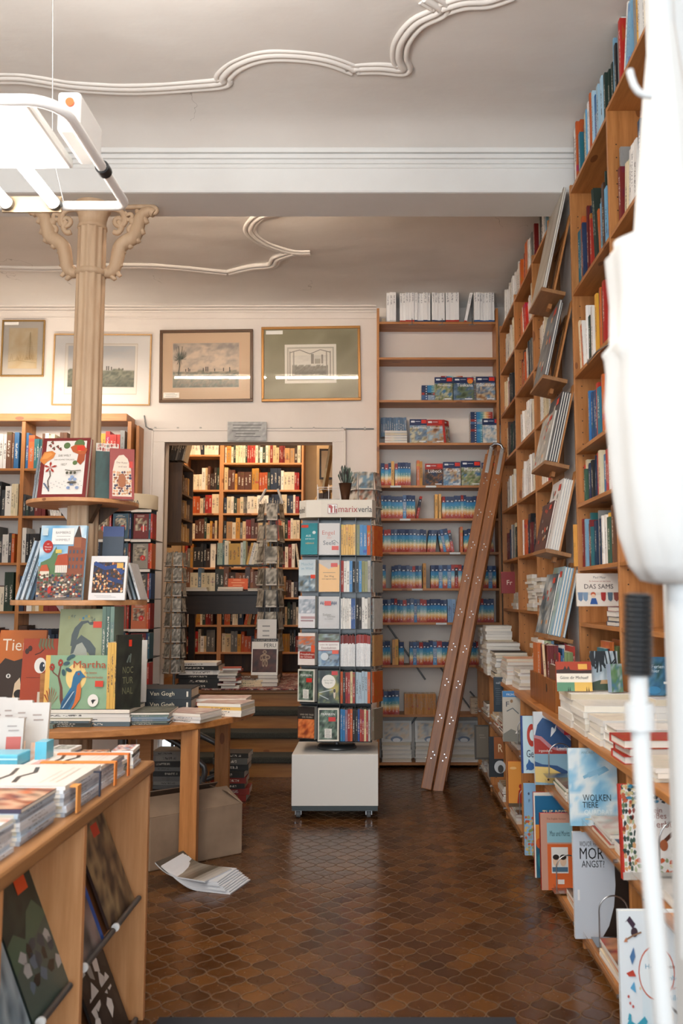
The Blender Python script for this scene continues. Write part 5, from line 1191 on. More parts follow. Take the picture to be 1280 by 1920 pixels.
for k in range(4):
    b = book('soft', 'picture_book', (.014, .16, .34), (-1.995+.028*k, 4.86, 1.386+.003), (0, .29, -.06), lin(['b4c8d8', 'c8d4dc', 'aac0d0', '3c5870'][k])); tag(b, ORD[k]+' from the left, thin pale blue picture book slanting at the lower round shelf edge', 'picture book')
def a_collage(a): a.r(0, 0, 1, 1, 'e2dedc'); a.r(.08, .16, .94, .86, '3c2c24'); a.cells(.09, .17, .93, .85, ['1c2c54', 'c87c4c', 'e4c8a0', '2c2424', '7c4428', '243c6c', 'd8a878', '50301c'], 14, 12, 5); a.line([(.1, .84), (.4, .72), (.7, .76), (.9, .6)], .022, '24407c'); a.line([(.5, .5), (.7, .44), (.9, .4)], .02, '203464'); a.lines(.15, .05, .8, .11, 2, 'a8a4a0'); a.r(.72, .72, .9, .84, 'd8a850')
ppx('calendar', 165, 236, 1042, 1113, 4.66, 1.386, .02, 'e2dedc', a_collage, -.02, .16, 'white-edged calendar with a blue and orange crowd photo, lower round shelf', 'calendar', soft=True)
def a_navy(a): a.r(0, 0, 1, 1, '1c3044'); a.r(0, .86, 1, 1, '1c3c7c'); a.poly([(.6, 0), (.8, .6), (1, 0)], '5c6c70'); a.line([(.1, .5), (.8, .2)], .004, '7c8c90')
ppx('picture_book', 188, 230, 986, 1113, 4.93, 1.386, .02, '1c3044', a_navy, .1, .1, 'dark navy picture book behind the crowd calendar on the lower round shelf')
for k in range(4):
    b = book('soft', 'calendar', (.011, .2, .21), (-1.375+.024*k, 4.82, 1.386), (0, -.30, .05), lin(['3c444c', 'c8ccd0', '7c8c98', 'd8dadc'][k])); tag(b, ORD[k]+' from the left, thin silvery calendar leaning at the right of the lower round shelf', 'calendar')
# on the table
ZT = .7505
def a_tier(a): a.r(0, 0, 1, 1, 'c46a2c'); a.t('Tiere', .42, .80, .7, 'efe0cc', .16); a.poly([(0, 0), (0, .5), (.15, .62), (.35, .58), (.55, .62), (.7, .5), (.75, 0)], '38281f'); a.poly([(.36, .0), (.4, .28), (.5, .36), (.58, .1), (.56, 0)], 'e4c8a4'); a.e(.25, .38, .05, .03, 'd8d4cc'); a.e(.25, .38, .018, .018, '1c1c1c'); a.e(.5, .14, .1, .06, '241c18')
ppx('picture_book', -10, 82, 1182, 1296, 4.95, ZT+.055, .02, 'c46a2c', a_tier, .0, .12, 'orange picture book with a dark animal face titled Tiere')
def a_eye(a): a.r(0, 0, 1, 1, 'a8401e'); a.e(.52, .62, .17, .11, 'ece8e0'); a.e(.58, .60, .08, .07, '2c3440'); a.e(.62, .62, .02, .02, 'e8e8e8'); a.line([(.35, .77), (.5, .8), (.62, .86)], .005, '3c1c14')
def a_eye2(a):
    a_eye(a)
    for x, y in ((.12, .82), (.2, .86)): a.e(x, y, .06, .04, '3c2018')
    for k in range(5): a.line([(.5+.08*k, 1.0), (.46+.09*k, .9), (.5+.1*k, .84)], [.010, .014, .002], '6c6c4c')
    a.r(.5, .02, .62, .25, 'd8c8b4'); a.poly([(.62, 0), (.7, .18), (.84, .1), (.9, 0)], '7c2c18'); a.line([(.15, .45), (.95, .45)], .003, '7c2c14')
ppx('picture_book', 36, 106, 1198, 1300, 4.80, ZT+.045, .02, 'a8401e', a_eye2, .0, .1, 'rust-red picture book with a big cartoon eye on the table')
def a_dino(a):
    a.r(0, 0, 1, 1, '8c946c'); a.n(0, 0, 1, 1, ['878f68', '949c76', '8b936c'], 8, 10, 3, 5)
    a.line([(.66, .75), (.60, .80), (.48, .78), (.38, .68), (.34, .58), (.32, .46), (.45, .50), (.6, .42), (.72, .34), (.74, .24), (.62, .15)], [.006, .012, .02, .03, .035, .045, .06, .06, .045, .03, .006], '4a5455')
    a.poly([(.28, .3), (.36, .42), (.5, .47), (.6, .36), (.64, .22), (.3, .2)], '9ca094'); a.poly([(.27, .28), (.33, .30), (.42, .5), (.30, .5)], '4a5455'); a.e(.68, .77, .05, .025, '4a5455')
    for i, c in enumerate('Der kleine'):
        if c != ' ': a.t(c, .2+.06*i, .86+.03*math.sin(i*1.2)+.0, .035, ['c8a840', '4c4c44', '3c5c64', 'b84830', 'd88830', '3c7ca0', '3c8cac'][i % 7], .04)
    a.t('S', .70, .80, .05, '3c4440', .05); a.r(.72, .70, .90, .80, 'd03c20'); a.line([(.35, .16), (.7, .17)], .003, 'b0b090')
ppx('picture_book', 106, 198, 1142, 1262, 4.68, ZT+.2555, .022, '8c946c', a_dino, .02, .1, 'olive green picture book with a grey swan-necked dinosaur')
b = bpy.data.objects['picture_book.%03d' % 0] if False else None
for k in range(3):
    bb = book('book', 'picture_book', (.02, .18, .345), (-1.448+.0215*k, 4.66, ZT+.2555), (0, 0, 0), lin(['5c7468', '4c645c', '6c8478'][k])); tag(bb, ORD[k]+' grey-green picture book standing edge-on right of the olive dinosaur book', 'picture book')
st_o = MB().box(-.15, 0, 0, .235, .19, .172).build('riser', PINE[0], loc=(-1.60, 4.62, ZT+.083)); tag(st_o, 'low wooden riser on the table behind the Martha book', 'riser')
def a_martha(a):
    a.r(0, 0, 1, 1, '86a684'); a.n(.07, 0, 1, 1, ['82a480', '8cac8a', '86a684'], 8, 8, 3, 5); a.r(0, 0, .075, 1, 'e4b45c'); a.e(.5, .6, .165, .25, 'ecca80', 28)
    a.line([(.33, .0), (.28, .2), (.27, .4), (.22, .6), (.25, .85)], [.022, .018, .014, .01, .006], '6c3c2c'); a.line([(.22, .6), (.13, .68), (.10, .78)], .006, '6c3c2c')
    for x, y, s in ((.24, .86, .045), (.11, .78, .045)):
        for k in range(8): q = 2*PI*k/8; a.e(x+s*.6*math.cos(q), y+s*1.0*math.sin(q), s*.35, s*.6, '9c3424', 8)
    for x, y, r_ in ((.38, .95, .8), (.34, .85, .3), (.30, .68, 1.8), (.38, .73, -.4), (.42, .98, .3)): a.e(x, y, .055, .035, '35545c', 10, r_)
    for k in range(7): q = .5+.35*k; a.poly([(.12, .05), (.12+.11*math.cos(q-.1), .12+.26*math.sin(q-.1)), (.12+.13*math.cos(q), .12+.30*math.sin(q))], 'a0381f')
    a.poly([(.28, 0), (.30, .14), (.38, .3), (.44, .42), (.46, .6), (.50, .70), (.57, .72), (.61, .66), (.66, .60), (.60, .58), (.57, .5), (.60, .38), (.58, .2), (.48, .04), (.44, 0)], '2f6c94')
    a.poly([(.57, .5), (.60, .38), (.59, .2), (.50, .04), (.45, 0), (.50, .14), (.52, .3), (.53, .44)], 'cc6c30'); a.poly([(.28, 0), (.31, .12), (.4, .28), (.48, .36), (.5, .22), (.42, .04), (.4, 0)], '245478')
    for k in range(14): a.line([(.31+.012*k, .03+.022*k), (.34+.012*k, .05+.022*k)], .003, 'b8d0dc')
    a.e(.55, .655, .016, .022, 'b84a34', 10); a.e(.55, .655, .007, .01, '141414', 8)
    a.t('Martha', .72, .83, .52, 'a8401c', .13); a.t('die letzte', .74, .68, .2, 'a8401c'); a.t('Wandertaube', .80, .595, .28, 'a8401c'); a.r(.82, .42, .95, .53, 'd03c20'); a.e(.80, .17, .085, .115, 'e8e4dc', 24); a.poly([(.77, .17), (.8, .19), (.85, .18), (.82, .15), (.8, .1)], '1c1c1c')
ppx('picture_book', 81, 202, 1229, 1311, 4.52, ZT+.082, .018, 'e4b45c', a_martha, -.02, .06, 'Martha picture book with a blue bird and yellow spine on the table')
def a_noct(a):
    a.r(0, 0, 1, 1, '20221f'); a.n(0, 0, 1, 1, ['1c1e1c', '2c2e28', '22241f', '34362c'], 8, 10, 4, 3)
    for i, s_ in enumerate(('NOC', 'TUR', 'NAL')): a.t(s_, .45, .52-.14*i, .42, '6c6c50', .09)
    a.r(.46, .84, .58, .93, 'c8321c'); a.line([(.5, .72), (.4, .62)], .008, '5c645c'); a.line([(.55, .74), (.52, .62)], .008, '5c645c')
pz = at(262, 1312, 4.55)
ppx('picture_book', 222, 262, 1190, 1311, 4.56, ZT+.084, .016, '20221f', a_noct, .75, .0, 'black NOCTURNAL picture book turned sideways, set of yellow-spined copies')
for k in range(3):
    bb = book('soft', 'picture_book', (.0165, .24, .335), (-1.372+.0175*k, 4.52, ZT+.084), (0, 0, .0), lin('d8aa54')); tag(bb, ['left', 'middle', 'right'][k]+' yellow-spined copy standing between Martha and the black book', 'picture book')
b = MB().box(-.07, 0, 0, .07, .012, .335, lin('e0dcd6')).build('picture_book', MATTE, loc=(-1.33, 4.86, ZT+.08)); tag(b, 'white and black patterned picture book behind the yellow spines', 'picture book')
# flat stacks on the table
def fstack(cx, cy, z, n, w, h, t_, yaw, cols, where, top=None, base='e8e4dc', cat='picture book', label_top=None, name='picture_book', mesh='book'):
    zz = stack(cx, cy, z, n-1 if top else n, w, h, t_, yaw, cols, where, 'flat books, '+where, cat, mesh, name, .006, .03, .1)
    if top:
        a = Art(w, h); top(a); flat(name, w, h, t_, base, a, cx, cy, zz, yaw, label_top, cat, soft=True)
    return zz
PB = pal('dark_grey:3c4440 white:dcd8d2 slate:54646c blue_grey:6c8090 green_grey:6c7c74')
def t_dark(a): a.n(0, 0, 1, 1, ['2c3028', '3c4034', '4c4c3c', '2c2c28'], 10, 8, 3, 3); a.r(.35, .1, .65, .2, 'd8d4c4')
def t_green(a): a.n(0, 0, 1, 1, ['54584c', '6c7064', '3c4038', '8c8c7c'], 10, 8, 4, 9); a.lines(.4, .6, .8, .8, 2, 'c8c4b4')
def t_olive(a): a.n(0, 0, 1, 1, ['9c9474', 'b0a888', '7c785c'], 8, 6, 3, 8); a.lines(.2, .3, .7, .5, 2, '5c5844')
def t_floral(a): a.n(0, 0, 1, 1, ['c8a898', 'dcc8bc', 'b07c74', 'e4d8cc'], 10, 8, 5, 6)
fstack(-1.56, 4.66, ZT, 4, .62, .30, .02, 0, PB, 'the wide dark pile under the Martha book', t_dark, '2c3028', label_top='large dark picture book lying flat in front of Martha')
fstack(-1.83, 4.53, ZT, 1, .46, .20, .018, 0, PB, 'the low pile front left of the table', None)
fstack(-1.60, 4.555, ZT+.0, 4, .33, .15, .010, 0, PB, 'the pale pile at the table front edge', t_olive, 'b0a888', label_top='olive picture book lying flat at the table front edge', mesh='soft')
fstack(-1.22, 4.68, ZT, 6, .31, .27, .0105, .05, PB, 'the grey-green pile centre front of the table', t_green, '54584c', label_top='grey-green picture book on the centre pile of the table', mesh='soft')
fstack(-.985, 4.75, ZT, 3, .24, .22, .016, -.35, pal('white:e4e0da white:dcd8d4 cream:e0d4c4'), 'the pink-topped pile right front of the table', t_floral, 'c8a898', label_top='pink-patterned book lying flat at the right of the table', mesh='soft')
fstack(-.84, 4.98, ZT, 4, .26, .2, .017, -.25, pal('yellow:dcb060 white:e4dcd0 yellow:d8a850'), 'the yellow pile at the right tip of the table', t_floral, 'dcd0bc', label_top='white book on the yellow pile at the table right tip', mesh='soft')
fstack(-.90, 5.17, ZT, 4, .32, .2, .018, -.02, pal('red:a83c28 red:b0442c'), 'the red pile behind the right tip of the table', t_floral, 'e8dccc', label_top='pale-topped red-spined book on the red pile of the table', mesh='soft')
for k in range(2):
    root = rest('plain', 'art_book', .32, .24, .058, -1.18, 5.02, ZT+.03+k*.059, 0, lin('262c30'), ['lower', 'upper'][k]+' thick black Van Gogh art book lying on the table', 'art book', None)
    a = Art(.32, .058); a.t('Van Gogh', .5, .5, .42, 'd8ccb0', .5); a.r(.04, .3, .10, .7, '4c5450'); a.r(.92, .25, .95, .75, 'd8d0c0')
    c_ = a.mb.build('spine_lettering', ART); c_.parent = root
    bpy.context.view_layer.update()
    c_.matrix_parent_inverse = root.matrix_world.inverted(); c_.matrix_basis = Matrix.Translation((-1.18, 4.8995, ZT+.03+k*.059))
stack(-1.18, 5.02, ZT, 1, .33, .25, .029, 0, pal('white:e0dcd4'), 'the base of the Van Gogh pile', 'flat books, Van Gogh pile', 'art book')
stack(-2.18, 4.86, ZT, 5, .3, .2, .016, 0, PB, 'the grey pile at the left end of the table', 'flat books, left end of the table', 'picture book', 'soft', 'picture_book', .01, .12)
stack(-1.93, 4.84, ZT, 3, .3, .24, .014, .1, PB, 'the low pile below the cartoon eye book', 'flat books, left of the table', 'picture book', 'soft', 'picture_book', .01, .1)
stack(-2.35, 4.95, ZT, 3, .26, .24, .014, .1, PB, 'the low pile below the orange Tiere book', 'flat books, left of the table', 'picture book', 'soft', 'picture_book', .01, .1)

# ================================================================== COUNTER IN THE LEFT FOREGROUND
CXE = -.775
ct = empty('counter', (CXE, 3.08, 0), 0, 'pine display counter in the left foreground with leaning magazine bays', 'counter')
MB().box(-1.15, -2.75, .80, .012, .012, .84).build('worktop', LPINE[1], ct, bevel=.008)
for y in (0, -.66, -1.19, -1.72, -2.25, -2.72):
    MB().box(-.42, y-.024, 0, 0, y, .80).build('divider', LPINE[2], ct, bevel=.002)
MB().box(-.44, -2.72, 0, -.42, 0, .80).build('back_panel', PINE[1], ct)
MB().box(-1.1, -.03, 0, -.44, 0, .8).build('end_panel', LPINE[2], ct)
for j, (ya, yb) in enumerate(((-.64, -.03), (-1.17, -.69), (-1.70, -1.22), (-2.23, -1.75))):
    for zt, zb in ((.80, .385), (.375, .0)):
        m = MB(); m.add([(-.215, ya, zt), (-.215, yb, zt), (-.045, yb, zb), (-.045, ya, zb), (-.23, ya, zt), (-.23, yb, zt), (-.06, yb, zb), (-.06, ya, zb)], [(0, 1, 2, 3)[::-1], (4, 5, 6, 7), (0, 3, 7, 4), (1, 5, 6, 2), (3, 2, 6, 7), (0, 4, 5, 1)])
        m.build('slanted_board', newmat('brown_board', .6, '6c4020') if j == 0 and zt > .5 else bpy.data.materials['brown_board'], ct)
        y1 = (ya+yb)/2
        for (a_, b_) in ((ya+.03, y1-.015), (y1+.015, yb-.03)):
            rr = MB().cyl((-.014, a_, zb+.02), (-.014, b_, zb+.02), .009, 12).build('rod', DSTEEL, ct)
            MB().cyl((-.014, a_-.004, zb+.02), (-.014, a_+.004, zb+.02), .012, 14).build('rod_cap', WHITEP, rr)
def mag(y, w, h, z, base, fn, label, x=-.042, tilt=.385, t_=.008, name='magazine', cat='magazine', price=None, soft=True):
    a = Art(w, h); fn(a)
    return shown(name, w, h, t_, base, a, (CXE+x+.012, 3.08+y, z), HALF, tilt, label, cat, None, soft, price)
def a_brown(a): a.n(0, 0, 1, 1, ['2c2020', '4c3c30', '7c6448', 'a89068', '3c2c28'], 12, 14, 4, 6); a.r(.45, .66, .68, .76, 'd83c20'); a.lines(.05, .86, .7, .96, 2, '8c8078')
def a_hills(a): a.r(0, 0, 1, 1, '24302c'); a.n(0, .5, 1, 1, ['1c2826', '2c3c36', '243028'], 8, 8, 3, 3); a.poly([(0, .2), (0, .48), (.2, .52), (.4, .44), (.6, .58), (.8, .62), (1, .5), (1, .1)], '4c6450'); a.poly([(0, 0), (0, .3), (1, .48), (1, 0)], '4a5850'); a.cells(.15, .14, .95, .42, ['8c4c2c', '3c444c', 'a8a8a8', '5c6c7c', '2c2824'], 5, 3, 7); a.r(.55, .70, .82, .80, 'e0501c'); a.lines(.08, .78, .5, .9, 3, '8c7c54')
def a_bw(a): a.r(0, 0, 1, 1, '2c2826'); a.cells(.06, .2, .94, .95, ['dcd8d4', '3c3836', 'a09c98', 'ece8e4'], 4, 4, 9); a.r(.4, .76, .68, .88, 'd8401c'); a.r(0, .44, 1, .5, '24201e')
def a_bluep2(a): a.r(0, 0, 1, 1, '2450a0'); a.n(.0, .0, .9, 1, ['3c3430', '7c7470', 'a88c84', '4c3c38'], 8, 10, 3, 9)
def a_bluep(a): a.n(0, 0, 1, 1, ['6c8494', 'a8b8c0', '3c4c58', '8ca0ac'], 10, 10, 3, 5)
mag(-.19, .27, .385, .40, '3c2c28', a_brown, 'brown painting-covered magazine leaning in the far bay of the counter')
mag(-.50, .23, .34, .40, '2450a0', a_bluep2, 'blue-backed magazine leaning left in the far bay of the counter')
mag(-.20, .25, .34, .015, '2c2826', a_bw, 'black-and-white photo magazine low in the far bay of the counter')
mag(-.52, .2, .32, .015, '3c4c58', a_bluep, 'blue-grey magazine low in the far bay of the counter')
mag(-.80, .24, .385, .40, '24302c', a_hills, 'dark calendar with green hills leaning in the second bay of the counter', cat='calendar', name='calendar')
mag(-1.04, .22, .36, .40, '5c7080', a_bluep, 'pale blue calendar leaning in the second bay of the counter', cat='calendar', name='calendar')
mag(-.93, .4, .34, .015, '3c4c58', a_bluep, 'grey magazine low in the second bay of the counter')
mag(-1.46, .4, .38, .40, '3c4c58', a_brown, 'brown magazine leaning in the third bay of the counter')
# goods on the counter
CZ = .8405
def t_white(a): a.r(0, 0, 1, 1, 'dcd4cc'); a.lines(.1, .1, .9, .3, 3, 'd0c4b8'); a.line([(.15, .5), (.4, .55), (.6, .48), (.85, .55)], .012, '3c342c'); a.line([(.2, .7), (.5, .66), (.8, .72)], .01, '4c4038'); a.r(.1, .8, .5, .9, 'd8a090')
def t_red(a): a.n(0, 0, 1, 1, ['e4d8d0', 'b84c34', 'e8dccf', '7c94ac', '8c3c2c'], 9, 9, 4, 12); a.r(0, .0, 1, .14, 'e8e4e0')
def t_blue(a): a.n(0, 0, 1, 1, ['8cb0c4', 'e4e4e0', 'c8643c', '5c88a4', 'dcd8d0'], 9, 9, 4, 22)
def t_photo(a): a.r(0, 0, 1, 1, 'e0dcd8'); a.n(.12, .15, .88, .85, ['8c8c84', 'c8c8c0', '4c4c44', 'a0a094'], 8, 8, 3, 5)
def t_orange(a): a.n(0, 0, 1, 1, ['c86430', '3c2c28', 'd8b090', '8c3c24', '2c3448'], 9, 9, 4, 32)
WPL = pal('white:ccd0d6 white:d4d6da pale_blue:b4c2d0 white:c4cad4 grey:a0a6b0')
def cstack(cx, cy, n, w, h, t_, yaw, top, where, lb, base='e8e4e0', cat='calendar', name='calendar', cols=WPL, z=CZ):
    zz = stack(cx, cy, z, n-1, w, h, t_, yaw, cols, where, 'piled on the counter', cat, 'soft', name, .004, .02, .12)
    a = Art(w, h); top(a); flat(name, w, h, t_, base, a, cx, cy, zz, yaw, lb, cat); return zz+t_
E_ = CXE-.15
cstack(E_, 2.74, 7, .24, .24, .0095, HALF, t_white, 'the far white pile at the counter edge', 'white calendar topping the far pile at the counter edge')
cstack(E_-.02, 2.44, 8, .29, .30, .0095, HALF, t_white, 'the ribboned white pile at the counter edge', 'white calendar with black lettering topping the ribboned pile')
cstack(E_-.01, 2.15, 8, .22, .26, .0095, HALF, t_orange, 'the pile behind the coloured one at the edge', 'calendar with orange figures topping an edge pile', '3c3448')
cstack(E_-.02, 1.89, 7, .21, .28, .0095, HALF, t_blue, 'the blue-and-white pile at the counter edge', 'blue-and-white calendar topping a near edge pile')
cstack(E_-.03, 1.62, 6, .25, .29, .0095, HALF, t_red, 'the red-and-white pile at the counter edge', 'red-and-white calendar topping a near edge pile')
cstack(E_-.0, 1.35, 5, .25, .27, .0095, HALF, t_photo, 'the nearest pile at the counter edge', 'white calendar topping the nearest edge pile')
for (y, c, wd) in ((2.80, 'd07030', .02), (2.66, 'd88038', .022), (2.52, '2c3040', .008), (2.33, 'd8924c', .03)):
    m = MB(); m.box(0, 0, 0, .004, wd, .065, lin(c)); m.box(-.22, 0, .065, .004, wd, .069, lin(c))
    tag(m.build('ribbon', MATTE, loc=(CXE-.004, y, CZ+.003)), {'d07030': 'orange', 'd88038': 'amber', '2c3040': 'black', 'd8924c': 'pale orange'}[c]+' ribbon band around the white calendars at the counter edge', 'ribbon')
for (y, x, n, w, h, top, lb) in ((2.12, -1.25, 4, .24, .28, t_photo, 'grey photo calendar lying open-cornered on the counter middle'), (1.80, -1.24, 5, .3, .28, t_blue, 'pale blue calendar in the middle row of the counter'), (3.0, -.95, 4, .09, .09, t_orange, 'small orange booklet pile top by the counter far end'),
                         (3.0, -1.045, 5, .09, .08, t_photo, 'small grey booklet pile top, second along the far end'), (2.905, -.96, 3, .08, .09, t_white, 'small white booklet pile top behind the white calendars'),
                         (2.905, -1.05, 4, .08, .07, t_dark, 'dark booklet pile top right of the tall white boxes'), (2.905, -.86, 3, .08, .09, t_blue, 'small blue booklet pile top near the counter far corner'), (3.0, -.84, 5, .12, .07, t_red, 'small white notepad pile top at the counter far corner')):
    cstack(x, y, n, w, h, .011, HALF+rnd.uniform(-.15, .15), top, 'the pile of the '+lb.split(' pile')[0].split(' lying')[0].split(' in the')[0], lb, cat='booklet', name='booklet', cols=PB+WPL)
for k, (x, y, h, wdt, tl) in enumerate(((-1.115, 2.92, .215, .065, .2), (-1.175, 2.94, .22, .055, .18), (-1.23, 2.965, .225, .05, .15), (-1.28, 2.985, .225, .05, .18), (-1.165, 2.80, .18, .10, .15))):
    def f(a): a.lines(.2, .7, .8, .85, 2, '8c7c74'); a.n(.25, .1, .8, .4, ['e6dcd4', 'e4b898', 'e8e2dc'], 5, 6, 3, k)
    def f2(a): a.t('FILM', .2, .5, .45, 'a8342c', None, HALF); a.r(.5, .45, .95, .68, 'a8483c'); a.lines(.5, .75, .9, .9, 2, '8c8480')
    a = Art(wdt, h); (f2 if k == 4 else f)(a)
    shown('slim_calendar', wdt, h, .022, 'b6b1ac', a, (x, y, CZ), .12, tl, ['narrow white calendar nearest the counter edge in the leaning set', 'narrow white calendar, second from the right in the leaning set', 'narrow white calendar, third from the right in the leaning set', 'narrow white calendar, leftmost of the leaning set', 'white calendar with red vertical lettering in front of the leaning set'][k], 'calendar', soft=True)
bx = empty('acrylic_box', (-1.13, 2.62, CZ), 0, 'turquoise acrylic-fronted card box lettered MIN on the counter', 'box')
BL = newmat('turquoise_plastic', .2, '5fb0c8')
MB().box(-.12, 0, 0, .08, .10, .10).build('body', BL, bx, bevel=.004)
a = Art(.2, .10); a.t('MIN', .62, .42, .45, 'e8f2f4', .3); a.r(0, .85, 1, .9, 'a8d4e0'); a.mb.build('lettering', ART, bx, loc=(-.02, -.001, 0))
o = MB().box(0, 0, 0, .035, .06, .12).build('acrylic_box', BL, loc=(-1.04, 2.725, CZ)); tag(o, 'small turquoise box right of the lettered turquoise box', 'box')
o = MB().box(-.01, -.03, 0, .09, .09, .035, lin('24486c')).build('notepad', MATTE, loc=(-.95, 2.18, CZ)) if False else None

# cardboard box, magazines and chair under the table
cbx = empty('cardboard_box', (-.95, 4.80, 0), .0, 'large open-flapped cardboard box on the floor under the table', 'box'); 
cbx.rotation_euler = (0, 0, .66)
m = MB(); m.box(-.27, .0, .0, .27, .38, .27); m.build('body', CARD, cbx, bevel=.006)
m = MB(); m.add([(-.27, .0, .27), (.27, .0, .27), (.24, .13, .345), (-.24, .13, .345)], [(0, 1, 2, 3)]); m.add([(-.27, .38, .27), (.27, .38, .27), (.24, .24, .35), (-.24, .24, .35)], [(0, 3, 2, 1)]); m.add([(.27, .0, .27), (.27, .38, .27), (.20, .36, .335), (.20, .04, .335)], [(0, 1, 2, 3)])
o = m.build('flap', CARD, cbx); o.modifiers.new('s', 'SOLIDIFY').thickness = .005
MB().box(-.10, -.0015, .05, -.075, -.0005, .27, lin('94826c')).build('tape', MATTE, cbx)
MAGP = [('white', 'd8d8d8')]
def curl(k, n=10):
    m = MB(); w, h = .30, .22; t_ = .006; N = 12; vs = []; 
    for i in range(N+1):
        u = i/N; x = -w/2+w*u; zc = .05*max(0, (.45-u)/.45)**2+.0
        for j in (0, 1): vs.append((x, -h/2+h*j, zc)); 
    for i in range(N+1):
        u = i/N; x = -w/2+w*u; zc = .05*max(0, (.45-u)/.45)**2+t_
        for j in (0, 1): vs.append((x, -h/2+h*j, zc))
    o_ = 2*(N+1); fs = []; cs = []
    top = [lin(c) for c in (['4a443c', '544d43', '5f584c', '6e665a', '7e766a', '8c8478', '7a7266', '625a4e', '544c42', '8c867c', 'a8a29a', 'b4b0aa'] if k == n-1 else ['d4d6da']*12)]
    for i in range(N):
        a_, b_ = 2*i, 2*i+2
        fs += [(a_, a_+1, b_+1, b_), (o_+a_, o_+b_, o_+b_+1, o_+a_+1), (a_, b_, o_+b_, o_+a_), (a_+1, o_+a_+1, o_+b_+1, b_+1)]; cs += [lin('d0d0d0'), top[i], lin('c8ccd2'), lin('c8ccd2')]
    fs += [(0, o_, o_+1, 1), (2*N, 2*N+1, o_+2*N+1, o_+2*N)]; cs += [lin('c0c4cc')]*2
    m.add(vs, fs, cs); return m
for k in range(9):
    o = curl(k, 9).build('magazine', ART, loc=(-.80-.010*k-.02*(k == 8), 4.44+.003*k, .0065*k+.001), rot=(0, 0, -.30+.03*math.sin(k*2.1)-.12*(k == 8)))
    tag(o, ('topmost magazine with a face photo, curling on the floor pile' if k == 8 else 'white-edged magazine, '+('lowest' if k == 0 else ORD[k]+' from the bottom')+' in the floor pile by the box'), 'magazine', 'magazines piled on the floor')
ch = empty('trolley', (-1.22, 5.85, 0), 0, 'grey steel-tube trolley base on castors under the table', 'trolley')
m = MB()
def arc(cx, cy, r, a0, a1, z, n=8): return [(cx+r*math.cos(a0+(a1-a0)*i/n), cy+r*math.sin(a0+(a1-a0)*i/n), z) for i in range(n+1)]
m.tube([(-.5, -.2, .18), (.02, -.2, .18)]+[(.02+.12*math.sin(q), -.2, .18+.12-.12*math.cos(q)) for q in (.4, .8, 1.2, 1.57, 1.9)]+[(-.02, -.2, .47), (-.25, -.2, .60)], .019, 12)
m.tube([(-.5, .1, .2), (.1, .1, .2), (.2, .1, .24), (.24, .1, .32), (.18, .1, .42), (-.1, .1, .56), (-.3, .1, .66)], .019, 12); m.tube([(0, -.2, .18), (0, .1, .2)], .015)
m.build('tube_frame', DSTEEL, ch)
for x, y in ((-.0, -.2), (.12, .08)):
    MB().cyl((x-.012, y, .05), (x+.012, y, .05), .048, 18).build('wheel', BLACK, ch); MB().box(x-.02, y-.015, .07, x+.02, y+.02, .17).build('fork', DSTEEL, ch)
stack(-1.35, 5.9, .0, 13, .2, .2, .03, 0, pal('grey:8c8c88 dark_grey:4c4c4a white:a8a49c'), 'the tall pile on the floor behind the trolley', 'books piled on the floor behind the trolley', 'book', j=.012)
stack(-1.02, 6.3, .0, 8, .24, .18, .035, 0, pal('dark_grey:34322e grey:5c5a54 dark_red:8c2c20'), 'the dark floor pile left of the stairs', 'books piled on the floor by the stairs', 'book', j=.02)

# ================================================================== LOW DISPLAY CABINET ALONG THE RIGHT WALL
LZ = .8455
def low(x0, x1, y0, y1, Y, z, t_, base, fn, label, rz=0, tilt=.08, cat='picture book', name='picture_book', soft=False): return ppx(name, x0, x1, y0, y1, Y, z, t_, base, fn, rz, tilt, label, cat, soft)
def arcwire(cx, Y, z, w, h, label):
    m = MB(); pts = [(cx-w/2, Y, z)]+[(cx+w/2*math.cos(q), Y, z+h-w/2+w/2*math.sin(q)) for q in [PI-PI*i/12 for i in range(13)]]+[(cx+w/2, Y, z)]
    m.tube(pts, .0028, 8); m.box(cx-w/2-.01, Y, z, cx+w/2+.01, Y+.10, z+.002)
    tag(m.build('wire_bookend', STEEL), label, 'bookend')
def a_mont(a):
    a.r(0, 0, 1, 1, 'c8cdd2'); a.poly([(0, .62), (.1, .82), (.25, .92), (.5, .86), (.7, .76), (1, .60), (1, .50), (0, .5)], '30507c'); a.poly([(.5, .86), (.7, .8), (.8, .9), (1, .84), (1, .62), (.75, .72)], 'a47c8c')
    a.poly([(0, .68), (.2, .66), (.5, .52), (.75, .48), (.9, .5), (1, .52), (1, .42), (0, .42)], 'b07c84'); a.poly([(0, .64), (.15, .62), (.4, .5), (.65, .46), (1, .46), (1, .42), (0, .42)], 'a0342c')
    a.poly([(.48, .78), (.62, .82), (.6, .74), (.45, .65)], 'd8dce0'); a.poly([(.5, .8), (.62, .84), (.56, .76)], '30507c')
    a.r(0, 0, 1, .42, '80a4b8'); a.poly([(0, .32), (.2, .28), (.6, .26), (.9, .18), (.9, .1), (0, .1)], '30507c'); a.poly([(0, .25), (.4, .24), (.7, .16), (.75, .1), (.5, .02), (0, .04)], 'd8bc74'); a.t('irgendwo', .3, .46, .36, 'dcd8d4'); a.t('Louise', .78, .5, .34, 'e4e0dc'); a.r(.82, .68, .98, .78, 'b8202c'); a.e(.35, .07, .03, .015, '4c2c20')
def a_ge(a): a.r(0, 0, 1, 1, 'b8d0d8'); a.r(0, 0, .12, 1, '24407c'); a.e(.75, .66, .34, .2, 'b03828'); a.e(.8, .66, .2, .1, 'c8dce0'); a.t('Ge', .6, .34, .5, '1c2440', .13); a.e(.6, .12, .3, .07, '305c94'); a.poly([(.3, .05), (.5, .25), (.9, .1)], '305c94')
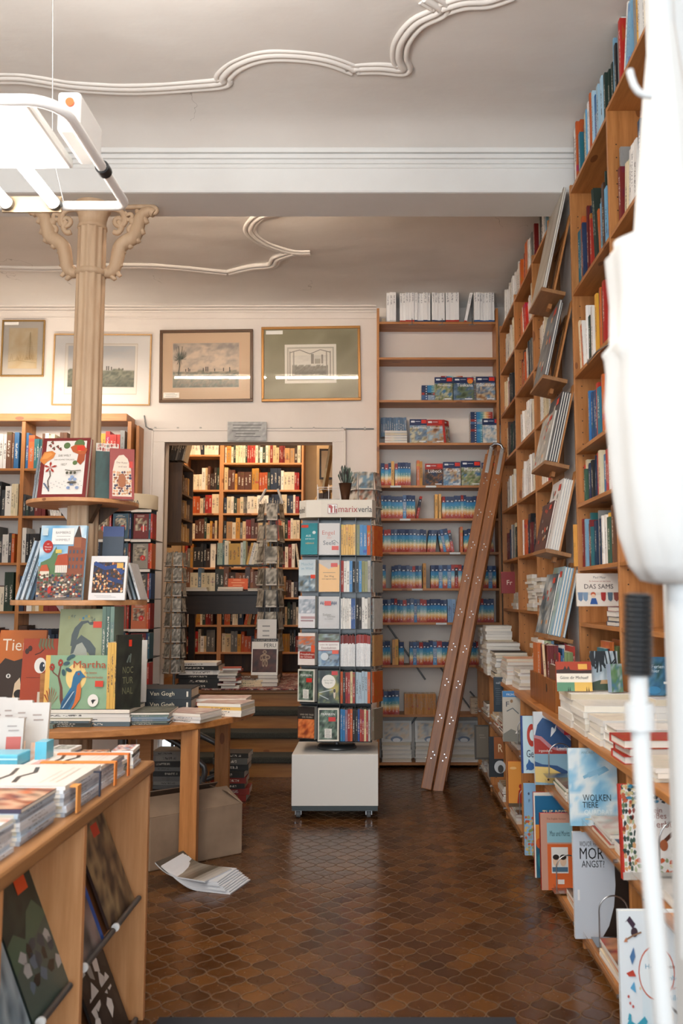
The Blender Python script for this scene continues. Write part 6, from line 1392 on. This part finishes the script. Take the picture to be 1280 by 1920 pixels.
def a_wolk(a):
    a.r(0, 0, 1, 1, 'a9cfe2'); a.n(0, 0, 1, 1, ['7fb8da', 'a4cfe4', 'd8e4e8', 'dfe8ea', '8cc0dc'], 14, 20, 2.4, 5); a.t('ANDREA KARIMÉ', .55, .95, .55, '8ca4ac')
    a.line([(.3, .62), (.5, .68), (.75, .75), (.82, .73), (.6, .66)], .012, '84b8d4'); a.line([(.4, .65), (.6, .7)], .02, '8cbcd8')
    a.t('WOLKEN', .56, .36, .58, '28343c', .085); a.t('TIERE', .42, .27, .32, '28343c', .075); a.t('und', .8, .26, .1, 'e8f0f0'); a.t('QUADRAT', .58, .17, .58, 'e8f2f4', .075); a.line([(.3, .09), (.95, .08)], .004, 'd8c8a0')
def a_garden(a):
    a.r(0, 0, 1, 1, 'e4e0dc'); a.r(0, .0, .03, 1, 'b82c1c'); a.cells(.03, .02, .22, 1, ['3c5448', '8c3428', 'a8b08c', '2c3c38', '6c7c5c', 'c89868'], 4, 16, 4); a.cells(.03, .8, 1, 1, ['2c4440', '7c8c6c', '3c84a4', 'b85c3c', '24343a', 'c8b888'], 12, 5, 5)
    a.cells(.22, .0, 1, .22, ['8c9c74', 'c85c34', 'd8c8a0', '4c7c8c', 'e0dcd4'], 10, 4, 6); a.e(.6, .45, .4, .22, 'ebe8e4'); a.t('Mein', .52, .73, .2, '8c4434'); a.t('großes', .52, .66, .32, '8c4434'); a.t('Liederbuch', .6, .58, .62, '8c4434', .07)
    a.line([(.6, .38), (.78, .5)], .012, '5c3424'); a.e(.62, .36, .06, .06, 'a8603c'); a.e(.8, .3, .08, .06, 'd0ccc4'); a.r(.0, .0, 1, .08, 'b8b4ac')
def a_the(a): a.r(0, 0, 1, 1, 'e4dcd0'); a.r(.04, .62, 1, .96, '1f6690'); a.t('THE BEST', .62, .74, .72, 'e8d8b0', .1); a.r(.04, 0, 1, .62, 'd88c3c'); a.poly([(.04, 0), (.04, .4), (.3, .3), (.5, .1), (.5, 0)], '1f5c74'); a.e(.2, .2, .12, .1, '2c7c84'); a.e(.15, .4, .1, .06, 'c85c2c')
def a_max(a):
    a.r(0, 0, 1, 1, 'c0907c'); a.t('The English Version', .5, .93, .6, '6c3c34'); a.r(.2, .62, 1, .88, '8cb8c4'); a.t('Max und Moritz', .6, .74, .62, '1c3c44', .07); a.r(.2, 0, 1, .6, 'd0622c'); a.r(.32, .22, .84, .56, 'dcdcd8')
    for x in (.46, .68): a.e(x, .38, .10, .07, 'e0c0a4'); a.e(x, .43, .10, .035, '2c2420'); a.r(.34, .24, .82, .3, '4c6c84'); a.r(.5, .08, .7, .14, 'e0d8d0')
def a_angst(a):
    a.r(0, 0, 1, 1, 'c4ccd6'); a.poly([(.48, 0), (.62, .12), (.72, .3), (.76, .5), (.74, 1), (1, 1), (1, 0)], '2c221c'); a.t('WOVOR HAT', .3, .89, .36, '24262a', .05); a.t('MOR', .34, .80, .44, '16181a', .11); a.t('ANGST?', .36, .70, .42, '24262a', .065); a.r(.06, .36, .10, .46, 'e8e8e8')
def a_orange(a): a.r(0, 0, 1, 1, 'dc9440'); a.e(.3, .85, .2, .03, 'e8b878'); a.poly([(.5, .05), (.6, .35), (.75, .42), (.8, .3), (.85, .05)], 'a83424'); a.e(.72, .45, .1, .05, 'a83424'); a.r(0, 0, 1, .08, '5c4c38')
def a_fr(a): a.r(0, 0, 1, 1, '8cb8dc'); a.e(.4, .86, .08, .02, '3c4c6c'); a.t('F', .45, .76, .14, '1c2c54'); a.cells(.0, .0, 1, .55, ['a8a870', '8c9c5c', 'd8b878', 'c8643c', '9cacb0'], 4, 12, 3)
def a_pearl(a): a.r(0, 0, 1, 1, 'b8b2a6'); a.r(0, .88, 1, 1, '3c7cb4'); a.t('FRÜHLING', .55, .935, .7, 'dce4ea'); a.t('F', .25, .74, .16, '3c4450', .1); a.e(.45, .8, .07, .035, '8c6c4c'); a.line([(.2, .6), (.5, .66), (.8, .55)], .006, '5c6468'); a.poly([(.0, .15), (.4, .25), (.7, .2), (1, .28), (1, 0), (0, 0)], '7c7c74'); a.poly([(.6, .16), (.7, .22), (.8, .16)], 'e8e4dc')
def a_R(a): a.r(0, 0, 1, 1, '20242a'); a.r(.35, .45, 1, 1, '8c5024'); a.t('R', .8, .72, .3, 'd8c8a8', .2); a.e(.75, .25, .4, .16, 'b8bcc0'); a.e(.8, .2, .2, .1, '3c3c3c')
def a_gym(a): a.r(0, 0, 1, 1, '48443e'); a.r(.12, .06, .96, .96, '6c6458'); a.lines(.3, .6, .8, .75, 2, '8c8478')
def a_nalle(a): a.r(0, 0, 1, 1, '2c3a46'); a.t('nalle', .55, .84, .6, 'b8bcc0'); a.lines(.15, .2, .85, .7, 9, '5c6870')
def a_witch(a):
    a.r(0, 0, 1, 1, 'dce4e8'); a.n(.3, .2, .7, .6, ['dce4e8', 'cce0e8', 'dce4e8'], 5, 5, 3, 2); a.e(.52, .62, .26, .17, 'c0583c', 28); a.e(.52, .62, .245, .16, 'e4ecee', 28)
    a.t('Hexen', .48, .66, .24, '3c8cac'); a.t('Feen und', .78, .66, .3, '7c6460'); a.t('umhelden', .80, .59, .34, '3c94b4'); a.t('Wörterbuch', .82, .53, .32, 'c0604c'); a.t('Bilder', .80, .47, .24, '4c9cb8')
    a.poly([(.09, .93), (.16, .97), (.24, .92), (.2, .89), (.12, .94)], '3c2c3c'); a.e(.22, .87, .05, .03, '3c2c34'); a.line([(.08, .82), (.2, .85), (.32, .87)], .005, '8c6c54'); a.poly([(.06, .81), (.1, .84), (.12, .81)], 'b87c5c')
    a.poly([(.14, .72), (.2, .78), (.22, .72), (.17, .67)], '4c74a0'); a.poly([(.08, .62), (.18, .64), (.22, .60), (.12, .60)], 'b84434'); a.poly([(.13, .53), (.19, .57), (.21, .50)], '5ca4cc')
    a.poly([(.05, .30), (.1, .34), (.2, .31), (.32, .36), (.36, .33), (.28, .25), (.05, .24)], '3c9cb4'); a.poly([(.08, .34), (.1, .38), (.13, .37), (.13, .33)], '3c9cb4'); a.e(.2, .12, .05, .06, '4c6ca0'); a.poly([(.16, .17), (.2, .22), (.23, .17)], 'b84434')
    for x, y, c in ((.1, .48, 'b84c44'), (.12, .44, 'c06058'), (.16, .42, 'b84444'), (.27, .53, 'd8c8a8'), (.3, .12, '3c3c4c'), (.12, .07, '4c5c7c'), (.28, .07, '4c5c7c')): a.e(x, y, .015, .01, c, 8)
    a.e(.66, .42, .05, .03, '3c2c2c'); a.e(.68, .36, .05, .05, 'e0b060'); a.line([(.7, .42), (.82, .36), (.9, .26)], .006, '3c3c40'); a.e(.88, .36, .06, .04, '4ca4b8'); a.poly([(.6, .2), (.66, .29), (.72, .2)], 'b84c38'); a.r(.61, .1, .71, .2, 'c89c74'); a.poly([(.86, .16), (.92, .22), (.96, .14)], 'b84c38'); a.e(.66, .06, .05, .03, '2c2c3c')
ml = 'in the low cabinet'
low(978, 1003, 1343, 1440, 4.50, .491+.03, .02, '24407c', a_ge, 'pale blue picture book with blue spine half behind the mountain cover '+ml, tilt=.05)
low(1003, 1070, 1336, 1448, 4.37, .491, .022, 'c8cdd2', a_mont, 'picture book with blue and red painted mountains '+ml)
arcwire(.875, 4.25, .548, .11, .16, 'arched wire bookend in front of the mountain cover')
low(1069, 1157, 1405, 1531, 3.60, .491, .018, 'a9cfe2', a_wolk, 'WOLKEN TIERE QUADRAT picture book with pale blue clouds '+ml)
low(1168, 1290, 1474, 1652, 2.93, .491-.0, .025, 'b82c1c', a_garden, 'large red-spined song book with a garland border '+ml)
arcwire(.955, 2.84, .491+.01, .13, .2, 'arched wire bookend in front of the red-spined song book')
low(1003, 1064, 1487, 1640, 4.38, .051, .02, 'b03024', a_the, 'THE BEST picture book with blue and orange cover '+ml, tilt=.04)
low(1015, 1073, 1527, 1632, 4.20, .051, .03, 'a8281c', a_max, 'Max und Moritz book in front of the blue and orange one '+ml, tilt=.04)
arcwire(.875, 4.12, .06, .11, .17, 'arched wire bookend in front of the Max und Moritz book')
low(1078, 1176, 1562, 1738, 3.62, .051, .02, 'd8dce0', a_angst, 'large grey and black MOR ANGST book '+ml, tilt=.03)
arcwire(.905, 3.47, .075, .11, .19, 'arched wire bookend in front of the grey and black book')
low(953, 984, 1428, 1495, 5.3, .051+.12, .02, 'a83424', a_orange, 'orange picture book with a red bird '+ml, tilt=.03)
arcwire(.875, 5.2, .15, .09, .15, 'arched wire bookend in front of the orange bird book')
low(984, 1004, 1470, 1590, 4.75, .051, .02, '8cb8dc', a_fr, 'sky blue and green picture book edge '+ml, tilt=.02)
low(943, 979, 1296, 1378, 5.28, .491+.06, .02, 'b8b2a6', a_pearl, 'grey FRÜHLING picture book with a blue top band '+ml, tilt=.03)
arcwire(.87, 5.2, .55, .09, .14, 'arched wire bookend in front of the blue-banded book')
low(917, 943, 1382, 1442, 5.86, .051+.18, .02, '20242a', a_R, 'black and orange book with an ornate R '+ml, tilt=.03)
low(926, 943, 1270, 1322, 5.85, .491+.16, .02, '2c3a46', a_nalle, 'dark blue book lettered nalle '+ml, tilt=.02)
low(890, 916, 1360, 1416, 6.7, .051+.14, .02, '48443e', a_gym, 'olive-grey framed cover '+ml+' by the back corner', tilt=.02)
low(1167, 1292, 1712, 1930, 2.62, .051-.0, .02, 'dce4e8', a_witch, 'large white picture dictionary with little witches and dragons '+ml, tilt=.04)
# flat piles on the two shelves and on the top
GEN = pal('white:e4e0da cream:dccdae grey:a8a8a4 red:a43228 green:5c6c50 blue:4c6c8c white:d8d6d2 orange:c4703c')
def lpile(X, Y, z, n, w, d, t_, top, where, cols=GEN, yaw=0, cat='picture book', name='picture_book', base='e0dcd4', lb=None, j=.008):
    zz = stack(X, Y, z, n-1, w, d, t_, yaw+PI, cols, where, 'flat piles '+ml, cat, 'soft', name, j, .04, .15)
    a = Art(w, d); top(a); flat(name, w, d, t_, base, a, X, Y, zz, yaw, lb or 'topmost cover of '+where, cat)
def tp(s, cols): return lambda a: a.n(0, 0, 1, 1, cols, 9, 8, 4, s)
lpile(.97, 4.14, .491, 4, .24, .26, .014, tp(4, ['5c5c48', '8c8460', '7c3c34', '4c5c4c']), 'the green-brown pile before the mountain cover')
lpile(.97, 3.92, .491, 3, .24, .22, .012, tp(6, ['3c5468', 'c8ccc8', 'c89c4c', '24384c']), 'the glassy blue pile on the middle cabinet shelf')
lpile(.975, 3.42, .491, 4, .25, .28, .012, tp(8, ['c8c0ac', 'dcd8d0', 'c49c90', 'a8b4ac']), 'the pale pile before the cloud cover')
lpile(.985, 3.14, .491, 3, .25, .24, .012, tp(9, ['24303c', '3c5c84', '1c2428', '2c3c54']), 'the dark blue pile left of the song book')
lpile(.99, 2.68, .491, 3, .26, .26, .014, tp(10, ['c8c8c4', 'b0b0ac', 'd8d4d0']), 'the grey pile before the song book')
lpile(.99, 2.38, .491, 2, .27, .26, .014, tp(12, ['e09c44', 'd8903c', '5c4c3c']), 'the orange-topped pile on the middle shelf', base='e09c44')
lpile(.97, 3.98, .051, 3, .22, .24, .014, tp(14, ['3c3c34', '24302c', '6c5c4c', '8c8478']), 'the dark pile before Max und Moritz')
lpile(.98, 3.76, .051, 2, .24, .16, .012, tp(15, ['1c2420', '3c4038', 'a8483c']), 'the black pile by the tall grey book')
lpile(.975, 3.34, .051, 5, .25, .26, .012, tp(16, ['8c5c3c', 'b87c54', '3c2c28', 'a82c24']), 'the brown pile before the grey and black book')
lpile(.98, 3.03, .051, 5, .26, .27, .014, tp(17, ['c8b8ac', 'b8a8a0', '8c9c7c', 'a83c34']), 'the beige pile on the lowest shelf')
lpile(.99, 2.80, .051, 3, .26, .2, .012, tp(18, ['8c9474', 'b8bca0', '6c7454']), 'the lone green book before the dictionary')
for (X, Y, z, n, wh) in ((.96, 5.0, .491, 3, 'the pile under the FRÜHLING book'), (.96, 5.45, .491, 4, 'the middle-shelf pile in the third bay from the back'), (.96, 4.95, .051, 5, 'the low pile before the orange bird book'), (.96, 5.5, .051, 7, 'the red pile in the third bay from the back'), (.96, 6.05, .491, 8, 'the white pile under the nalle book'),
                         (.96, 6.35, .491, 5, 'the middle-shelf pile in the second bay from the back'), (.96, 6.05, .051, 6, 'the low pile under the ornate R book'), (.96, 6.9, .491, 6, 'the middle-shelf pile in the corner bay'), (.96, 6.7, .051, 6, 'the low pile in the corner bay'), (.96, 7.05, .051, 8, 'the second low pile in the corner bay')):
    lpile(X, Y, z, n, .23, .22, .016, tp(n*7+int(Y*10), [['5c4c38', 'a89878', 'c8c0b0', '3c3c38'], ['a83028', 'c8c0b8', '7c2420'], ['c8b48c', 'dcd0b8', '8c7454']][n % 3]), wh, cols=GEN if n < 6 else pal('white:dcd8d2 white:d0ccc6 black:222222 red:a03028 grey:a4a4a0'), j=.012)
# piles on the continuous top
TOPW = pal('white:e6e2dc white:dedad4 cream:e0d6c4 grey:c0beba white:d8d6d2')
for (X, Y, n, w, d, t_, cols, wh) in ((.93, 7.10, 14, .2, .2, .022, TOPW, 'the corner pile on the cabinet top'), (.93, 6.80, 16, .2, .24, .021, TOPW, 'the tall grey pile by the ladder'), (.91, 6.45, 11, .24, .24, .02, TOPW, 'the second grey pile from the corner'), (.92, 6.12, 9, .22, .26, .02, pal('white:e0dcd4 black:2c2a28'), 'the black-edged white pile'), (.94, 5.78, 8, .22, .24, .02, pal('peach:d8a888 white:e6e0d8 white:e0dcd4'), 'the peach-banded pile'), (.96, 5.45, 6, .2, .22, .02, TOPW, 'the low white pile left of the crate'),
                             (.965, 3.93, 5, .26, .26, .028, TOPW, 'the high white pile under the Michael book'), (.965, 3.68, 5, .26, .24, .024, TOPW, 'the wide white pile, middle of the cabinet top'), (.97, 3.44, 4, .26, .2, .024, TOPW, 'the stepped white pile on the cabinet top'), (.975, 3.24, 3, .26, .16, .028, TOPW, 'the white box pile behind the red books'),
                             (.965, 3.06, 3, .27, .17, .026, pal('red:a83022 red:b03626'), 'the red-covered pile on the cabinet top'), (.98, 2.80, 3, .28, .22, .014, TOPW, 'the slipping pile nearest on the cabinet top')):
    zz = stack(X, Y, LZ, n, w, d, t_, PI, cols, wh, 'piles on the cabinet top', 'book', 'book' if 'red' in wh else 'soft', 'book', .008, .04, .12)
# display covers standing back on upper shelf z 1.31 in the far case and on the piles
stack(1.16, 6.75, 1.31, 5, .2, .2, .022, PI, TOPW, 'the pile under the red cover, far case', 'piles in the far case', 'book', j=.012)
stack(1.16, 5.95, 1.31, 12, .24, .22, .021, PI, TOPW, 'the tall grey pile, middle bay, far case', 'piles in the far case', 'book', j=.015)
stack(1.16, 5.60, 1.31, 10, .24, .2, .021, PI, TOPW, 'the tall grey pile, third bay, far case', 'piles in the far case', 'book', j=.015)
stack(1.16, 5.85, .8455, 14, .22, .22, .021, PI, TOPW, 'the wall-side pile below the far case', 'piles in the far case', 'book', j=.015)
low(940, 965, 1072, 1115, 6.55, 1.31+.12, .02, '7c1c1c', lambda a: (a.r(0, 0, 1, 1, '7c1c1c'), a.t('Fr', .6, .5, .4, 'd8c8b8')), 'dark red book lettered Fr above the pile in the far case', tilt=.05, cat='book', name='book')
crate = empty('wooden_crate', (.86, 4.28, LZ), 0, 'rough pine crate of picture books on the cabinet top', 'crate')
for (a_, b_) in (((0, 0, 0), (.018, .66, .15)), ((.22, 0, 0), (.238, .66, .15)), ((0, -.016, 0), (.238, .0, .15)), ((0, .66, 0), (.238, .676, .15)), ((.018, 0, 0), (.22, .66, .012))):
    m = MB(); m.box(*a_, *b_); m.build('side' if b_[2] > .1 else 'base', RUNG, crate, bevel=.002)
o = MB().prism([(.012*math.cos(i*PI/5)*1.8, .012*math.sin(i*PI/5)) for i in range(10)], -.0005, .0005, M=Matrix.Translation((-.0008, .2, .10)) @ Matrix.Rotation(PI/2, 4, 'Y')).build('knot_hole', DARKX, crate)
PIC = pal('white:e2ded8 light_blue:7ca4c0 red:a83428 green:7c8c5c cream:dcc8a0 blue:3c648c pale_green:a8b48c dark_red:6c2424 grey:a8a8a4 teal:3c7480 orange:c46c34')
row((.875, 4.78, 0), 0, 0, .21, LZ+.012, PIC, (.28, .36), (.007, .014), .15, 'in the crate, back rank', 'picture books in the crate', 'picture book', 'soft', 'picture_book', lean=.15)
row((.875, 4.50, 0), 0, 0, .21, LZ+.012, PIC, (.22, .30), (.007, .014), .2, 'in the crate, middle rank', 'picture books in the crate', 'picture book', 'soft', 'picture_book', lean=.15)
row((.875, 4.29, 0), 0, 0, .21, LZ+.012, pal('orange:c06a34 brown:6c4a34 light_blue:9cbccc red:a83428 blue:3c5c84 cream:dcc49c'), (.15, .22), (.010, .018), .18, 'in the crate, front rank', 'picture books in the crate', 'picture book', 'soft', 'picture_book', lean=.3)
b = book('soft', 'picture_book', (.012, .2, .30), (.868, 4.55, LZ+.013), (0, -.05, -.3), lin('c8a67c')); tag(b, 'tall tan picture book at the left corner of the crate', 'picture book')
o = MB().box(0, 0, 0, .22, .22, .12).build('riser', PINE[0], loc=(1.10, 4.22, LZ)); tag(o, 'low wooden riser behind the crate', 'riser')
row((1.10, 4.24, 0), 0, 0, .26, LZ+.10, PIC, (.2, .25), (.006, .014), .18, 'on the riser behind the white piles', 'picture books on the riser', 'picture book', 'soft', 'picture_book', lean=.3)
def a_michael(a): a.r(0, 0, 1, 1, 'ece4d4'); a.r(0, .6, 1, 1, 'a83c1e'); a.poly([(0, .6), (0, .72), (.2, .74), (.25, .86), (.3, .74), (.35, .86), (.4, .72), (.7, .7), (1, .72), (1, .6)], '38241e'); a.r(.62, .74, .88, .92, 'e0a84c'); a.t('Gönn dir Michael!', .5, .46, .8, '2c2824', .10); a.r(0, 0, .5, .3, '5f9070'); a.r(.5, 0, 1, .3, 'e0b65c')
def a_michael2(a):
    a_michael(a)
    for x in (.32, .37, .84, .90): a.poly([(x-.015, 0), (x, .16), (x+.015, 0)], '1c241c')
low(1044, 1109, 1241, 1290, 3.86, LZ+.148, .018, 'a83c1e', a_michael2, 'Gönn dir Michael! book with city skyline on the white pile', cat='picture book', tilt=.12)
def a_tree(a):
    a.n(0, 0, 1, 1, ['a4b4bc', 'c0c8cc', '8c9ca4'], 8, 8, 3, 3); a.poly([(0, 0), (0, .2), (.3, .26), (1, .2), (1, 0)], '3c4c38'); a.poly([(.3, .16), (.35, .26), (.9, .28), (1, .18)], 'b08c64'); r = random.Random(4)
    for k in range(26): x = r.uniform(0, .95); y = 1.0; a.line([(x, y), (x+r.uniform(-.08, .08), y-r.uniform(.1, .3)), (x+r.uniform(-.15, .1), y-r.uniform(.3, .55))], .006, '24282c')
low(1110, 1158, 1221, 1289, 3.90, LZ+.148, .02, '8c9ca4', a_tree, 'landscape cover with hanging branches beside the Michael book', cat='picture book', tilt=.08)
low(1146, 1168, 1245, 1290, 3.82, LZ+.148, .03, '8c9cb0', lambda a: a.n(0, 0, 1, 1, ['4c7898', '5c8450', 'a8b4bc'], 6, 8, 3, 8), 'grey-blue book edge right of the hanging-branches cover', rz=.3)
# Das Sams
def a_sams(a):
    a.r(0, 0, 1, 1, 'e2d8cc'); a.t('Paul Maar', .55, .88, .3, '5c6068'); a.t('Ein Sommer mit dem Sams', .55, .76, .5, 'a84838'); a.t('DAS SAMS', .52, .60, .68, '2c1c20', .14); a.r(0, .34, 1, .42, 'd0c8bc')
    for x, c in ((.08, '6c84a0'), (.2, '7c94ac'), (.62, 'a83430'), (.78, '5c7080'), (.92, '8c4c44')): a.poly([(x-.06, .42), (x+.06, .42), (x+.05, .2), (x+.01, .14), (x-.05, .2)], c)
    a.e(.38, .36, .06, .07, 'b85430'); a.e(.38, .32, .05, .05, 'e4c0a0'); a.poly([(.3, .06), (.34, .24), (.44, .24), (.48, .06)], '2c5494')
low(1082, 1160, 1075, 1142, 4.30, 1.267+.09, .02, 'e2d8cc', a_sams, 'DAS SAMS book standing on a pile in the near right bookcase', cat='book', name='book', tilt=.05)
for i, X in enumerate((1.10, 1.20)):
    stack(X+.05, 4.12, 1.267, 4, .10, .16, .022, PI, pal('dark_red:7c2c30 navy:2c3858 white:dcd4cc'), 'the '+['left', 'right'][i]+' pile under DAS SAMS', 'piles under the Sams book', 'novel', 'book', 'novel', .004, .02, .1)
def a_ferien(a): a.n(0, 0, 1, 1, ['24506c', '305c7c', '4c7c98', '2c4c4c'], 8, 10, 3, 4); a.t('Ferien', .5, .75, .5, 'c8d8e0'); a.t('hier', .4, .64, .3, 'c8d8e0'); a.e(.3, .14, .28, .1, '3c7ca4'); a.r(.7, .3, .88, .36, 'd8dcd8')
low(1212, 1256, 1232, 1290, 3.45, 1.10-.08, .02, '24506c', a_ferien, 'dark blue Ferien book behind the crank pole', tilt=.05)
stack(1.17, 3.48, LZ, 6, .26, .24, .028, PI, TOPW, 'the wall-side pile behind the crank pole', 'piles on the cabinet top', 'book', j=.01)

# ================================================================== HANGING LAMP, upper left
ZL = 2.86
lp = empty('hanging_lamp', (-1.24, 2.75, ZL), 0, 'white tubular fluorescent lamp hanging at the upper left', 'lamp')
# rounded frame
fx0, fx1, fy0, fy1, rr_ = -.42, .305, -.30, .40, .10
pts = []
for (cx, cy, a0) in ((fx1-rr_, fy0+rr_, -PI/2), (fx1-rr_*.4, fy1-rr_*.4, 0), (fx0+rr_*.4, fy1-rr_*.4, PI/2), (fx0+rr_, fy0+rr_, PI)):
    r_ = rr_ if cy < 0 else rr_*.4
    for i in range(7): q = a0+PI/2*i/6; pts.append((cx+r_*math.cos(q), cy+r_*math.sin(q), 0))
MB().tube(pts, .017, 12, close=True).build('tube_frame', WHITEP, lp)
MB().box(-.34, -.24, .02, .19, .16, .055).build('reflector', WHITEP, lp, bevel=.01)
MB().box(.222, -.10, .018, .296, .13, .15).build('ballast_box', WHITEP, lp, bevel=.012)
MB().cyl((.265, -.108, .11), (.265, -.098, .11), .014, 16).build('indicator_lamp', newmat('orange_cap', .3, 'd8622c'), lp)
for x in (-.13, .045): MB().cyl((x, -.42, -.005), (x, .36, -.005), .021, 18).build('fluorescent_tube', TUBE, lp)
for x in (-.13, .045):
    MB().cyl((x, .355, -.005), (x, .385, -.005), .027, 18).build('lamp_holder', newmat('grey_holder', .3, '4a4844', .5) if x < 0 else bpy.data.materials['grey_holder'], lp)
MB().box(-.15, .375, -.035, .07, .385, .025).build('end_bracket', newmat('tan_bracket', .4, 'a08a70', .5), lp)
for y in (.12,): MB().cyl((fx1+.001, y-.02, 0), (fx1+.001, y+.02, 0), .024, 14).cyl((-.25, fy0, .0), (-.16, fy0, .0), .026, 14).build('clamp', BLACK, lp)
MB().tube([(-.05, -.1, .05), (-.28, -.75, ZC-ZL)], .0025, 6).build('wire', STEEL, lp)
MB().tube([(.08, .37, .0), (.02, .40, .20), (-.02, .42, ZC-ZL)], .002, 6).build('wire', STEEL, lp)
# linear lamp hung on the rear face of the beam (its tubes are mirrored in the picture glass)
for i, (xa, xb) in enumerate(((-2.35, -1.25), (-1.18, -.12))):
    l2 = empty('tube_lamp', (xa, YB1+.16, 3.93), 0, ['left', 'right'][i]+' tube lamp fixed behind the ceiling beam, mirrored in the picture glass', 'lamp')
    MB().box(0, -.04, .03, xb-xa, .04, .08).build('housing', WHITEP, l2); MB().cyl((.02, 0, 0), (xb-xa-.02, 0, 0), .014, 14).build('fluorescent_tube', TUBEW, l2)
    MB().box(0, -.02, -.02, .02, .02, .04).box(xb-xa-.02, -.02, -.02, xb-xa, .02, .04).build('lamp_holder', WHITEP, l2)
    MB().box(.1, -.16, .05, .13, -.03, .07).box(xb-xa-.13, -.16, .05, xb-xa-.1, -.03, .07).build('arm', WHITEP, l2)

# ================================================================== RIGHT FOREGROUND: parasol, crank pole, door post
CLOTH = newmat('white_canvas', .75, 'b9b9b7'); t = NT(CLOTH); PAINTW = newmat('white_painted_metal', .5, 'b4b6b6'); b = CLOTH.node_tree.nodes['Principled BSDF']
t.bump(t.noise(t.coord('Object', (6, 6, 1)), 4, 3), .3, .01)
PY = 1.15
pc = at(1262, 700, PY)
par = empty('folded_parasol', (pc.x, PY, 0), 0, 'folded white canvas parasol hanging close to the camera at the right edge', 'parasol')
def pr_(y, x): 
    p = at(x, y, PY); return (max(.002, pc.x-p.x), p.z)
prof = [pr_(y, x) for y, x in ((1095, 1235), (1088, 1206), (1060, 1186), (1000, 1168), (900, 1155), (830, 1150), (760, 1143), (700, 1146), (662, 1142))]
prof2 = [pr_(y, x) for y, x in ((700, 1158), (655, 1137), (640, 1150), (560, 1150), (520, 1146), (475, 1142))]
prof3 = [pr_(y, x) for y, x in ((490, 1150), (462, 1146), (452, 1178), (445, 1190), (300, 1198), (180, 1206), (60, 1216), (-80, 1226))]
rp = lambda ph: (lambda q: 1+.035*math.sin(5*q+ph)+.03*math.sin(9*q+1.3*ph))
for i, p_ in enumerate((prof, prof2, prof3)):
    o = MB().lathe(p_, 64, flute=rp(i*1.1)).build('canopy', CLOTH, par)
MB().cyl((0, 0, .95), (0, 0, 3.2), .018, 16).build('pole', PAINTW, par)
hk = at(1182, 134, 1.05)
MB().tube([Vector(at(*p, 1.05))-Vector((pc.x, PY, 0)) for p in ((1180, 132), (1183, 145), (1188, 160), (1196, 172), (1206, 178), (1222, 180))], .0045, 10).build('hook', PAINTW, par)
cpz = empty('crank_pole', (0, 0, 0), 0, 'white crank pole with a black ribbed grip in the right foreground', 'pole')
top_, bot_ = at(1196, 1112, 1.02), at(1250, 1960, 1.0)
g1 = at(1196, 1268, 1.02); c1, c2 = at(1198, 1318, 1.02), at(1200, 1368, 1.02)
cpz.location = bot_; 
def rel(p): return Vector(p)-bot_
m = MB(); N = 60; pts = []; rs = []
for i in range(N*4+1):
    q = i/(N*4); pts.append(rel(top_.lerp(g1, q))); rs.append((.0135+.0035*abs(math.sin(PI*q*17)))*(1 if .02 < q < .99 else .75))
m.tube(pts, rs, 24); m.build('ribbed_grip', BLACK, cpz)
MB().tube([rel(g1), rel(c1), rel(c2), rel(at(1212, 1560, 1.01)), rel(bot_)], [.0105]*5, 20).build('tube', PAINTW, cpz)
MB().tube([rel(c1), rel(c2)], .0165, 20).build('collar', PAINTW, cpz)
a_ = at(1266, 1100, 1.3)
o = MB().box(a_.x, 1.3, 0, a_.x+.12, 1.36, 3.6).build('trim_11', PAINTW, bevel=.004); struct(o)
o = MB().box(-.72, 2.05, 0, .46, 3.055, .012).build('door_mat', newmat('dark_mat', 1, '2a2c32'))
o.location = (0, -.0, 0); tag(o, 'dark floor mat at the bottom edge of the picture', 'mat')
